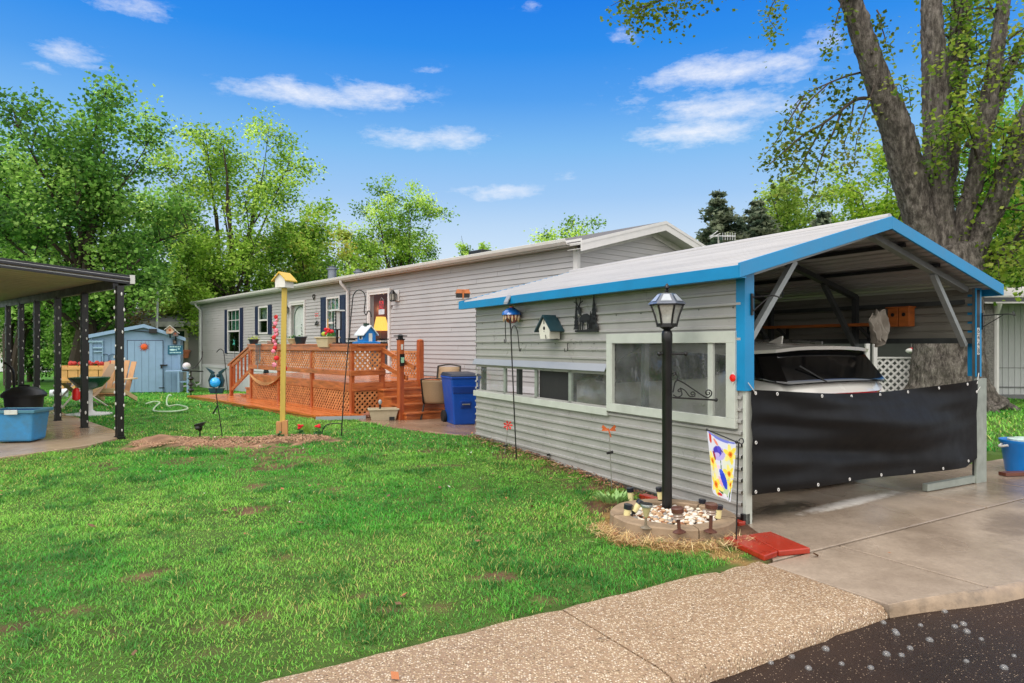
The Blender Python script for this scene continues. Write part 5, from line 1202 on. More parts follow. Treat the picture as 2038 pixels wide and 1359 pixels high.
for k in range(6):
    a, a2 = A6[k], A6[(k + 1) % 6]; rr = ((.079, lz0 + .01), (.1, lz0 + .09), (.13, lz1))
    for (r0, z0), (r1, z1) in zip(rr, rr[1:]): b.add([(r0 * math.cos(a), r0 * math.sin(a), z0), (r0 * math.cos(a2), r0 * math.sin(a2), z0), (r1 * math.cos(a2), r1 * math.sin(a2), z1), (r1 * math.cos(a), r1 * math.sin(a), z1)], [[0, 1, 2, 3]])
b.obj('glass_pane', glassmat('frosted_pane', (.85, .86, .84), .6, .12, (.66, .66, .62), .55), la)
b = B(); b.add(hexr(.165, lz1 + .012) + hexr(.075, lz1 + .105), [[k, (k + 1) % 6, 6 + (k + 1) % 6, 6 + k] for k in range(6)] + [[6, 7, 8, 9, 10, 11], [5, 4, 3, 2, 1, 0]]); cpz = b.obj('cap', M('slate_cap', c(92, 98, 110), .3, .15, 10, coat=.4), lpp)
b = B()
for k in range(6):
    a, a2 = A6[k], A6[(k + 1) % 6]; am = (a + a2) / 2; f = lambda r, z, t: Vector((r * (math.cos(a) * (1 - t) + math.cos(a2) * t), r * (math.sin(a) * (1 - t) + math.sin(a2) * t), z)) + Vector((math.cos(am), math.sin(am), 1)) * .003
    b.add([f(.145, lz1 + .034, .18), f(.145, lz1 + .034, .82), f(.088, lz1 + .093, .78), f(.088, lz1 + .093, .22)], [[0, 1, 2, 3]])
b.obj('solar_panel', M('solar_glass', c(170, 176, 184), .12, .12, 9, coat=.8), cpz)
b = B(); b.lathe([(.02, lz1 + .105), (.012, lz1 + .12), (.022, lz1 + .13), (.010, lz1 + .14), (.022, lz1 + .155), (.02, lz1 + .17), (.008, lz1 + .19), (0, lz1 + .195)], 12); b.obj('finial', BLACKP, cpz, smooth=True)
b = B(); 
for s in (-1, 1): q = Vector((math.cos(R(8)), math.sin(R(8)), 0)) * s * (.07 if s < 0 else .17); b.tube([(0, 0, 1.425), (q.x, q.y, 1.425)], .009, 8); b.ell((q.x, q.y, 1.425), .02, 10, 7)
b.obj('ladder_rest', BLACKP, lpp, smooth=True)
b = B(); d = Vector((math.cos(R(-12)), math.sin(R(-12)), 0))
def S(u, z): return d * u + Vector((0, 0, z))
def spiral(u, z, r0, t0, turns, sgn=1): return [S(u + r0 * (1 - .75 * i / 20) * math.cos(t0 + sgn * turns * 2 * math.pi * i / 20), z + r0 * (1 - .75 * i / 20) * math.sin(t0 + sgn * turns * 2 * math.pi * i / 20)) for i in range(21)]
b.tube([S(.045, 1.045), S(.40, 1.03)], .008, 6); b.ell(S(.41, 1.03), .016, 8, 6)
b.tube(curve([S(.05, 1.09), S(.075, 1.19), S(.13, 1.18), S(.22, 1.12), S(.33, 1.05), S(.37, 1.07)], 24) + spiral(.345, 1.09, .03, 0, 1.2), .006, 6)
b.tube(curve([S(.05, 1.07), S(.09, 1.05), S(.125, 1.07), S(.12, 1.11)], 14) + spiral(.105, 1.105, .018, .3, 1), .005, 6); b.tube(curve([S(.11, 1.13), S(.15, 1.11), S(.19, 1.06), S(.235, 1.06)], 14) + spiral(.215, 1.08, .022, -.6, 1.1), .005, 6)
b.tube(curve([S(.075, 1.18), S(.09, 1.22), S(.07, 1.26)], 10) + spiral(.062, 1.25, .018, .6, 1), .005, 6); b.obj('scroll_bracket', BLACKP, lpp)
# kerb ring of concrete segments, pebbles
CONC = M('bed_stone', c(150, 128, 104), .7, .2, 7, .5, 60, dirt=.35)
ring_label = {0: 'curved concrete edging block at the front left of the pebble bed', 1: 'curved concrete edging block at the front of the pebble bed nearest the red pavers', 2: 'curved concrete edging block beside the carport corner', 3: 'curved concrete edging block between the lamp bed and the carport wall', 4: 'curved concrete edging block next to the pale green plant'}
segs = [(-2.95, -1.42), (-1.40, -.38), (-.34, .7), (.74, 2.0), (2.04, 3.29)]
for i, (a, e) in enumerate(segs):
    b = B(); n = 14; vs = []
    for k in range(n + 1):
        t = a + (e - a) * k / n
        for (r_, z) in ((.375, -.02), (.375, .105), (.385, .115), (.495, .112), (.508, .10), (.512, -.02)):
            rr = r_ + (float(vn(t * 6, r_ * 20, 1)) - .5) * .012; vs.append((RINGC.x + rr * math.cos(t), RINGC.y + rr * math.sin(t), z + (float(vn(t * 5 + 9, r_ * 9, 1)) - .5) * .008 + gzf(RINGC.x, RINGC.y)))
    b.add(vs, [[k * 6 + j, k * 6 + j + 1, (k + 1) * 6 + j + 1, (k + 1) * 6 + j] for k in range(n) for j in range(5)] + [[0, 1, 2, 3, 4, 5], [n * 6 + j for j in (5, 4, 3, 2, 1, 0)]])
    tag(b.obj('edging_stone', CONC, None, smooth=True), ring_label[i], 'edging block', 'curved blocks round the lamp bed')
rnd = random.Random(9); b = B()
pc = [M('pebble_%s' % k, col, .4, .2, 25) for k, col in (('white', c(214, 206, 196)), ('tan', c(190, 158, 124)), ('grey', c(140, 136, 132)), ('brown', c(140, 92, 60)), ('cream', c(228, 218, 198)))]
for _ in range(620):
    t = rnd.uniform(0, 6.283); rr = .365 * math.sqrt(rnd.random()); x, y = RINGC.x + rr * math.cos(t), RINGC.y + rr * math.sin(t); s = rnd.uniform(.009, .027)
    if (x - lpz.x) ** 2 + (y - lpz.y) ** 2 < .06 ** 2: continue
    b.mat(rnd.choice([0, 0, 0, 1, 1, 2, 3, 4, 4])); b.ell((x, y, .075 + rnd.uniform(-.01, .018) + .02 * (1 - rr / .365)), (s, s * rnd.uniform(.6, 1), s * rnd.uniform(.4, .7)), 7, 5)
kind(b.obj('pebbles', pc, None, smooth=True), 'stuff', 'white, tan and grey pebbles filling the ring round the lamp post', 'pebbles')
b = B(); b.lathe([(.38, -.02), (.38, .065), (0, .07)], 24, o=(RINGC.x, RINGC.y, 0)); kind(b.obj('bed_soil', M('dark_soil', c(70, 56, 46), .9, .3, 30)), 'structure')
# solar path lights, each its own lean
LENS = M('cream_lens', c(216, 204, 150), .35, .06, 10, emit=(c(216, 204, 150), .03)); BRN = M('brown_lamp', c(84, 50, 40), .4, .15, 12); RIBL = M('ribbed_smoky_lens', c(150, 130, 116), .25, .15, 30, coat=.5)
def plight(px0, py0, px1, py1, zb, lab, style, scale=1.0):
    r = ray(px1, py1); t = (H - zb) / -r.z; p = r * t; p.z = zb
    y = p.y; tip = AT(px0, py0, y); Ln = (tip - p).length; d = (tip - p).normalized()
    t_ = T('path_light', lab, 'path light', p, 0, 'solar path lights round the lamp bed'); t_.rotation_euler = d.to_track_quat('Z', 'Y').to_euler()
    s = scale; hd = .038 * s
    if style == 'black':
        b = B(); b.lathe([(.009, -.02), (.009, Ln - hd * 1.2 - .065 * s)], 8); b.lathe([(.014 * s, Ln - hd * 1.3 - .065 * s), (.022 * s, Ln - hd * .8 - .065 * s)], 10); b.obj('stake', BLACKP, t_, smooth=True)
        b = B(); b.lathe([(.021 * s, Ln - hd * .8 - .065 * s), (.023 * s, Ln - hd * .6)], 14); b.obj('lens', LENS, t_, smooth=True)
        b = B(); b.lathe([(.028 * s, Ln - hd * .8), (.03 * s, Ln), (.026 * s, Ln + .004), (0, Ln + .004)], 16); b.obj('cap', M('navy_black_cap', c(20, 26, 40), .3, coat=.3), t_, smooth=True)
    elif style == 'brown':
        b = B(); b.lathe([(.012, -.02), (.014, Ln - .085)], 10); b.lathe([(.05, -.004), (.05, .0), (.014, .02)], 12); b.obj('stake', BRN, t_, smooth=True)
        b = B(); b.lathe([(.030, Ln - .085), (.038, Ln - .08), (.032, Ln - .07), (.040, Ln - .06), (.034, Ln - .05), (.042, Ln - .04), (.036, Ln - .032)], 18); b.obj('lens', RIBL, t_, smooth=True)
        b = B(); b.lathe([(.046, Ln - .035), (.048, Ln - .005), (.04, Ln + .004), (0, Ln + .004)], 20); b.obj('cap', BRN, t_, smooth=True)
    else:
        b = B(); b.lathe([(.010, -.02), (.010, Ln - .10)], 10); b.lathe([(.045, -.004), (.03, .004), (.012, .012)], 12); b.obj('stake', M('clear_stake', c(120, 110, 94), .3), t_, smooth=True)
        b = B(); b.lathe([(.015, Ln - .10), (.038, Ln - .02)], 18); b.obj('lens', M('pale_lens', c(176, 170, 128), .3), t_, smooth=True)
        b = B(); b.lathe([(.046, Ln - .022), (.048, Ln - .01), (.046, Ln)], 20); b.obj('rim', M('steel_rim', c(170, 176, 176), .25, metal=.7), t_, smooth=True); b = B(); b.lathe([(.046, Ln - .008), (.043, Ln + .006), (0, Ln + .008)], 20); b.obj('cap', BLACKP, t_, smooth=True)
plight(1254, 971, 1256, 1002, .03, 'black path light standing behind the pale green plant', 'black', 1.2)
plight(1251, 1004, 1247, 1028, .1, 'black path light fallen over at the left end of the bed', 'black', 1.25)
plight(1276, 996, 1255, 1028, .1, 'black path light leaning steeply to the right', 'black', 1.1)
plight(1287, 1003, 1285, 1049, .105, 'wide steel-rimmed path light on a clear stake', 'round', 1)
plight(1312, 970, 1316, 1010, .05, 'navy-capped path light just left of the lamp post', 'black', 1.1)
plight(1348, 1010, 1352, 1058, .105, 'brown ribbed path light just right of the lamp post', 'brown')
plight(1398, 994, 1396, 1016, .05, 'navy-capped path light against the carport wall', 'black', 1.1)
plight(1416, 1002, 1414, 1057, .105, 'brown ribbed path light near the garden flag', 'brown')
plight(1431, 1005, 1429, 1036, .1, 'navy-capped path light just behind the brown one by the flag', 'black', 1.1)
# red pavers
REDP = M('red_paver_paint', c(158, 44, 24), .32, .16, 9, .3, 70, coat=.3, dirt=.12)
def gp0(px, py, z=.0): r = ray(px, py); return r * ((H - z) / -r.z)
def paver(pix, lab, zt=.055):
    P = [gp0(x, y, zt) for x, y in pix]; P = [Vector((p.x, p.y, 0.012)) for p in P]
    b = B(); b.prism(P, (0, 0, zt - .012)); tag(b.obj('paver', REDP, None, bev=.008), lab, 'paver', 'red pavers at the corner of the drive')
paver([(1440, 1068), (1488, 1063), (1548, 1096), (1521, 1105)], 'red paver closest to the grass'); paver([(1490, 1063), (1534, 1057), (1613, 1090), (1550, 1096)], 'red paver closest to the driveway')
for i, (px, py, lab) in enumerate(((1300, 998, 'red brick lying between lamp post and carport wall'), (1448, 1040, 'red brick at the foot of the carport corner'))):
    p = G(px, py); b = B(); b.bar((p.x - .16 * -.48, p.y - .16 * .877, p.z + .02), (p.x + .16 * -.48, p.y + .16 * .877, p.z + .02), .08, .05); tag(b.obj('brick', REDP, None, bev=.006), lab, 'brick', 'red bricks along the carport wall')
# lamb's-ear plant
rnd = random.Random(2); p = G(1222, 1000); b = B()
pm = M('sage_leaf', c(138, 176, 104), .6, .25, 20)
for _ in range(170):
    a = rnd.uniform(0, 6.283); rr = .16 * math.sqrt(rnd.random()); q = p + Vector((math.cos(a) * rr, math.sin(a) * rr * .8, .01)); le = rnd.uniform(.05, .1); tip = q + Vector((math.cos(a) * le * .7, math.sin(a) * le * .7, le * rnd.uniform(.4, 1.1))); s = (tip - q).cross(Vector((0, 0, 1))).normalized() * le * .17; m_ = (q + tip) / 2 + Vector((0, 0, .01))
    b.add([q, m_ + s, tip, m_ - s], [[0, 1, 2, 3]])
tag(b.obj('leafy_plant', pm), 'pale sage-green leafy plant at the left end of the lamp bed', 'plant')
b = B(); p = G(1452, 1032); leaves_clump(b, 30, (p.x, p.y, .01), (.05, .05, .1), .035, rnd); tag(b.obj('weed', LEAFG), 'small green weed at the carport corner behind the flag', 'weed')
# ------------------------------------------------------------------ garden flag
fb = gp0(1455, 1090); ft = AT(1470, 880, 4.98); gf_ = T('garden_flag', 'small garden flag with yellow daffodils and blue birds on a black stand', 'flag', fb, 0)
def rl(p): return Vector(p) - fb
e1 = AT(1407, 855, 5.24)
b = B(); b.tube([(0, 0, -.02), rl(ft)], .0055, 8); b.tube([rl(ft) + Vector((0, 0, -.004)), rl(e1)], .005, 8)
b.tube([rl(ft) + Vector((.02 + .018 * math.cos(t), 0, .008 + .02 * math.sin(t))) for t in np.linspace(math.pi, -1.5 * math.pi + 2, 14)], .004, 6); b.ell(rl(e1), .010, 8, 6); b.ell(rl(ft) + Vector((-.012, .01, 0)), .013, 8, 6); b.obj('stand', BLACKP, gf_)
n, m = 60, 96; tp0, tp1 = rl(e1), rl(ft) + Vector((-.012, .02, -.004)); vs = np.zeros(((n + 1) * (m + 1), 3)); uv = np.zeros(((n + 1) * (m + 1), 2))
for j in range(m + 1):
    for i in range(n + 1):
        u, v = i / n, j / m; base = tp0.lerp(tp1, u * (1 - .30 * v) + .17 * v)
        side = Vector((.8, .35, 0)); p = base + Vector((0, 0, -.44 * v - .05 * v * (1 - u) * .2)) + side * (.018 * math.sin(u * 8 + v * 3) * v) + Vector((.0, .0, -.02 * math.sin(math.pi * u) - .02 * u * v))
        vs[j * (n + 1) + i] = p; uv[j * (n + 1) + i] = (u, v)
col = np.ones((len(vs), 3)) * np.array(c(222, 224, 238)); U, Vv = uv[:, 0], uv[:, 1] * 1.45
def el(cx_, cy_, rx, ry, ang, cl_):
    ca, sa = math.cos(R(ang)), math.sin(R(ang)); dx, dy = U - cx_, Vv - cy_; col[((dx * ca + dy * sa) / rx) ** 2 + ((dy * ca - dx * sa) / ry) ** 2 < 1] = c(*cl_)
def daff(cx_, cy_, s):
    s *= 1.3
    for k in range(6): a = k * 60 + 15; el(cx_ + .75 * s * math.cos(R(a)), cy_ + .75 * s * math.sin(R(a)), s * .72, s * .36, a, (246, 226, 84) if k % 2 else (250, 236, 130))
    el(cx_, cy_, s * .45, s * .45, 0, (246, 150, 28)); el(cx_, cy_, s * .22, s * .22, 0, (210, 90, 20))
for (x, y, l_, w_, a) in ((.5, .62, .34, .016, 88), (.62, .5, .2, .03, 75), (.2, 1.0, .3, .02, 80), (.35, 1.1, .25, .03, 60), (.7, 1.15, .25, .03, 100), (.85, .6, .3, .025, 100), (.15, .8, .2, .03, 95), (.9, 1.25, .2, .05, 95), (.55, 1.3, .2, .06, 20)): el(x, y, l_, w_, a, (58, 110, 52))
el(.1, .12, .05, .16, 0, (214, 60, 40)); el(.3, .16, .10, .04, 30, (236, 140, 120)); el(.5, .03, .5, .035, 0, (120, 130, 220))
el(.2, .9, .2, .3, 0, (232, 226, 196)); el(.75, .6, .2, .35, 0, (226, 232, 214)); el(.4, .4, .26, .16, -20, (190, 176, 236)); el(.66, 1.1, .16, .3, 10, (196, 214, 168)); daff(.82, .32, .13); daff(.12, .70, .12); daff(.78, .80, .12); daff(.30, 1.18, .14); daff(.86, 1.05, .10)
el(.36, .36, .18, .12, -25, (76, 60, 190)); el(.42, .28, .08, .07, 0, (90, 80, 210)); el(.34, .45, .12, .05, -20, (206, 180, 232)); el(.22, .52, .05, .1, -35, (160, 40, 60)); el(.53, .30, .05, .015, 20, (60, 50, 70))
el(.58, .98, .09, .24, -20, (44, 70, 214)); el(.50, .80, .06, .06, 0, (60, 90, 230)); el(.48, 1.06, .04, .14, -25, (240, 180, 196)); el(.40, .72, .06, .05, 0, (240, 206, 224)); el(.42, 1.38, .08, .04, 0, (206, 50, 40)); el(.6, 1.36, .08, .04, 10, (236, 236, 240))
fcs = np.array([[j * (n + 1) + i, j * (n + 1) + i + 1, (j + 1) * (n + 1) + i + 1, (j + 1) * (n + 1) + i] for j in range(m) for i in range(n)])
o = npmesh('printed_cloth', vs, [fcs], [attrmat('printed_cloth', .25, .7)], col, gf_)
# ------------------------------------------------------------------ stakes along the carport wall
def stake(nm, lab, cat, pxb, pyb, pxt, pyt):
    p = G(pxb, pyb); t = AT(pxt, pyt, p.y); o = T(nm, lab, cat, p, 0); return o, t - p
SILV = M('dull_silver_wire', c(150, 150, 144), .4, metal=.5)
def solarbox(b, p): b.hull8([p + Vector(v) for v in ((-.035, -.02, -.015), (.03, -.02, -.005), (.03, .02, -.005), (-.035, .02, -.015), (-.035, -.02, .005), (.03, -.02, .02), (.03, .02, .02), (-.035, .02, .005))])
for lab, a, kind_, cols_ in (('garden stake with pale dragonfly at the far end of the carport wall', (966, 878, 968, 823), 'fly', c(150, 110, 96)), ('garden stake topped by a red flower against the carport wall', (1004, 903, 1011, 846), 'flower', c(200, 60, 50)), ('bent garden stake with faded white flower by the carport wall', (1090, 916, 1104, 874), 'bent', c(196, 190, 170)), ('tall garden stake with orange butterfly by the carport wall', (1218, 974, 1212, 856), 'fly', c(190, 92, 40))):
    o, v = stake('garden_stake', lab, 'garden stake', *a); b = B()
    if kind_ == 'bent': b.tube(curve([(0, 0, 0), v * .45, v * .9 + Vector((-.03, 0, .02)), v + Vector((.06, 0, 0)), v + Vector((.10, 0, -.05))], 16), .004, 6)
    else: b.tube([(0, 0, -.02), v], .0045, 6)
    b.obj('rod', SILV, o); b = B(); solarbox(b, v * (.62 if a[2] == 1212 else .28)); b.obj('solar_box', BLACKP, o); b = B()
    if kind_ == 'fly':
        for s in (-1, 1):
            for q in (.5, -.2): b.add([v, v + Vector((s * .06, .01, .03 + q * .05)), v + Vector((s * .075, .015, .0 + q * .05)), v + Vector((s * .02, 0, -.01))], [[0, 1, 2, 3]])
        b.tube([v + Vector((-.01, 0, .02)), v + Vector((.02, 0, -.07))], .007, 6)
    else:
        q = v if kind_ == 'flower' else v + Vector((.09, 0, -.03))
        for k in range(7): t = k * .9; b.add([q, q + Vector((.05 * math.cos(t - .3), -.01, .05 * math.sin(t - .3))), q + Vector((.065 * math.cos(t), -.02, .065 * math.sin(t))), q + Vector((.05 * math.cos(t + .3), -.01, .05 * math.sin(t + .3)))], [[0, 1, 2, 3]])
        b.ell(q + Vector((0, -.01, 0)), .015, 8, 6)
    b.obj('ornament', M('ornament_%s_%d' % (kind_, a[0]), cols_, .4), o)
# double shepherd's hook with ceramic birdhouse
p = G(1028, 914); hk = T('shepherd_hook', 'black double shepherd hook in the grass by the carport wall', 'shepherd hook', p, 0); Yh = p.y
def hp(px, py): return AT(px, py, Yh) - p
b = B(); b.tube([(0, 0, -.05), hp(1016, 645), hp(1016, 632)], .008, 8); b.tube(curve([hp(1016, 655), hp(1014, 640), hp(1010, 633), hp(1006, 640), hp(1006, 665), hp(1007, 679), hp(1004, 681), hp(1004, 675)], 28), .006, 6); b.tube(curve([hp(1017, 670), hp(1019, 653), hp(1024, 648), hp(1030, 660), hp(1033, 690), hp(1035, 699), hp(1037, 693)], 28), .006, 6); b.obj('rod', BLACKP, hk, smooth=True)
Yc = FC.W(FC.hit(1018, 625, .12)[0], .12).y; pc_ = AT(1018, 626, Yc); t_ = T('birdhouse', 'glazed blue and red ceramic birdhouse on the carport wall', 'birdhouse', pc_, WANG)
b = B(); b.ell((0, 0, -.03), (.11, .10, .09), 16, 10); b.obj('pot_body', M('red_glaze', c(140, 52, 40), .2, .3, 12, coat=.7), t_, smooth=True)
b = B(); b.lathe([(.135, -.005), (.12, .035), (.07, .075), (.03, .095), (0, .10)], 18); b.obj('roof', M('blue_glaze', c(24, 92, 168), .18, .25, 9, coat=.8), t_, smooth=True)
b = B(); 
for k in range(14): a = k * .45; b.ell((.112 * math.cos(a), .102 * math.sin(a), -.05 + .02 * (k % 2)), (.013, .013, .05), 6, 5)
b.obj('glaze_drip', M('cream_glaze', c(196, 168, 130), .25, coat=.6), t_, smooth=True); b = B(); b.lathe([(.028, 0), (.016, .012), (0, .004)], 14, M4=Matrix.Rotation(R(-75), 4, 'X'), o=(.06, .085, -.0)); b.obj('entrance_hole', INK, t_); b = B(); b.ell((0, 0, .10), (.03, .03, .02), 8, 5); b.obj('knob', M('orange_glaze', c(196, 96, 40), .3), t_)
# ------------------------------------------------------------------ tall shepherd's hook, blue house feeder
p = G(679, 866); hk = T('shepherd_hook', 'tall black shepherd hook with side foot in front of the deck', 'shepherd hook', p, 0); Yh = p.y
b = B(); b.tube([(0, 0, -.05)] + curve([hp(684, 790), hp(692, 700), hp(701, 605), hp(704, 586), hp(713, 577), hp(724, 582), hp(727, 596), hp(725, 620), hp(729, 626), hp(732, 620), hp(735, 619), hp(738, 625), hp(739, 631)], 50), .009, 8); b.tube(curve([hp(680, 843), hp(660, 843), hp(648, 847), hp(642, 857), hp(641, 868)], 20), .008, 6); b.obj('rod', BLACKP, hk, smooth=True)
q = AT(729, 672, Yh); fd = T('birdhouse_feeder', 'blue and white house-shaped bird feeder hanging from the tall hook', 'bird feeder', Vector((q.x, q.y, 0)), R(-52)); z0 = q.z - .055
FB = M('feeder_blue', c(20, 110, 180), .4, .12, 9); b = B(); b.box(-.19, -.14, z0 - .035, .19, .14, z0 - .012); b.hull8([(-.19, -.14, z0 - .012), (.19, -.14, z0 - .012), (.19, .14, z0 - .012), (-.19, .14, z0 - .012), (-.15, -.10, z0), (.15, -.10, z0), (.15, .10, z0), (-.15, .10, z0)]); b.obj('tray', FB, fd)
b = B(); b.prism([(.14, -.085, z0), (.14, .085, z0), (.14, .085, z0 + .13), (.14, 0, z0 + .22), (.14, -.085, z0 + .13)], (-.27, 0, 0)); b.obj('house_body', FB, fd)
RW = M('feeder_roof', c(206, 210, 214), .35, .06, 9); b = B(); 
for s in (-1, 1): b.bar((.0, s * .075 - s * 0, z0 + .155), (0.0001, s * .075, z0 + .155), .001, .001); b.hull8([(-.17, s * .125, z0 + .085), (.17, s * .125, z0 + .085), (.17, 0, z0 + .225), (-.17, 0, z0 + .225), (-.17, s * .125, z0 + .10), (.17, s * .125, z0 + .10), (.17, 0, z0 + .243), (-.17, 0, z0 + .243)])
b.obj('roof', RW, fd); b = B(); b.box(.141, -.028, z0 + .0, .146, .028, z0 + .12); b.box(-.05, -.091, z0 + .03, .05, -.086, z0 + .11); b.obj('door_panel', WHITE, fd); b = B(); b.box(-.03, -.096, z0 + .04, -.004, -.091, z0 + .10); b.box(.004, -.096, z0 + .04, .03, -.091, z0 + .10); b.obj('window', INK, fd)
b = B(); b.box(-.04, -.03, z0 + .235, .04, .03, z0 + .275); b.tube([(0, 0, z0 + .27), (0, 0, AT(729, 627, Yh).z)], .003, 5); b.obj('hanger', M('dark_green_plastic', c(24, 52, 42), .5), fd)
# ------------------------------------------------------------------ birdhouse pole
p = G(562, 868); pl_ = T('birdhouse_pole', 'tall pale yellow timber post standing in a wooden sleeve in the dirt bed', 'post', p, R(14)); YELW = M('pale_yellow_timber', c(186, 160, 72), .6, .14, 4, stretch=(4, 4, .5))
zt = AT(565, 573, p.y).z - p.z; b = B(); b.bar((0, 0, 0), (.03, 0, zt), .075, .075, (0, 1, 0)); b.obj('post', YELW, pl_, bev=.004); b = B(); b.box(-.085, -.07, -.03, -.005, .05, .225); b.box(.0, -.075, -.03, .08, .06, .24); b.obj('sleeve', M('sleeve_timber', c(176, 128, 80), .7, .18, 5, stretch=(3, 3, .6)), pl_, bev=.005)
t_ = T('birdhouse', 'white birdhouse with yellow roof on top of the tall timber post', 'birdhouse', p + Vector((.03, 0, zt)), R(-20)); b = B(); b.prism([(-.09, -.10, 0), (.09, -.10, 0), (.09, -.10, .13), (0, -.10, .22), (-.09, -.10, .13)], (0, .2, 0)); b.obj('house_body', M('birdhouse_white', c(214, 212, 206), .55, .05, 9), t_, bev=.003)
b = B()
for s in (-1, 1): b.hull8([(s * .135, -.13, .09), (0, -.13, .215), (0, .13, .215), (s * .135, .13, .09), (s * .135, -.13, .108), (0, -.13, .237), (0, .13, .237), (s * .135, .13, .108)])
b.obj('roof', M('birdhouse_yellow', c(206, 170, 60), .5, .1, 9), t_); b = B(); b.lathe([(0, 0), (.02, 0), (.02, .004)], 12, M4=Matrix.Rotation(R(-90), 4, 'Y'), o=(-.09, .0, .11)); b.lathe([(0, 0), (.014, 0), (.014, .004)], 12, M4=Matrix.Rotation(R(-90), 4, 'Y'), o=(-.09, .0, .05)); b.obj('entrance_hole', M('hole_brown', c(90, 60, 40), .8), t_)
gl_ = T('flower_garland', 'pink and red artificial flower garland hanging beside the timber post', 'garland', p + Vector((-.05, .03, 0)), 0); rnd = random.Random(12); b = B(); bl = B(); br = B()
for k in range(16):
    t = k / 15; z = 1.02 + .78 * (1 - t) ; z -= p.z * 0; x = -.06 + .02 * math.sin(k * 1.7) - .03 * (.5 - abs(t - .5)); x2 = x + (.13 if k > 10 and k % 2 else 0)
    s = rnd.uniform(.024, .042); (b if k % 3 else br).ell((x2, rnd.uniform(-.02, .02), z), (s, s * .7, s), 9, 6); leaves_clump(bl, 6, (x2, 0, z), (.04, .03, .04), .03, rnd)
b.obj('pink_bloom', M('pink_petals', c(232, 84, 128), .6, .35, 60, col2=c(246, 150, 170)), gl_); br.obj('red_bloom', PETR, gl_); bl.obj('leaf_tuft', M('plant_green', c(70, 122, 42)), gl_); b = B(); b.tube(curve([(-.05, 0, 1.82), (-.07, 0, 1.4), (-.06, 0, 1.0)], 10), .005, 5); b.obj('stem', LEAFG, gl_)
# bed flowers and plants
for px, py, lab in ((597, 868, 'red flower with green leaves just right of the post sleeve'), (633, 868, 'red flower beside the foot of the tall hook'), (556, 872, 'sprout of dark leaves at the base of the post sleeve')):
    p = G(px, py); t_ = T('bed_flower', lab, 'flower', p, 0, 'plants in the dirt bed'); b = B(); leaves_clump(b, 26, (0, 0, .03), (.06, .06, .09), .035, rnd); b.obj('leaf_tuft', M('dark_leaf', c(40, 92, 38), .6, .3, 20), t_)
    if 'red' in lab: b = B(); b.tube([(0, 0, 0), (.0, 0, .15)], .004, 5); b.obj('stem', LEAFG, t_); b = B(); [b.ell((rnd.gauss(0, .018), rnd.gauss(0, .018), .15 + rnd.gauss(0, .012)), (.022, .022, .018), 7, 5) for _ in range(7)]; b.obj('bloom', PETR, t_)
p = G(608, 864); b = B()
for _ in range(90): a = rnd.uniform(0, 6.28); l_ = rnd.uniform(.12, .28); q = p + Vector((rnd.gauss(0, .05), rnd.gauss(0, .04), 0)); tip = q + Vector((math.cos(a) * l_ * .5, math.sin(a) * l_ * .4, l_)); s = Vector((.006, 0, 0)); b.add([q - s, q + s, tip], [[0, 1, 2]])
tag(b.obj('grass_tuft', M('lime_blade', c(126, 166, 60), .6, .25, 8)), 'tall lime grass tuft behind the red flower at the bed', 'plant')
# owl stake, spike spotlight
p = G(443, 868); v = AT(430, 783, p.y) - p; t_ = T('owl_stake', 'teal metal owl with a glowing blue ball belly on a thin leaning stake', 'owl ornament', p, 0); OWL = M('owl_teal', c(24, 58, 66), .35, .4, 25, metal=.5); b = B(); b.tube([(0, 0, -.03), v, v + Vector((0, 0, .08))], .008, 6); b.tube([v * .45 + Vector((-.10, 0, .05)), v * .72], .012, 5); b.obj('stake', BLACKP, t_)
b = B(); hz0 = v + Vector((0, 0, .10)); 
for s in (-1, 1):
    b.prism([hz0 + Vector((s * a, 0, e)) for a, e in ((.03, -.02), (.10, .0), (.12, .10), (.08, .20), (.16, .29), (.09, .26), (.03, .22), (.05, .12))], (0, .03, 0)); b.ell(hz0 + Vector((s * .035, -.01, .17)), (.03, .02, .03), 8, 6)
b.prism([hz0 + Vector(q) for q in ((-.09, 0, -.10), (.09, 0, -.10), (.12, 0, -.02), (-.12, 0, -.02))], (0, .04, 0)); b.obj('body', OWL, t_); b = B(); b.ell(hz0 + Vector((0, -.03, .07)), .075, 16, 10); b.obj('glass_ball', M('blue_glow_ball', c(30, 150, 220), .1, .2, 8, coat=.8, emit=(c(30, 150, 220), .15)), t_, smooth=True)
p = G(398, 871); t_ = T('solar_spotlight', 'black solar spotlight on a spike at the left edge of the dirt bed', 'spotlight', p, R(15)); b = B(); b.tube([(0, 0, -.03), (0, 0, .14)], .012, 6); b.lathe([(.02, .10), (.035, .14), (.035, .17), (.02, .18)], 10); b.obj('spike', BLACKP, t_); b = B(); b.hull8([(-.07, -.05, .17), (.05, -.06, .18), (.05, .06, .18), (-.07, .05, .17), (-.075, -.055, .20), (.075, -.07, .235), (.075, .07, .235), (-.075, .055, .20)]); b.ell((-.02, -.06, .15), (.04, .03, .03), 8, 6); b.obj('lamp_head', BLACKP, t_)
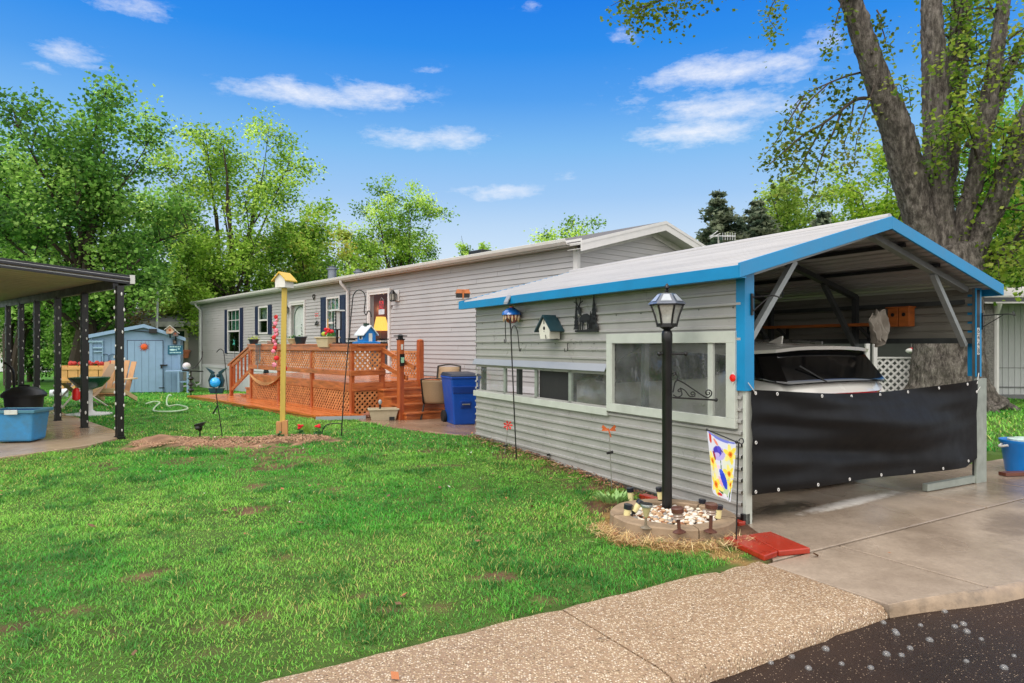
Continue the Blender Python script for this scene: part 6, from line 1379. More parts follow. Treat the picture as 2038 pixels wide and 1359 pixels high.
# single crook left of the deck, glass spinner stake
p = G(455, 792); Yh = p.y; hk = T('plant_crook', 'thin black crook leaning beside the left deck steps', 'shepherd hook', p, 0); b = B(); b.tube([(0, 0, -.05)] + curve([hp(450, 745), hp(446, 705), hp(442, 696), hp(437, 695), hp(432, 700), hp(431, 701)], 30), .011, 6); b.obj('rod', BLACKP, hk)
x, _ = FH.hit(467, 680, .5); q = FH.W(x, .5); t_ = T('wind_spinner', 'small teal wind spinner on a rod in front of the far window', 'wind spinner', Vector((q.x, q.y, gzf(q.x, q.y))), HANG); zz0 = FH.hit(467, 681, .5)[1] - gzf(q.x, q.y); b = B(); b.tube([(0, 0, -.05), (0, 0, zz0)], .008, 5); b.obj('rod', BLACKP, t_); b = B()
for k in range(4): a = k * math.pi / 2 + .5; b.add([(0, .01, zz0), (.10 * math.cos(a), .02, zz0 + .10 * math.sin(a)), (.15 * math.cos(a + .5), .03, zz0 + .15 * math.sin(a + .5)), (.06 * math.cos(a + .9), .02, zz0 + .06 * math.sin(a + .9))], [[0, 1, 2, 3]])
b.obj('blade', M('spinner_teal', c(80, 180, 160), .3), t_)
# black cat-like ornament stake on left steps
q = FD.W(5.75, -.5, 0); t_ = T('metal_figure', 'dark green metal bird figure standing on the left deck steps', 'ornament', (q.x, q.y, .40), HANG); b = B(); b.lathe([(.10, 0), (.03, .05), (.025, .25), (.06, .32), (.07, .42), (.03, .5), (.04, .56), (0, .6)], 10); b.bar((0, 0, .4), (.3, 0, .58), .02, .05); b.obj('figure', M('dark_green_metal', c(20, 46, 52), .4, metal=.4), t_, smooth=True)
# garden hose
p0 = G(330, 822); pts = [G(x, y) + Vector((0, 0, z)) for x, y, z in ((290, 809, .06), (305, 808, .10), (318, 809, .09), (309, 815, .06), (306, 822, .05), (325, 824, .05), (352, 823, .05), (372, 820, .06), (370, 815, .06), (352, 812, .07), (334, 815, .08), (332, 808, .16), (337, 802, .20), (341, 803, .19))]; b = B(); b.tube(curve(pts, 60), .016, 7); tag(b.obj('garden_hose', M('pale_green_hose', c(176, 200, 168), .4), None, smooth=True), 'pale green hose lying in loops on the lawn before the shed', 'hose')
# ------------------------------------------------------------------ bin, chairs, planter by the steps
p = G(917, 843); t_ = T('recycling_bin', 'blue wheeled recycling bin beside the carport wall', 'bin', p, R(22)); BB = M('bin_blue', c(8, 74, 168), .4, .1, 5, dirt=.1); b = B(); w0, w1, d0, d1, hh = .20, .275, .24, .33, .84
def tap(b, z0, z1, e=0.0):
    f = lambda z: (w0 + (w1 - w0) * z / hh + e, d0 + (d1 - d0) * z / hh + e); (a0, b0), (a1_, b1_) = f(z0), f(z1); b.hull8([(-a0, -b0, z0), (a0, -b0, z0), (a0, b0, z0), (-a0, b0, z0), (-a1_, -b1_, z1), (a1_, -b1_, z1), (a1_, b1_, z1), (-a1_, b1_, z1)])
tap(b, 0.0, hh); b.box(-.29, -.345, .82, .29, .345, .87); b.obj('body', BB, t_, bev=.025); b = B(); b.hull8([(-.10, -.29, .30), (.10, -.29, .30), (.10, -.2, .30), (-.10, -.2, .30), (-.10, -.312, .44), (.10, -.312, .44), (.10, -.2, .44), (-.10, -.2, .44)]); b.hull8([(-.24, -.31, .56), (.24, -.31, .56), (.24, -.2, .56), (-.24, -.2, .56), (-.26, -.338, .70), (.26, -.338, .70), (.26, -.2, .70), (-.26, -.2, .70)]); b.obj('grip_panel', M('bin_blue_dark', c(6, 58, 140), .45), t_, bev=.02)
b = B(); b.bar((-.07, -.318, .375), (.07, -.318, .375), .02, .02); b.obj('grab_bar', SILV, t_); b = B(); b.hull8([(-.29, -.35, .87), (.29, -.35, .87), (.29, .35, .87), (-.29, .35, .87), (-.25, -.30, .91), (.25, -.30, .91), (.25, .33, .93), (-.25, .33, .93)]); b.tube([(-.2, .38, .90), (.2, .38, .90)], .018, 8); b.obj('lid', M('bin_lid_dark', c(26, 34, 54), .4), t_, bev=.01)
for s in (-1, 1): b = B(); b.lathe([(.04, -.03), (.11, -.03), (.12, 0), (.11, .03), (.04, .03)], 16, M4=Matrix.Rotation(R(90), 4, 'Y'), o=(s * .24, .26, .12)); b.obj('wheel', M('tyre_rubber', c(22, 22, 22)), t_, smooth=True)
SLNG = M('beige_sling', c(168, 142, 112), .7, .1, 60, .2, 300); BRZ = M('bronze_tube', c(44, 40, 37), .35, .15, 10, metal=.4)
def sling(lab, p, rz):
    t_ = T('sling_chair', lab, 'chair', p, rz, 'sling chairs by the bin'); b = B()        # faces +y, back towards -y
    for s in (-.27, .27): b.tube(curve([(s, .30, 0), (s, .26, .22), (s, .24, .42)], 8), .02, 8); b.tube([(s * 1.05, -.38, 0), (s, -.12, .44)], .02, 8); b.tube(curve([(s, .26, .42), (s, -.18, .40), (s, -.27, .60), (s * .97, -.42, 1.0)], 20), .02, 8); b.tube(curve([(s * 1.08, .24, .40), (s * 1.1, .2, .62), (s * 1.1, -.25, .64)], 14), .014, 8)
    b.tube(curve([(-.262, -.42, 1.0), (0, -.45, 1.035), (.262, -.42, 1.0)], 10), .016, 8); b.tube([(-.27, .26, .42), (.27, .26, .42)], .012, 8); b.tube([(-.27, -.16, .40), (.27, -.16, .40)], .012, 8); b.obj('frame', BRZ, t_, smooth=True)
    prof = curve([(0, .27, .43), (0, .05, .395), (0, -.16, .395), (0, -.24, .52), (0, -.33, .75), (0, -.42, .985)], 24); b = B(); k = len(prof); b.add([(x, q.y, q.z) for x in (-.26, 0, .26) for q in prof], [[i, i + 1, k + i + 1, k + i] for i in range(k - 1)] + [[k + i, k + i + 1, 2 * k + i + 1, 2 * k + i] for i in range(k - 1)]); o = b.obj('sling', SLNG, t_, smooth=True); m_ = o.modifiers.new('Solidify', 'SOLIDIFY'); m_.thickness = .006; return t_
p1 = G(872, 833); o = sling('bronze sling chair nearer the viewer, turned away', p1, R(-8)); o.scale = (.86, .9, .76); o = sling('bronze sling chair behind, facing the viewer', G(888, 824), R(176)); o.scale = (.9, .9, .97)
p = G(763, 836); t_ = T('trough_planter', 'empty beige trough planter on the path at the foot of the steps', 'planter', p, R(14)); b = B(); planter(b, .52, .26, .22, .0, taper=.82); b.obj('trough', M('grey_beige_planter', c(176, 164, 138), .55, .08, 8, dirt=.2), t_, bev=.008); b = B(); b.box(.1, -.14, 0, .19, -.10, .07); b.obj('notch', INK, t_)
t_ = T('mini_solar_light', 'small clear-topped solar light stuck in the beige trough', 'solar light', p + Vector((-.06, 0, 0)), 0); b = B(); b.lathe([(.012, .1), (.02, .28)], 8); b.obj('stem', BLACKP, t_); b = B(); b.ell((0, 0, .33), (.035, .035, .05), 10, 7); b.obj('globe', M('clear_globe', c(150, 156, 160), .15, coat=.6), t_, smooth=True)
b = B(); p = G(715, 828); q = FD.W(-.3, -.25)
for k in range(4): b.ell((q.x + k * .1 - .15, q.y - .06 * (k % 2), .16 + .03 * (k % 2)), (.10, .08, .06), 9, 6)
tag(b.obj('rock_pile', M('reddish_rock', c(134, 84, 64), .8, .3, 14, .5, 30), None), 'heap of reddish rocks at the foot of the deck corner', 'rock')
# orange feeder at the back corner of the carport roof
q = FC.W(CL_ + .2, .16, 0); x, z = FC.hit(942, 583, .16); zr0 = roof_z(.16); t_ = T('roof_feeder', 'orange and black wooden feeder on a wire at the carport roof corner', 'bird feeder', FC.W(CL_ + .18, .14, 0), R(10)); b = B(); b.tube([(-.1, 0, zr0 + .02), (.0, 0, zr0 + .04), (.0, 0, zr0 + .09)], .007, 6); b.tube([(.10, 0, zr0 + .03), (.0, 0, zr0 + .04)], .007, 6); b.obj('wire_stand', M('pale_wire', c(190, 176, 150), .5), t_)
b = B(); b.box(-.10, -.06, zr0 + .09, .10, .06, zr0 + .15); b.obj('tray', INK, t_); b = B(); b.hull8([(-.11, -.07, zr0 + .15), (.11, -.07, zr0 + .15), (.11, .07, zr0 + .15), (-.11, .07, zr0 + .15), (-.09, -.05, zr0 + .21), (.09, -.05, zr0 + .21), (.09, .05, zr0 + .21), (-.09, .05, zr0 + .21)]); b.box(-.012, -.075, zr0 + .07, .012, -.06, zr0 + .2); b.obj('roof', OR, t_)
# rain bubbles bouncing on the road
bm = glassmat('bubble_film', (.95, .95, .95), .8, .04, (.8, .8, .8), .12)
proto = None; rnd = random.Random(33)
for (px, py) in ((1758, 1240), (1781, 1257), (1784, 1262), (1832, 1245), (1900, 1248), (1917, 1243), (1924, 1258), (1953, 1273), (1958, 1188), (1575, 1290), (1576, 1308), (1643, 1293), (1811, 1291), (1794, 1305), (1764, 1303), (1609, 1331), (1675, 1322), (1923, 1317), (1733, 1330), (2018, 1306), (1880, 1218), (1412, 1352), (1534, 1320), (1998, 1330), (1850, 1275)):
    r = ray(px, py); p = r * ((H + .062) / -r.z); p.z = -.062; s = rnd.uniform(.7, 1.25)
    if proto is None:
        b = B(); n = 12; b.lathe([(.0165, 0), (.0155, .006), (.012, .0115), (.006, .015), (0, .016)], n); proto = b.obj('rain_bubble', bm, None, smooth=True); o = proto
    else: o = proto.copy(); COL.objects.link(o)
    o.location = p; o.scale = (s, s, s); tag(o, 'clear raindrop bubble floating on the wet dark road', 'bubble', 'rain bubbles on the wet road')
# ================================================================== neighbour's patio roof (left)
C0 = AT(250, 556, 10.0); PANG = math.atan2(.67, -.74); FP = Fr((C0.x, C0.y, 0), PANG)      # x along the posts (away), y towards the viewer's left... outward
# y axis of FP = rot90(x) = (-.67,-.74): towards the neighbour home
pc = T('patio_cover', 'black-edged flat patio roof on black posts wound with white lights', 'patio roof', FP.o, PANG)
ZC = 2.46
CEIL = M('patio_ceiling', c(190, 174, 148), .6, .12, 2, dirt=.12); NVB = M('navy_black_trim', c(12, 15, 26), .45, .15, 6, coat=.05)
def pz(y): return ZC + .075 * y
b = B(); b.prism([(-.03, -.03, pz(0)), (9.0, -.03, pz(0)), (9.0, 3.2, pz(3.2)), (-.03, 3.2, pz(3.2))], (0, 0, .035)); 
for k in range(30): x = .3 * k; b.prism([(x, 0, pz(0) - .004), (x + .012, 0, pz(0) - .004), (x + .012, 3.2, pz(3.2) - .004), (x, 3.2, pz(3.2) - .004)], (0, 0, .003))
b.obj('ceiling_panel', CEIL, pc)
b = B()
for (dz, th, o_) in ((-.05, .05, .0), (.01, .035, .02), (.055, .03, .0)): b.prism([(-.03 - o_ - .02, -.07, pz(0) + dz), (-.03 - o_ - .02, 3.2, pz(3.2) + dz), (-.03, 3.2, pz(3.2) + dz), (-.03, -.07, pz(0) + dz)], (0, 0, th))
b.obj('front_fascia', NVB, pc, bev=.003)
b = B()
for (dz, o_) in ((-.016, .022), (.046, .022)): b.prism([(-.05 - o_ + .02, -.07, pz(0) + dz), (-.05 - o_ + .02, 3.2, pz(3.2) + dz), (-.045, 3.2, pz(3.2) + dz), (-.045, -.07, pz(0) + dz)], (0, 0, .008))
b.obj('pale_stripe', M('pale_trim', c(170, 172, 172), .4), pc)
b = B(); b.box(-.09, -.10, pz(0) - .04, -.05, -.04, pz(0) + .09); b.obj('gutter_end', WHITE, pc)
b = B(); b.box(-.05, -.10, pz(0) - .05, 9.0, -.04, pz(0) + .08); b.obj('side_fascia', NVB, pc)
b = B(); b.box(-.0, .10, pz(.1) - .13, 9.0, .17, pz(.15) - .0); b.obj('beam', NVB, pc)
rnd = random.Random(21)
pxs = [(238, 868), (168, 852), (115, 835), (73, 822), (42, 812), (16, 803)]
for i, (px, py) in enumerate(pxs):
    xq = None; r = ray(px, 687); # intersect the post line y = .135
    x_, _ = FP.hit(px, 687, .135); w_ = FP.W(x_, .135); g0 = gzf(w_.x, w_.y) + .03
    b = B(); b.box(x_ - .05, .09, g0 - .1, x_ - .01, .18, pz(.13) - .1); b.box(x_ + .01, .09, g0 - .1, x_ + .05, .18, pz(.13) - .1); b.box(x_ - .012, .12, g0 - .1, x_ + .012, .15, pz(.13) - .1); b.box(x_ - .07, .08, g0 - .1, x_ + .07, .19, g0 + .008); ps = b.obj('post', BLACKP, pc)
    b = B(); z = g0 + .1
    while z < 2.3: s = rnd.uniform(.012, .02); b.ell((x_ - .055, .12 + rnd.uniform(-.04, .02), z), (s * .7, s * .7, s * 1.6), 6, 4); b.ell((x_ + rnd.uniform(-.03, .03), .195, z + .03), (s * .7, s * .7, s * 1.5), 6, 4); z += rnd.uniform(.12, .24)
    b.obj('fairy_lights', WHITE, ps)
# neighbour home at the frame's left edge
nh = T('neighbour_home', 'edge of the pale neighbour trailer with a window at the far left', 'mobile home', FP.W(1.0, 1.78), PANG)
NW = M('pale_trailer_wall', c(196, 196, 194), .5, .06, 4, dirt=.15)
b = B(); b.box(0, 0, .10, 8, 3, 1.05); b.box(0, 0.01, .95, 8, 3, 2.62); b.obj('wall', NW, nh)
b = B(); b.box(-.012, .25, 1.10, -.001, 1.4, 2.2); b.obj('window', GL, nh); b = B(); frame_rect(b.mat(0), 0, 1, 0, 1, .1, .1, .1, .1, 0, 0) if False else None
b = B(); b.box(-.03, .2, 1.05, -.005, .27, 2.25); b.box(-.03, 1.38, 1.05, -.005, 1.45, 2.25); b.box(-.03, .27, 1.05, -.005, 1.38, 1.12); b.box(-.03, .27, 1.62, -.005, 1.38, 1.66); b.obj('window_frame', M('grey_green_frame', c(96, 110, 106), .5), nh)
# bins on the patio
p = G(40, 880); p = Vector((p.x, p.y, p.z + .03)); t_ = T('storage_tote', 'weathered blue plastic tote with pale handle on the patio edge', 'tote', p, R(6)); TB = M('faded_blue_tote', c(70, 134, 172), .5, .2, 5, col2=c(44, 130, 186), dirt=.4); b = B(); a, w_, h_ = .29, .21, .42
b.hull8([(-a * .86, -w_ * .84, 0), (a * .86, -w_ * .84, 0), (a * .86, w_ * .84, 0), (-a * .86, w_ * .84, 0), (-a, -w_, h_), (a, -w_, h_), (a, w_, h_), (-a, w_, h_)]); b.obj('body', TB, t_, bev=.03)
b = B()
for (x0, y0, x1, y1) in ((-a - .03, -w_ - .03, a + .03, -w_ + .01), (-a - .03, w_ - .01, a + .03, w_ + .03), (-a - .03, -w_ + .01, -a + .01, w_ - .01), (a - .01, -w_ + .01, a + .03, w_ - .01)): b.box(x0, y0, h_ - .02, x1, y1, h_ + .025)
b.obj('rim', M('tote_rim', c(66, 120, 140), .45), t_, bev=.008); b = B(); b.box(-.06, -w_ - .045, h_ - .035, .11, -w_ - .03, h_ + .03); b.obj('handle', M('pale_handle', c(200, 206, 200), .5), t_, bev=.006); b = B(); b.box(-a + .02, -w_ + .02, h_ + .003, a - .02, w_ - .02, h_ + .012); b.obj('lid', M('tote_lid', c(20, 70, 130), .4), t_)
p = G(48, 850); t_ = T('compost_tub', 'black round-lidded garbage tub behind the blue tote', 'tub', p + Vector((0, 0, .03)), 0); t_.scale = (1.05, 1.05, 1.4); BT = M('black_tub', c(22, 24, 26), .5, .2, 8); b = B(); b.lathe([(.22, 0), (.265, .33), (.27, .36)], 28); b.obj('body', BT, t_, smooth=True); b = B(); b.lathe([(.30, .34), (.31, .37), (.27, .41), (.16, .455), (.05, .47), (0, .47)], 28); b.bar((-.08, 0, .475), (.08, 0, .475), .03, .02); b.obj('lid', BT, t_, smooth=True)
p = G(26, 830); t_ = T('stair_rail', 'black curved steel hand rail beside the neighbour steps', 'hand rail', p, 0); Yh = p.y; b = B(); b.tube(curve([hp(28, 828), hp(28, 760), hp(26, 738), hp(18, 727), hp(8, 722)], 20), .022, 8); b.obj('rail', BLACKP, t_, smooth=True)
# ================================================================== shed
sp = G(270, 783); SA = R(24); FS2 = Fr((sp.x, sp.y), SA)
gs = gzf(sp.x, sp.y)
def sx(px, py): x, z = FS2.hit(px, py); return x, z - gs
SB = M('powder_blue_wood', c(126, 156, 186), .55, .08, 3, dirt=.06); SB2 = M('powder_blue_door', c(134, 164, 194), .5, .07, 4)
sh = T('garden_shed', 'powder blue gabled garden shed with plank door', 'shed', (sp.x, sp.y, gs), SA)
xl, zl = sx(176, 668); xa, za = sx(287, 647); xr_, zr_ = sx(366, 673); bxl = xl + .04; bxr = xr_ - .12
dl0, dz1 = sx(254, 678); dr0, _ = sx(324, 678)
b = B(); b.prism([(bxl, 0, -.1), (bxr, 0, -.1), (bxr, 0, zr_ + .02), (xa, 0, za), (bxl, 0, zl)], (0, 2.6, 0)); b.obj('wall', SB, sh)
b = B(); k = int((bxr - bxl) / .2)
for i in range(1, k):
    x = bxl + .2 * i
    if not (dl0 < x < dr0): b = B(); b.box(x, -.003, 0, x + .01, -.001, min(zl, zr_)); b.obj('groove', M('groove_blue', c(84, 118, 152), .6), sh)
for x0_, x1_, zz_ in ((bxl - .01, bxl + .08, zl), (bxr - .08, bxr + .01, zr_)): b = B(); b.box(x0_, -.03, -.02, x1_, 0, zz_ - .02); b.obj('corner_trim', SB, sh)
b = B()
for (p, q) in (((xl - .06, zl - .02), (xa, za)), ((xa, za), (xr_ + .06, zr_ - .02))):
    b.hull8([(p[0], -.14, p[1]), (q[0], -.14, q[1]), (q[0], 2.7, q[1]), (p[0], 2.7, p[1]), (p[0], -.14, p[1] + .03), (q[0], -.14, q[1] + .03), (q[0], 2.7, q[1] + .03), (p[0], 2.7, p[1] + .03)])
b.obj('roof', SHING, sh)
b = B(); 
for (p, q) in (((xl - .06, zl - .02), (xa, za)), ((xa, za), (xr_ + .06, zr_ - .02))): b.prism([(p[0], -.16, p[1] - .08), (q[0], -.16, q[1] - .08), (q[0], -.16, q[1] + .035), (p[0], -.16, p[1] + .035)], (0, .02, 0))
b.obj('rake_board', SB2, sh)
b = B()
nd = 5
for i in range(nd): x0 = dl0 + (dr0 - dl0) * i / nd; x1 = dl0 + (dr0 - dl0) * (i + 1) / nd; b.box(x0 + .004, -.03, .04, x1 - .004, -.002, dz1)
d = b.obj('door', SB2, sh); b = B(); b.box(dl0 - .02, -.025, dz1, dr0 + .02, -.002, dz1 + .02); b.box(dr0 + .0, -.025, .02, dr0 + .015, -.001, dz1); b.box(dl0 - .015, -.025, .02, dl0, -.001, dz1); b.box(dl0 - .2, -.03, -.05, dr0 + .1, -.005, .035); b.obj('door_gap', M('navy_gap', c(40, 52, 76), .6), sh)
b = B(); x, z = sx(323, 727); b.box(x - .06, -.06, z - .02, x + .16, -.03, z + .03); b.box(x - .05, -.07, z - .10, x + .0, -.03, z - .02); b.box(dr0 - .12, -.045, .16, dr0 + .05, -.03, .19); b.obj('hasp', BLACKP, d)
b = B(); x0, z0 = sx(176, 678); x1, _ = sx(205, 678); b.box(x0, -.07, zl - .22, x1, -.001, zl - .16); b.box(x1 - .02, -.05, .6, x1, -.001, zl - .2); b.box(x1 - .28, -.08, zl - .42, x1 - .02, -.01, zl - .38); b.box(x1 - .26, -.06, zl - .54, x1 - .02, -.02, zl - .51); b.obj('hatch_trim', M('pale_hatch', c(150, 184, 206), .5), sh)
t_ = T('floodlight', 'black floodlight under the shed gable', 'floodlight', FS2.W(0, -.02, gs), SA); x, z = sx(305, 659); b = B(); b.box(x - .12, -.18, z - .08, x + .12, -.02, z + .08); b.box(x - .1, -.19, z - .06, x + .1, -.18, z + .06); b.tube([(x - .1, -.05, z - .03), (x - .75, -.03, z + .02)], .015, 5); b.obj('lamp_body', BLACKP, t_, bev=.01)
x, z = sx(287, 690); t_ = T('sun_ornament', 'orange-red sun face ornament on the blue shed door', 'ornament', FS2.W(x, -.04, gs), SA); b = B(); b.ell((0, 0, z), (.10, .03, .10), 14, 8); b.obj('sun_disc', M('sun_orange', c(222, 92, 36), .4, .2, 20), t_); b = B()
for k in range(14): a = k * math.pi / 7; l_ = .20 if k % 2 else .165; b.add([(.09 * math.cos(a - .16), .0, z + .09 * math.sin(a - .16)), (l_ * math.cos(a), -.005, z + l_ * math.sin(a)), (.09 * math.cos(a + .16), .0, z + .09 * math.sin(a + .16))], [[0, 1, 2]])
b.obj('sun_rays', M('sun_red', c(150, 40, 30), .5), t_)
x, z = sx(349, 696); t_ = T('beach_sign', 'teal beach sign with white fish and lettering marks on the shed', 'sign', FS2.W(x, -.02, gs), SA); b = B(); b.box(-.23, -.02, z - .155, .23, 0, z + .155); b.obj('board', M('teal_sign', c(12, 96, 124), .4, .2, 7), t_); b = B()
b.ell((-.09, -.021, z - .0), (.09, .004, .035), 12, 6); b.add([(-.01, -.022, z), (.04, -.022, z + .04), (.04, -.022, z - .04)], [[0, 1, 2]]); b.ell((.11, -.021, z + .03), (.04, .004, .02), 8, 5)
for k in range(7): b.box(-.17 + k * .05, -.023, z + .085, -.135 + k * .05, -.0205, z + .125)
for k in range(8): b.box(-.17 + k * .045, -.023, z - .115, -.14 + k * .045, -.0205, z - .075)
b.obj('white_marks', M('pale_aqua', c(190, 224, 226), .5), t_)
x, z = sx(348, 680); t_ = T('shed_lantern', 'small dark lantern above the teal sign', 'lantern', FS2.W(x, -.02, gs), SA); b = B(); b.box(-.06, -.12, z - .08, .06, -.01, z - .06); b.box(-.07, -.13, z + .06, .07, -.01, z + .08); [b.box(s * .05 - .01, -.115, z - .06, s * .05 + .01, -.02, z + .06) for s in (-1, 1)]; b.obj('cage', BLACKP, t_); b = B(); b.box(-.035, -.1, z - .05, .035, -.03, z + .05); b.obj('lens', M('dim_lens', c(120, 104, 90), .4), t_)
for px, py, s, lab, colr in ((339, 657, 1.0, 'larger natural birdhouse on the shed roof edge', (186, 150, 124)), (350, 664, .72, 'smaller dark birdhouse perched below the larger one on the shed', (110, 92, 92))):
    x, z = sx(px, py); t_ = T('birdhouse', lab, 'birdhouse', FS2.W(x, -.22, gs), SA); b = B(); b.prism([(-.11 * s, -.1, z - .12 * s), (.11 * s, -.1, z - .12 * s), (.11 * s, -.1, z + .04 * s), (0, -.1, z + .14 * s), (-.11 * s, -.1, z + .04 * s)], (0, .2, 0)); b.obj('house_body', M('birdhouse_wood_%d' % px, c(*colr), .6), t_); b = B()
    for q in (-1, 1): b.hull8([(q * .17 * s, -.14, z + .0), (0, -.14, z + .145 * s), (0, .12, z + .145 * s), (q * .17 * s, .12, z + .0), (q * .17 * s, -.14, z + .02), (0, -.14, z + .17 * s), (0, .12, z + .17 * s), (q * .17 * s, .12, z + .02)])
    b.obj('roof', M('weathered_white', c(196, 196, 190), .6), t_); b = B(); b.ell((0, -.1, z + .0), (.04 * s, .01, .045 * s), 8, 5); b.obj('entrance_hole', TERR, t_); b = B(); b.bar((0, .0, z - .12 * s), (0, .12, z - .25), .04, .04); b.obj('bracket', INK, t_)
x, z = sx(199, 703); t_ = T('wire_chair_back', 'curly wire wall trellis on the shed front', 'trellis', FS2.W(0, -.03, gs), SA); b = B()
for px in (210, 224): cx_, cz = sx(px, 712); b.tube([(cx_ + .11 * math.cos(a), 0, cz + .13 * math.sin(a)) for a in np.linspace(-.3, 2 * math.pi, 18)], .012, 5); b.tube([(cx_ - .11, 0, cz), (cx_ - .11, 0, cz - .4)], .012, 5)
x0, z0 = sx(205, 726); x1, _ = sx(232, 726); b.tube([(x0, 0, z0), (x1, 0, z0)], .012, 5); b.obj('wire', M('slate_wire', c(70, 92, 120), .5), t_)
# bench table and clutter at the shed's right
q = FS2.W(bxr + .0, -.5, 0); t_ = T('potting_table', 'small powder blue potting table beside the shed', 'table', (q.x, q.y, gzf(q.x, q.y)), SA); b = B(); b.box(-.42, -.25, .74, .30, .3, .78); b.obj('table_top', SB2, t_, bev=.005)
for x in (-.02, .26):
    for y in (-.22, .24): b = B(); b.box(x - .03, y - .03, -.05, x + .03, y + .03, .74); b.obj('leg', SB2, t_)
b = B(); b.box(-.02, -.24, .38, .28, .26, .42); b.obj('shelf', SB2, t_)
q2 = FS2.W(bxr + .22, -.5, 0); t_ = T('white_globe', 'white globe lantern sitting on the blue potting table', 'globe', (q2.x, q2.y, gzf(q.x, q.y) + .78), 0); b = B(); b.lathe([(.07, 0), (.05, .05)], 10); b.obj('base', BLACKP, t_); b = B(); b.ell((0, 0, .15), (.13, .13, .12), 14, 9); b.obj('globe', M('white_globe_glass', c(214, 204, 208), .3), t_, smooth=True)
p = G(380, 792); t_ = T('post_lantern', 'dark stack of pots on a short stake by the boardwalk corner', 'garden stake', p, 0); b = B(); b.tube([(0, 0, 0), (0, 0, .75)], .02, 6); [b.lathe([(.05, z), (.09, z + .04), (.05, z + .09)], 10) for z in (.18, .34, .5)]; b.bar((-.22, 0, .76), (.32, 0, .74), .12, .03); b.tube(curve([(-.2, 0, .78), (.1, 0, .85), (.3, 0, 1.1), (.32, 0, 1.3)], 12), .012, 5); b.obj('stack', BLACKP, t_, smooth=True)
# ------------------------------------------------------------------ lawn furniture before the shed
WDC = M('cedar_cream', c(206, 182, 140), .6, .1, 6); SLT = M('tan_slat', c(196, 150, 106), .65, .12, 8)
p = G(222, 806); gx0, gy0 = p.x, p.y; t_ = T('adirondack_chair', 'cream-framed adirondack chair with tan slats facing the viewer', 'chair', p, R(8)); k_ = 1.0
b = B()
for s in (-.36, .36): b.bar((s, -.48, 0), (s * .9, -.28, .36), .05, .09, (0, 1, 0)); b.bar((s, -.34, .36), (s, .46, .10), .04, .10); b.bar((s * .95, -.3, .34), (s, -.3, .58), .05, .07, (0, 1, 0)); b.bar((s * 1.05, -.45, .60), (s * 1.0, .36, .60), .14, .03)
b.bar((-.38, -.36, .36), (.38, -.36, .36), .04, .10); b.obj('frame', WDC, t_, bev=.004)
b = B()
for i in range(5): x = -.26 + .13 * i; b.bar((x, .12, .22), (x * 1.15, .48, 1.05 - .03 * abs(i - 2)), .115, .02, (0, -1, .3))
b.obj('backrest', SLT, t_); b = B()
for i in range(5): y = -.30 + .11 * i; b.box(-.32, y, .37 - .045 * i, .32, y + .095, .39 - .045 * i)
b.obj('seat', SLT, t_)
p = G(166, 810); t_ = T('sling_lounger', 'low tan sling lounge chair with white arm by the patio posts', 'chair', p, R(-40)); b = B()
for s in (-.28, .28): b.tube(curve([(s, -.5, .02), (s, -.15, .45), (s, .1, .62), (s, .35, .62)], 12), .02, 6); b.tube([(s, .4, .0), (s, -.1, .40)], .02, 6)
b.obj('frame', M('pale_tube', c(206, 200, 188), .4), t_, smooth=True); b = B(); pr_ = curve([(0, -.4, .55), (0, -.1, .30), (0, .2, .28), (0, .62, .95)], 16); k = len(pr_); b.add([(x, q.y, q.z) for x in (-.26, .26) for q in pr_], [[i, i + 1, k + i + 1, k + i] for i in range(k - 1)]); b.obj('sling', SLNG, t_, smooth=True)
p = G(178, 826); t_ = T('pedestal_table', 'round dark green table on a white pedestal with round base', 'table', p, 0); b = B(); b.lathe([(.40, 0), (.40, .03), (.12, .06), (.06, .10), (.055, .62)], 22); b.obj('pedestal', M('pedestal_white', c(206, 208, 206), .5, dirt=.1), t_, smooth=True); b = B(); b.lathe([(.05, .50), (.22, .56), (.34, .70), (.36, .74), (.34, .74), (.2, .66), (0, .64)], 24); b.obj('basin', M('dark_green_basin', c(14, 74, 58), .3, coat=.3), t_, smooth=True)
t_ = T('red_float', 'red plastic float hanging under the green table rim', 'float', p + Vector((-.06, -.3, 0)), 0); b = B(); b.lathe([(0, .30), (.07, .33), (.07, .5), (.03, .55), (0, .55)], 12); b.obj('float', M('float_red', c(220, 30, 26), .4), t_, smooth=True)
p = G(152, 788); t_ = T('pallet_planter', 'raised planter of pale pallet boards filled with red flowers', 'planter', p, R(6)); PAL = M('pallet_pine', c(206, 158, 96), .65, .16, 5); b = B()
for i in range(5): b.box(-.35 + .3 * i * .95, -.32, .42, -.35 + .3 * i * .95 + .26, -.29, .92)
b.box(-.36, -.34, .46, 1.1, -.32, .54); b.box(-.36, -.34, .80, 1.1, -.32, .88); b.box(-.36, -.29, .42, -.33, .3, .92); b.box(1.05, -.29, .42, 1.1, .3, .92); b.box(-.33, .27, .42, 1.05, .3, .92); b.box(-.33, -.29, .80, 1.05, .27, .84); b.obj('box_body', PAL, t_)
for x in (-.3, .02, 1.02): b = B(); b.box(x, -.3, -.03, x + .1, -.18, .42); b.obj('leg', PAL, t_)
b = B(); [b.ell((-.2 + .095 * i_, rnd.uniform(-.1, .1), .95 + rnd.uniform(-.01, .05)), .075, 7, 5) for i_ in range(13)]; b.obj('bloom', M('dusty_red_bloom', c(168, 44, 36), .7, .3, 20), t_); b = B(); leaves_clump(b, 90, (.4, 0, .88), (.65, .25, .12), .08, rnd); b.obj('leaf_tuft', M('dark_leaf', c(40, 92, 38)), t_)
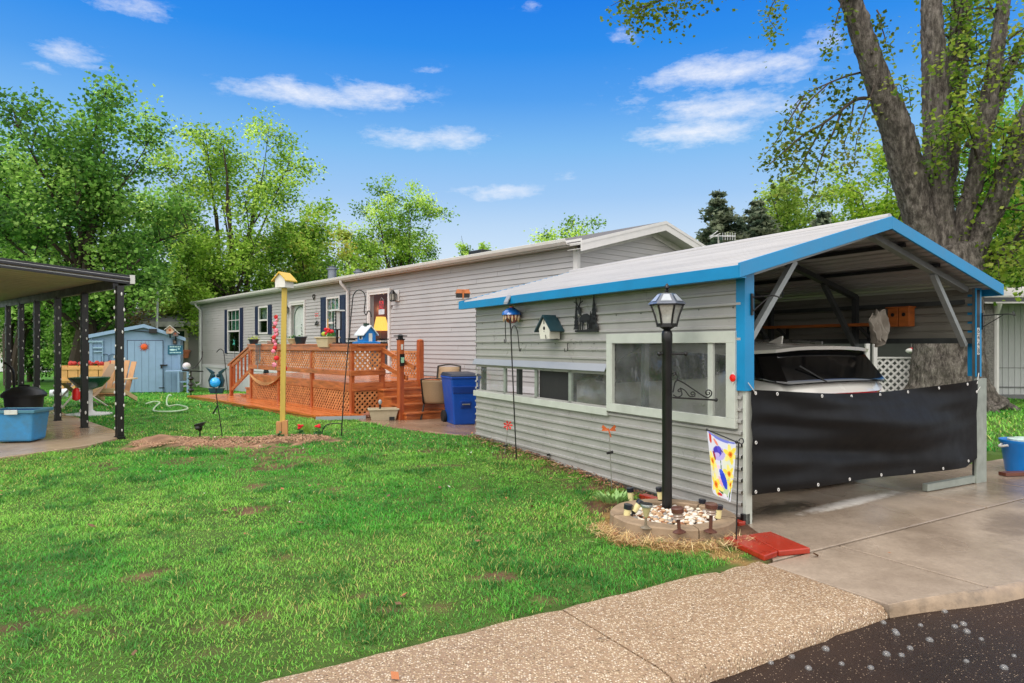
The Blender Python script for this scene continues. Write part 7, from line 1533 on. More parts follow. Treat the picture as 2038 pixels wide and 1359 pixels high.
p = G(117, 793); t_ = T('white_bucket', 'white bucket lying on its side in the grass', 'bucket', p + Vector((0, 0, .13)), R(25)); b = B(); b.lathe([(.11, -.2), (.14, .16), (.15, .16), (.15, .2)], 18, M4=Matrix.Rotation(R(90), 4, 'Y')); b.obj('body', M('bucket_white', c(200, 206, 212), .4), t_, smooth=True)
b = B(); b.tube(curve([(.2, -.15, 0), (.24, 0, .1), (.2, .15, 0)], 8), .006, 4); b.obj('handle', SILV, t_)
# ================================================================== houses behind on the left
b1 = AT(395, 700, 33); bh_ = T('rear_house', 'grey-sided house with low roof behind the blue shed', 'house', (b1.x, 33.0, gzf(b1.x, 33)), R(4)); SID2 = siding_mat('old_grey_siding', c(140, 140, 138)); b = B(); laps(b, -4.6, 2, .6, 2.75, 0, [], ph=.13, d=-.02); 
z0_ = 0; o = b.obj('wall', SID2, bh_); b = B(); b.box(-4.6, .0, -.3, 2, 4, .62); b.box(-4.6, .04, .6, 2, 4, 2.75); b.obj('skirting', M('cream_skirting', c(196, 196, 192), .5), bh_)
b = B(); b.hull8([(-4.9, -.4, 2.75), (2.2, -.4, 2.75), (2.2, 4, 2.75), (-4.9, 4, 2.75), (-4.9, -.4, 2.95), (2.2, -.4, 2.95), (2.2, 2, 3.6), (-4.9, 2, 3.6)]); rr_ = b.obj('roof', M('grey_shingle_far', c(110, 112, 118), .8, .2, 12), bh_); b = B(); b.box(-4.95, -.46, 2.70, 2.25, -.4, 2.95); b.obj('fascia', M('pale_fascia', c(180, 180, 176), .5), bh_)
FB_ = Fr((b1.x, 33.0), R(4)); gq = gzf(b1.x, 33)
x0, z1 = FB_.hit(346, 653); x1, z0 = FB_.hit(375, 708); b = B(); frame_rect(b, x0, x1, z0 - gq, z1 - gq, .16, .16, .12, .14, -.08, -.0); fr_ = b.obj('window', M('cream_trim', c(206, 200, 176), .5), bh_); b = B(); b.box(x0 + .16, -.04, z0 - gq + .12, x1 - .16, -.03, z1 - gq - .14); b.obj('pane', M('green_dark_pane', c(40, 66, 50), .08, coat=.5), fr_)
b = B(); x, z = FB_.hit(378, 702, .3); t_ = T('hanging_pot', 'terracotta pot mounted beside the rear house window', 'flowerpot', FB_.W(x, -.25, gq), 0); b.lathe([(.14, z - gq - .25), (.2, z - gq + .05), (.23, z - gq + .05), (.23, z - gq + .15), (0, z - gq + .12)], 14); b.obj('pot', M('coral_pot', c(214, 128, 96), .5), t_, smooth=True)
b2 = AT(30, 700, 46); t_ = T('far_house', 'beige far house with white skirting beyond the lawn', 'house', (b2.x - 6, 46, gzf(b2.x, 46)), R(-6)); b = B(); b.box(0, 0, .95, 9.0, 5, 3.1); b.obj('wall', M('far_beige', c(168, 160, 146), .6, .06, 2), t_); b = B(); b.box(0, -.03, -.5, 9.0, 5, .95); b.obj('skirting', M('far_white', c(196, 198, 200), .6), t_); b = B(); b.prism([(-.3, -.4, 3.1), (-.3, 2.5, 4.2), (-.3, 5.4, 3.1)], (9.6, 0, 0)); b.obj('roof', M('grey_shingle_far', c(110, 112, 118)), t_); b = B(); b.box(3, -.05, 1.5, 4.2, -.01, 2.7); b.box(6.4, -.05, 1.5, 7.4, -.01, 2.7); b.obj('window', TINT, t_)
# far boundary hedge of homes to close the horizon
b3 = AT(120, 700, 52); t_ = T('far_trailer', 'white far trailer half hidden by shrubs', 'house', (b3.x, 52, -.5), R(5)); b = B(); b.box(-2, 0, -.3, 5, 4, 1.6); b.obj('wall', M('far_white', c(196, 198, 200)), t_); b = B(); b.prism([(-2.2, -.3, 1.6), (-2.2, 2, 2.4), (-2.2, 4.3, 1.6)], (7.4, 0, 0)); b.obj('roof', M('grey_shingle_far', c(110, 112, 118)), t_)
# antennas
p = AT(309, 690, 29.5); t_ = T('tv_antenna', 'white tv antenna on a tall mast behind the shed', 'antenna', (p.x, 29.5, -.3), 0); zt = AT(312, 560, 29.5).z + .3; b = B(); b.tube([(0, 0, 0), (.12, 0, zt)], .05, 7); b.obj('mast', M('white_mast', c(196, 198, 200), .4), t_); b = B(); b.tube([(-.3, 0, zt - .18), (.5, 0, zt - .05)], .02, 5)
for k in range(6): x = -.28 + .15 * k; b.tube([(x - .2, -.35, zt - .12), (x + .12, .35, zt - .12)], .013, 4)
b.obj('elements', SILV, t_)
p = AT(1437, 500, 19); t_ = T('roof_antenna', 'comb-shaped tv antenna on a short mast beyond the carport roof', 'antenna', (p.x, 19, 0), 0); zt = AT(1437, 470, 19).z; b = B(); b.tube([(-.1, 0, 2.5), (-.1, 0, zt)], .03, 6); b.obj('mast', SILV, t_); b = B(); b.tube([(-.35, 0, zt), (.38, 0, zt - .0)], .02, 5)
for k in range(6): x = .02 + .07 * k; b.tube([(x, 0, zt - .11), (x, 0, zt + .10)], .008, 4)
b.tube([(-.35, 0, zt - .02), (-.12, 0, zt + .15)], .015, 4); b.tube([(-.35, 0, zt - .06), (-.05, 0, zt + .08)], .015, 4); b.obj('elements', M('white_mast', c(196, 198, 200)), t_)
b = B(); b.bar((-.1, 0, zt - .06), (.0, 0, zt - .06), .1, .1); b.obj('junction_box', M('dark_green_plastic', c(24, 52, 42)), t_)
# ================================================================== right-hand neighbour
FN = Fr((9.0, 19.3), R(-6))
rn = T('neighbour_porch_home', 'white-boarded neighbour home with corrugated porch roof behind the big tree', 'house', FN.o, R(-6)); WV = M('white_vertical_boards', c(190, 192, 194), .55, .06, 2, dirt=.12)
b = B(); b.box(-7, 0, .1, 14, .1, 3.0); 
for k in range(60): b.box(4.5 + k * .16, -.012, .1, 4.5 + k * .16 + .015, 0, 3.0)
b.obj('wall', WV, rn); b = B(); b.box(4.4, -.025, .3, 14, -.013, .34); b.box(4.4, -.03, .0, 14, .0, .12); b.box(4.4, -.025, .86, 14, -.013, .875); b.obj('skirting_line', M('grey_line', c(110, 112, 114), .6), rn)
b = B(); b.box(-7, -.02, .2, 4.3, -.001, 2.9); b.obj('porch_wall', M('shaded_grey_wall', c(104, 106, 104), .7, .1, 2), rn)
b = B(); n = 150; pts = []
for k in range(n): x = -7 + 21 * k / n; pts.append((x, .03 * math.sin(k * 1.9)))
b.add([(x, -2.1, 2.72 + e) for x, e in pts] + [(x, .4, 3.15 + e) for x, e in pts], [[i, i + 1, n + i + 1, n + i] for i in range(n - 1)]); b.obj('porch_roof', M('corrugated_white_roof', c(184, 180, 172), .45, .15, 3, dirt=.5), rn, smooth=True)
b = B(); b.box(-7, -2.2, 2.60, 14, -2.1, 2.70); b.obj('gutter', M('dark_white_gutter', c(60, 64, 68), .4), rn); b = B(); b.box(-7, -2.22, 2.55, 14, -2.12, 2.59); b.box(-7, -2.22, 2.70, 14, -2.14, 2.73); b.obj('fascia', TRIM, rn)
def nx(px): return FN.hit(px, 700, -2.0)[0]
for px in (1726, 1741, 1836, 1952): x = nx(px); b = B(); b.box(x - .045, -2.05, 0, x + .045, -1.95, 2.6); b.obj('porch_post', TRIM, rn)
for pa, pb in ((1741, 1836),): b = B(); lattice(b, nx(pa) + .05, nx(pb) - .05, .1, 1.16, lambda u, o, z: (u, -2.0 + o, z), .13, .05); b.box(nx(pa), -2.03, 1.16, nx(pb), -1.96, 1.2); b.obj('lattice_panel', TRIM, rn)
b = B(); lattice(b, nx(1948), nx(1966), .1, 2.5, lambda u, o, z: (u, -1.9 + o, z), .15, .06); b.obj('lattice_panel', TRIM, rn)
x = nx(1971); b = B(); b.box(x - .10, -1.95, 0, x + .11, -1.7, 2.62); b.obj('mottled_post', M('mottled_stone', c(110, 108, 104), .8, .55, 22), rn)
x = nx(1986); b = B(); b.tube([(x - .05, -2.15, 2.58), (x - .05, -2.12, 2.5), (x + .04, -1.85, 2.3), (x + .04, -1.85, .2)], .07, 8); b.obj('downspout', TRIM, rn, smooth=True)
p = AT(1814, 690, 16.6); t_ = T('hummingbird_feeder', 'red and white hummingbird feeder hanging beyond the carport', 'bird feeder', (p.x, 16.6, 0), 0); b = B(); zq = AT(1814, 698, 16.6).z; b.ell((0, 0, zq), (.13, .13, .07), 12, 7); b.obj('dish', WHITE, t_); b = B(); b.ell((0, 0, zq + .30), (.08, .08, .1), 10, 7); b.ell((0, -.02, zq + .03), (.06, .12, .05), 8, 5); b.obj('red_bulb', PETR, t_); b = B(); b.tube([(0, 0, zq), (0, 0, zq + .4), (.08, 0, 2.7)], .012, 5); b.obj('wire', SILV, t_)
# blue tub, board
p = G(2040, 940); t_ = T('rope_tub', 'bright blue round tub with white rope handle at the right edge of the drive', 'tub', p, 0); b = B(); b.lathe([(.19, .01), (.24, .34), (.255, .36), (.255, .385), (.235, .385), (.22, .34), (.18, .05), (0, .05)], 28); b.obj('tub', M('tub_blue', c(14, 122, 206), .35, .08, 6, coat=.2), t_, smooth=True); b = B(); b.tube(curve([(-.24, .05, .33), (-.30, 0, .31), (-.26, -.08, .33)], 8), .014, 6); b.obj('rope_handle', WHITE, t_, smooth=True); b = B(); [b.lathe([(.24, .02), (.03, .42), (0, .43)], 4, o=(.0, 0, 0)) for _ in range(0)]; b.ell((.02, 0, .385), (.2, .2, .03), 14, 5); b.obj('contents', M('tub_contents', c(176, 196, 190), .5, .3, 9), t_)
p = G(2018, 950); b = B(); b.bar((p.x - .12, p.y + .02, .035), (p.x + .35, p.y + .1, .035), .10, .04); tag(b.obj('timber_offcut', M('wet_brown_board', c(96, 54, 40), .4, .2, 5), None, bev=.004), 'wet brown board lying beside the blue tub', 'board')
# ================================================================== trees
BARK = M('bark_grey', c(94, 82, 72), .85, .35, 5, 1.0, 16, col2=c(116, 104, 92), stretch=(1, 1, .35), bd=.05); BARKD = M('bark_dark', c(58, 48, 40), .9, .3, 6, .8, 20, stretch=(1, 1, .4), bd=.03)
LEAF = attrmat('tree_leaf', .52, .5, spec=.35)
def leafmesh(name, P, size, rng, cols, parent, flat=.6, stretchy=1.0, cvar=None, gain=1.55):
    n = len(P); d = rng.normal(0, 1, (n, 3)); d[:, 2] *= flat; d /= np.linalg.norm(d, axis=1)[:, None]
    up = rng.normal(0, .7, (n, 3)) + np.array([0, 0, 1]); s = np.cross(d, up); s /= np.linalg.norm(s, axis=1)[:, None] + 1e-9; nn_ = np.cross(s, d)
    sz = (size * (.55 + .8 * rng.random(n)))[:, None]; V = np.empty((n, 4, 3)); a = d * sz * .5 * stretchy; w_ = s * sz * .42
    V[:, 0] = P - a; V[:, 1] = P + w_ - nn_ * sz * .08; V[:, 2] = P + a; V[:, 3] = P - w_ - nn_ * sz * .08
    cols = np.array(cols) * gain; t = rng.random(n) if cvar is None else np.clip(cvar + rng.normal(0, .18, n), 0, .999); k = t * (len(cols) - 1); i0 = k.astype(int); fr2 = (k - i0)[:, None]; C = cols[i0] * (1 - fr2) + cols[np.minimum(i0 + 1, len(cols) - 1)] * fr2; C = C * (.75 + .5 * rng.random(n))[:, None]
    return npmesh(name, V.reshape(-1, 3), [np.arange(n * 4).reshape(n, 4)], [LEAF], np.repeat(C, 4, 0), parent)
def maple(name, lab, x, y, top, rad, cb, seed, nleaf, size, cols, tr=.28, nl=14, group='leafy trees behind the homes', trunks=1, sub=8, spread=.1, ztop_bias=1.0, bark=None):
    rng = np.random.default_rng(seed); g0 = gzf(x, y); t_ = T(name, lab, 'tree', (x, y, g0), 0, group); b = B(); cz = (top + cb) / 2; az_ = (top - cb) / 2
    clusters = []; trunk_pts = []
    for k in range(trunks):
        a = rng.uniform(0, 6.28); off = Vector((math.cos(a), math.sin(a) * .5, 0)) * (0 if trunks == 1 else tr * 1.5); lean = Vector((rng.normal(0, .05), rng.normal(0, .05), 0)) * top * (1 if trunks == 1 else 1.7)
        pts = [off + lean * (q ** 1.3) + Vector((rng.normal(0, .06), rng.normal(0, .06), 0)) * (q > .05) + Vector((0, 0, q * top * .78)) for q in np.linspace(0, 1, 9)]; pts[0].z = -.2
        b.tube(pts, [max(.02, tr * (1.25 if q == 0 else 1 - .9 * q)) for q in np.linspace(0, 1, 9)], 9); trunk_pts.append(pts)
    for k in range(nl):
        pts = trunk_pts[k % trunks]; h = (k + .5) / nl; ph = k * 2.4 + rng.uniform(-.4, .4)
        e = (h * 1.75 - .80); rr = math.sqrt(max(.05, 1 - min(1, e * e))) * rng.uniform(.62, .95)
        tgt = Vector((math.cos(ph) * rad * rr, math.sin(ph) * rad * rr, cz + az_ * e * .95 + rng.normal(0, az_ * .05)))
        zs_ = cb * .55 + (tgt.z - cb) * .55 if tgt.z > cb else cb * .7; q = min(.95, max(.08, zs_ / (top * .78))); i = q * 8; st_ = pts[int(i)].lerp(pts[min(8, int(i) + 1)], i - int(i))
        md = st_.lerp(tgt, .5) + Vector((0, 0, (tgt - st_).length * .06)) + Vector(rng.normal(0, .05, 3)) * rad
        cv = curve([st_, md, tgt], 12); r0 = tr * .42 * (1 - .5 * h); b.tube(cv, [max(.012, r0 * (1 - .9 * j / (len(cv) - 1))) for j in range(len(cv))], 6, False)
        for m_ in range(sub):
            f = rng.uniform(.3, 1); base_ = cv[min(len(cv) - 1, int(f * (len(cv) - 1)))]; dr_ = Vector(rng.normal(0, 1, 3)); dr_.z = abs(dr_.z) * .8 + .15; dr_ = dr_.normalized() * rad * rng.uniform(.22, .42); tip = base_ + dr_
            rel_ = Vector((tip.x / rad, tip.y / rad, (tip.z - cz) / az_)); 
            if rel_.length > 1.05: tip = Vector((tip.x / rel_.length, tip.y / rel_.length, cz + (tip.z - cz) / rel_.length))
            cv2 = curve([base_, base_.lerp(tip, .5) + Vector((0, 0, .05 * rad)), tip], 6); b.tube(cv2, [max(.008, r0 * .3 * (1 - j / len(cv2))) for j in range(len(cv2))], 4, False); clusters.append(cv2)
    b.obj('trunk', bark or BARKD, t_, smooth=True)
    nleaf = int(nleaf * 2.4); size *= .66
    per = max(1, nleaf // len(clusters)); P = []; cvv = []
    for cl_ in clusters:
        tone = rng.random(); ln_ = len(cl_)
        f = rng.uniform(.25, 1.08, per) * (ln_ - 1); i0 = np.clip(f.astype(int), 0, ln_ - 2); A = np.array([tuple(v) for v in cl_]); p = A[i0] + (A[i0 + 1] - A[i0]) * (f - i0)[:, None]
        p += rng.normal(0, 1, (per, 3)) * rad * spread * np.array([1, 1, .8]); P.append(p); cvv.append(np.full(per, tone))
    leafmesh('crown', np.concatenate(P), size, rng, cols, t_, cvar=np.concatenate(cvv), gain=1.15 if x > 8 else 1.62); return t_
GA = [c(40, 72, 28), c(68, 106, 40), c(100, 138, 58), c(140, 170, 88)]; GB = [c(62, 92, 28), c(98, 130, 42), c(138, 164, 66), c(168, 186, 96)]; GC = [c(84, 96, 32), c(124, 134, 48), c(150, 158, 66)]; GO_ = [c(104, 92, 34), c(132, 120, 48), c(128, 146, 60)]
def tp(px, Y): return (px - CX) / FPX * Y
def tz(py, Y): return H + (HY - py) / FPX * Y
maple('maple_tree', 'dense dark green maple filling the sky behind the patio roof', tp(172, 27), 27, tz(172, 27) + .3, 4.4, 2.2, 101, 17000, .24, GA, .30, 20, trunks=3, sub=9, spread=.085)
maple('maple_tree', 'dark green maple cut off by the left edge of the photo', tp(8, 30), 30, tz(268, 30) + .3, 3.9, 2.0, 102, 9000, .26, GA, .26, 14, trunks=2, spread=.09)
maple('maple_tree', 'tall airy light-green maple left of the birdhouse pole', tp(462, 36), 36, tz(180, 36), 4.6, 2.0, 103, 11500, .24, GB, .26, 18, trunks=3, sub=8, spread=.085)
maple('maple_tree', 'rounded olive-tipped tree just behind the home roof right of the pole', tp(606, 40), 40, tz(372, 40), 3.9, 1.5, 104, 9500, .27, GB + [c(150, 140, 60)], .25, 15, trunks=2, spread=.09)
maple('maple_tree', 'middle-sized green tree filling the gap between the two tallest left trees', tp(330, 38), 38, tz(318, 38), 3.0, 1.0, 105, 6500, .26, GA[1:], .22, 13, spread=.1)
maple('maple_tree', 'low bright tree in front of the tall airy maple', tp(395, 34), 34, tz(440, 34), 2.6, .6, 115, 5500, .24, GB, .2, 12, spread=.1)
maple('maple_tree', 'slender open-crowned maple above the middle of the long roof', tp(795, 46), 46, tz(345, 46), 4.2, 2.0, 106, 10500, .24, GB, .22, 17, trunks=3, sub=8, spread=.075)
maple('maple_tree', 'small olive tree between the two roof vents and the slender maple', tp(712, 48), 48, tz(436, 48), 2.4, 1.5, 107, 4200, .26, GC, .18, 10)
maple('maple_tree', 'little sparse treetop right of the slender maple', tp(935, 52), 52, tz(450, 52), 2.0, 2.2, 108, 2600, .28, GB, .16, 10)
maple('maple_tree', 'wide low treetop over the near end of the home roof', tp(1128, 44), 44, tz(412, 44), 3.0, 2.5, 109, 6000, .25, GB, .2, 12)
maple('maple_tree', 'small yellowish treetop between home gable and spruces', tp(1392, 46), 46, tz(446, 46), 1.5, 2.5, 110, 2200, .24, GC, .16, 9)
maple('maple_tree', 'bright green maple behind the spruces', tp(1560, 34), 34, tz(338, 34), 3.3, 2.5, 111, 9500, .23, GB, .24, 16, spread=.09)
maple('maple_tree', 'broad yellow-green maple just left of the giant trunk', tp(1745, 29), 29, tz(285, 29), 2.9, 2.0, 112, 9500, .21, [c(70, 112, 24), c(112, 150, 34), c(150, 178, 56), c(178, 190, 84)], .24, 16, spread=.09)
maple('maple_tree', 'green maple behind the giant trunk at the right edge', tp(1990, 27), 27, tz(185, 27), 3.0, 1.8, 113, 10500, .21, [c(50, 104, 22), c(90, 146, 34), c(136, 178, 58)], .24, 16, spread=.09)
maple('maple_tree', 'low green tree over the neighbour porch roof', tp(2030, 25), 25, tz(430, 25), 2.4, 1.0, 114, 6000, .2, [c(60, 108, 30), c(104, 146, 44), c(140, 170, 66)], .2, 12)
maple('garden_bush', 'bright green bush behind the middle patio posts', tp(148, 28), 28, tz(590, 28), 1.5, -.2, 121, 4200, .17, GA[1:], .07, 12, group='bushes behind the patio', trunks=3, spread=.12)
maple('garden_bush', 'dark green bush between the shed and the patio post', tp(160, 30), 30, tz(520, 30), 2.2, -.3, 122, 5200, .2, GA[:3], .1, 12, group='bushes behind the patio', trunks=3, spread=.12)
maple('garden_bush', 'brown-stemmed half-bare shrub above the shed roof', tp(262, 33), 33, tz(560, 33), 2.3, .4, 123, 3600, .16, [c(96, 78, 52), c(116, 98, 66), c(96, 112, 52)], .1, 14, group='bushes behind the patio', trunks=3, sub=10, spread=.12, bark=BARK)
maple('garden_bush', 'low dark shrub at the far left under the patio roof', tp(60, 33), 33, tz(560, 33), 2.6, -.2, 124, 5200, .2, GA[:3], .1, 12, group='bushes behind the patio', trunks=3, spread=.12)
maple('garden_bush', 'thin leafy bush behind the rear house roof', tp(345, 40), 40, tz(560, 40), 2.4, .5, 125, 4000, .22, GB, .1, 12, group='bushes behind the patio', trunks=2, spread=.12)
maple('garden_bush', 'leafy bush behind the far end of the home', tp(440, 42), 42, tz(560, 42), 3.0, .2, 126, 5000, .24, GA[1:], .1, 12, group='bushes behind the patio', trunks=2, spread=.12)
# far tree belt that closes the horizon
rng = np.random.default_rng(77); P = []; cv_ = []
for k in range(120):
    x = rng.uniform(-95, 120); y = rng.uniform(70, 100); h = rng.uniform(3.5, 6.5); m_ = 150; q = rng.normal(0, 1, (m_, 3)); q /= np.linalg.norm(q, axis=1)[:, None]; q *= rng.random((m_, 1)) ** .35; P.append(q * np.array([3.2, 3.2, h / 2]) + np.array([x, y, h / 2 - .3])); cv_.append(np.full(m_, rng.random()))
o = leafmesh('distant_trees', np.concatenate(P), .8, rng, GA[1:] + GB[1:], None, cvar=np.concatenate(cv_)); kind(o, 'stuff', 'far belt of green trees along the horizon', 'trees')
def spruce(lab, x, y, top, rad, seed, nb=30, cols=((46, 60, 48), (72, 84, 66), (108, 114, 92))):
    rng = np.random.default_rng(seed); t_ = T('spruce_tree', lab, 'tree', (x, y, gzf(x, y)), 0, 'dark spruces behind the carport'); b = B(); b.tube([(0, 0, 0), (0, 0, top * .5), (0, 0, top)], [.2, .12, .015], 8); P = []; cvv = []
    for k in range(nb):
        h = 1 - (k / nb) ** .8; z = .6 + (top - .7) * (1 - h) if False else top * (1 - ((k + .5) / nb) ** .9) + .0
        rr = rad * ((top - z) / top) ** .78 + .06
        for j in range(7 if k > 4 else 5):
            a = j * 6.28 / 7 + k * 1.1 + rng.uniform(-.3, .3); l_ = rr * rng.uniform(.75, 1.12); tip = Vector((math.cos(a) * l_, math.sin(a) * l_, z - l_ * .18 + l_ * .12)); cv = curve([(0, 0, z), Vector((math.cos(a) * l_ * .5, math.sin(a) * l_ * .5, z - l_ * .2)), tip], 6); b.tube(cv, [.03 * (1 - i_ / 7) + .006 for i_ in range(len(cv))], 4, False)
            n = int(40 + 85 * l_); A = np.array([tuple(v) for v in cv]); f = rng.uniform(.12, 1.0, n) * (len(cv) - 1.01); i0 = f.astype(int); p = A[i0] + (A[i0 + 1] - A[i0]) * (f - i0)[:, None] + rng.normal(0, 1, (n, 3)) * np.array([.09, .09, .06]) * (.5 + l_); P.append(p); cvv.append(np.full(n, rng.random()))
    b.obj('trunk', BARKD, t_); leafmesh('crown', np.concatenate(P), .16, rng, [c(*q) for q in cols], t_, .5, 1.7, np.concatenate(cvv), 1.7); return t_
spruce('dark spruce with a bare pointed top left of the others', tp(1432, 30), 30, tz(376, 30), 3.2, 201)
spruce('broad dark spruce touching the bright maple', tp(1508, 31), 31, tz(394, 31), 3.5, 202)
spruce('low dark spruce filling the gap between the two pointed ones', tp(1472, 33), 33, tz(428, 33), 3.0, 204)
spruce('darkest spruce behind the carport gable', tp(1640, 27), 27, tz(418, 27), 2.4, 203)
# ------------------------------------------------------------------ the giant old maple
bx, by = tp(1888, 16.2), 16.2; bm_ = T('giant_maple', 'huge old maple with several thick bare limbs rising behind the carport', 'tree', (bx, by, 0), 0); b = B(); Yt = 16.2
def q3(px, py, dy=0.0): return AT(px, py, Yt + dy) - Vector((bx, by, 0))
def wide(w_): return w_ / 2 / FPX * Yt
rt = [(1892, 815, 190), (1888, 790, 140), (1886, 700, 116), (1884, 600, 116), (1884, 550, 128), (1888, 505, 120), (1890, 470, 60)]
def wide(w_): return w_ / 2 / FPX * Yt
rt = [(1892, 815, 200), (1888, 790, 146), (1886, 700, 122), (1884, 600, 122), (1880, 540, 134), (1872, 490, 120)]
def limb(pts, n=26, nn=16, dys=None):
    P = [q3(a, e, (dys[i] if dys else 0)) for i, (a, e, w_) in enumerate(pts)]; W_ = [wide(w_) for _, _, w_ in pts]; cv = curve(P, n); k = len(cv); m_ = len(W_); rs = []
    for i in range(k): f = i / (k - 1) * (m_ - 1); j = min(m_ - 2, int(f)); rs.append((W_[j] * (1 - (f - j)) + W_[j + 1] * (f - j)) * (1 + .05 * (float(vn(i * .9, m_, 1)) - .5)))
    b.tube(cv, rs, nn); return cv
limb(rt, 30, 22); 
for a in np.linspace(0, 6.28, 9)[:-1]: b.tube(curve([(.45 * math.cos(a), .45 * math.sin(a), .75), (.85 * math.cos(a), .85 * math.sin(a), .22), (1.45 * math.cos(a + .2), 1.45 * math.sin(a + .2), -.08)], 8), [.34, .32, .28, .25, .22, .18, .14, .10, .06][:9], 8)
limbs = [limb([(1862, 560, 60), (1840, 470, 60), (1823, 412, 57), (1803, 330, 61), (1781, 248, 56), (1748, 165, 45), (1707, 41, 38), (1680, -40, 34), (1640, -200, 24)], dys=[0, -.1, -.2, -.4, -.6, -.8, -1, -1.2, -1.3]),
         limb([(1874, 560, 72), (1868, 470, 62), (1864, 330, 47), (1861, 165, 46), (1855, 41, 38), (1850, -60, 34), (1845, -220, 24)], dys=[-.1] * 7),
         limb([(1902, 560, 50), (1908, 470, 36), (1924, 412, 30), (1948, 330, 33), (1958, 248, 36), (1974, 165, 27), (1990, 60, 24), (2004, -60, 20)], dys=[0, -.2, -.4, -.5, -.6, -.7, -.8, -.8]),
         limb([(1915, 565, 60), (1946, 474, 42), (1979, 412, 38), (2012, 330, 44), (2045, 250, 44), (2090, 150, 36)], dys=[0, -.3, -.6, -.9, -1.2, -1.5]),
         limb([(1882, 440, 26), (1893, 340, 25), (1903, 240, 24), (1918, 110, 21), (1924, 0, 20), (1930, -140, 16)], dys=[.3, .5, .7, .9, 1, 1.1]), limb([(1866, 330, 28), (1880, 200, 24), (1900, 80, 22), (1908, -60, 18)], dys=[.4, .7, .9, 1.1]),
         limb([(1948, 330, 26), (1966, 250, 22), (2000, 160, 19), (2038, 80, 17)], dys=[-.4, -.2, 0, .2]), limb([(1912, 560, 40), (1962, 520, 26), (2010, 496, 22), (2060, 440, 18)], dys=[.2, 0, -.2, -.4]), limb([(1985, 405, 20), (2015, 360, 16), (2045, 340, 13)], dys=[-.6, -.4, -.2])]
for (px, py) in ((1924, 388), (2030, 308), (1930, 285)): w = q3(px, py, -.75); b.lathe([(.10, -.02), (.12, .02), (.09, .03), (.06, .005), (0, -.01)], 14, M4=Matrix.Rotation(R(90), 4, 'X'), o=w)
def bark_mat():
    m, nt, out = newmat('old_maple_bark'); p = N(nt, 'ShaderNodeBsdfPrincipled'); L(nt, p.outputs[0], out.inputs[0]); p.inputs['Roughness'].default_value = .9
    v = coords(nt, (1, 1, .3)); f = noise(nt, v, 10, 9, .74); g = noise(nt, coords(nt, (1, 1, .6)), 1.6, 4, .6); f3 = noise(nt, coords(nt, (1, 1, .45)), 34, 5, .7)
    cc = ramp(nt, f, [(.37, c(36, 31, 28)), (.46, c(88, 80, 74)), (.55, c(132, 124, 116)), (.68, c(176, 168, 158))])
    cc = mixc(nt, mr(nt, f3, .35, .65, .45, 0), cc, c(50, 44, 40)); cc = mixc(nt, mr(nt, g, .4, .7, 0, .4), cc, c(88, 86, 74))
    L(nt, cc, p.inputs['Base Color']); L(nt, bumpn(nt, f, 1.0, .14), p.inputs['Normal']); return m
tob = b.obj('trunk', bark_mat(), bm_, smooth=True)
ss_ = tob.modifiers.new('Subdivision', 'SUBSURF'); ss_.levels = 2; ss_.render_levels = 2
tx_ = bpy.data.textures.new('bark_ridges', 'CLOUDS'); tx_.noise_scale = .11; tx_.noise_depth = 3
dm_ = tob.modifiers.new('Ridges', 'DISPLACE'); dm_.texture = tx_; dm_.strength = .11; dm_.mid_level = .5
b = B(); tw = []
def twig(pts, r0=.035, dys=None, n=16):
    cv = curve([q3(a, e, (dys[i] if dys else -1)) for i, (a, e) in enumerate(pts)], n); k = len(cv); b.tube(cv, [max(.006, r0 * (1 - .85 * i / k)) for i in range(k)], 5, False); tw.append(cv); return cv
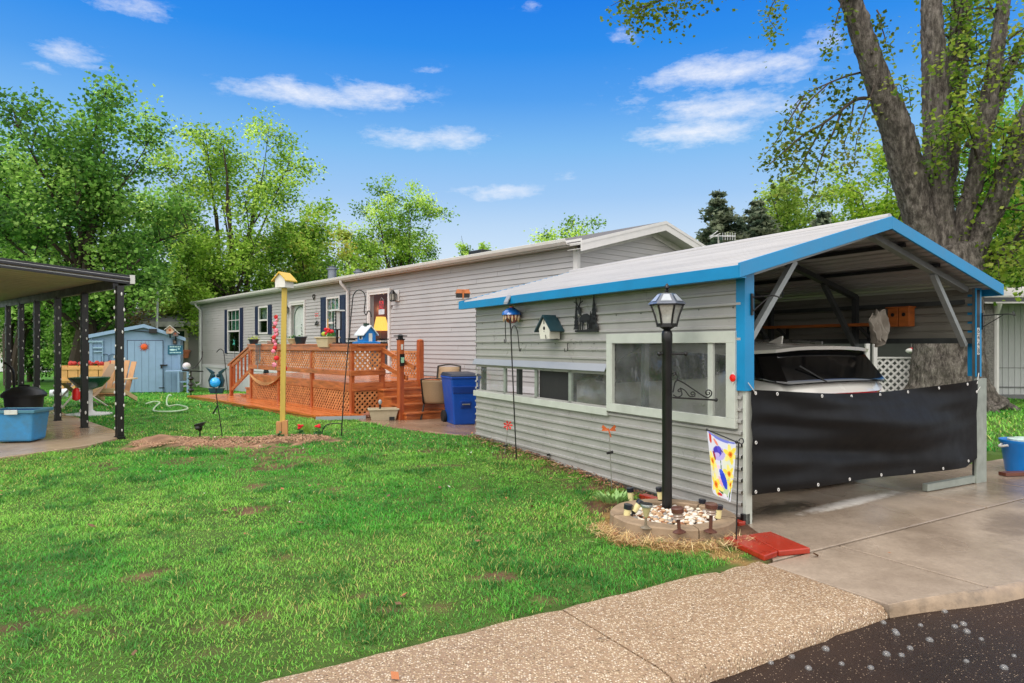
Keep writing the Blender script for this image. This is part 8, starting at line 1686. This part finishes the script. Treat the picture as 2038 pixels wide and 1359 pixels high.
# the drooping boughs on the left and at the top
d_ = lambda k: [-.5 - .35 * i for i in range(k)]
T1 = [twig([(1752, 198), (1710, 196), (1676, 218), (1640, 245), (1600, 268), (1562, 300), (1528, 330)], .05, d_(7), 26), twig([(1676, 218), (1660, 260), (1640, 300), (1625, 345), (1618, 385)], .03, [-1.2, -1.4, -1.5, -1.6, -1.7]), twig([(1640, 245), (1610, 300), (1590, 335), (1560, 355)], .025, [-1.5, -1.7, -1.8, -1.9]), twig([(1700, 200), (1692, 250), (1680, 290), (1690, 320)], .02, [-1, -1.1, -1.2, -1.2]),
      twig([(1730, 140), (1690, 150), (1650, 165), (1600, 190), (1570, 225)], .03, d_(5)), twig([(1740, 170), (1720, 230), (1705, 280), (1700, 330)], .02, [-1, -1.2, -1.3, -1.3]), twig([(1600, 190), (1570, 240), (1545, 280), (1520, 310)], .02, [-2, -2.2, -2.3, -2.4]), twig([(1650, 165), (1600, 215), (1580, 270), (1570, 310)], .02, [-1.6, -1.9, -2, -2.1]),
      twig([(1700, 0), (1600, -60), (1450, -50), (1350, -15), (1290, 10), (1250, 20)], .05, d_(6), 26), twig([(1450, -50), (1400, -25), (1350, 0), (1345, 35)], .02, [-1.6, -1.7, -1.8, -1.8]), twig([(1350, -15), (1300, -10), (1250, -5), (1215, 12)], .02, [-1.6, -1.7, -1.8, -1.8]), twig([(1290, 10), (1270, 25), (1260, 40)], .015, [-2, -2, -2]), twig([(1600, -60), (1550, -10), (1530, 30), (1545, 60)], .02, [-.9, -1, -1.1, -1.2]), twig([(1690, -30), (1670, 20), (1660, 60), (1652, 85)], .02, [-1.1, -1.2, -1.2, -1.3]),
      twig([(1745, 20), (1755, 40), (1750, 60)], .02, [-1, -1.2, -1.2]), twig([(1745, 30), (1760, 70), (1765, 100)], .02, [-1, -1.2, -1.3])]
T2 = []
rng = np.random.default_rng(41)
for k in range(110):
    a = limbs[int(rng.integers(1, 8)) % len(limbs)]; s_ = a[int(rng.uniform(.25, 1) * (len(a) - 1))]; v = Vector((rng.normal(.15, 1), rng.normal(-.2, .8), rng.normal(.1, .6))).normalized() * rng.uniform(.6, 1.7); e_ = s_ + v
    if (e_.x + bx) / (e_.y + by) < .60: continue
    cv = curve([s_, s_.lerp(e_, .5) + Vector((0, 0, .12)), e_], 8); b.tube(cv, [max(.006, .03 * (1 - i / 9)) for i in range(len(cv))], 4, False); T2.append(cv)
# cluster in front of the crotch
for px, py in ((1850, 265), (1880, 230), (1905, 205), (1840, 285), (1905, 235), (1925, 250), (1870, 270), (1780, 175), (1795, 180), (1900, 90), (1930, 60), (1960, 140)): e_ = q3(px, py, -1.2); cv = curve([e_ + Vector((.5, .5, -.2)), e_ + Vector((.2, .1, .1)), e_], 6); T2.append(cv); b.tube(cv, .01, 4, False)
b.obj('branch', MATS['bark_dark'], bm_, smooth=True)
def alongs(ts, per, sg, droop=0):
    P = []; tones = []
    for cv in ts:
        A = np.array([tuple(v) for v in cv]); n = max(6, int(per * np.linalg.norm(np.diff(A, axis=0), axis=1).sum())); f = rng.uniform(.18, 1.0, n) * (len(A) - 1.01); i0 = f.astype(int); p = A[i0] + (A[i0 + 1] - A[i0]) * (f - i0)[:, None] + rng.normal(0, sg, (n, 3)); p[:, 2] -= np.abs(rng.normal(0, droop, n)); P.append(p); tones.append(np.full(n, rng.random()))
    return np.concatenate(P), np.concatenate(tones)
P1, t1 = alongs(T1, 84, .15, .24); P2, t2 = alongs(T2, 58, .22, .06)
leafmesh('drooping_foliage', P1, .098, rng, [c(72, 92, 28), c(98, 122, 38), c(122, 146, 50), c(156, 156, 70)], bm_, cvar=t1, gain=.85)
leafmesh('foliage', P2, .115, rng, [c(82, 120, 34), c(116, 152, 48), c(148, 176, 62), c(170, 182, 74)], bm_, cvar=t2, gain=.8)
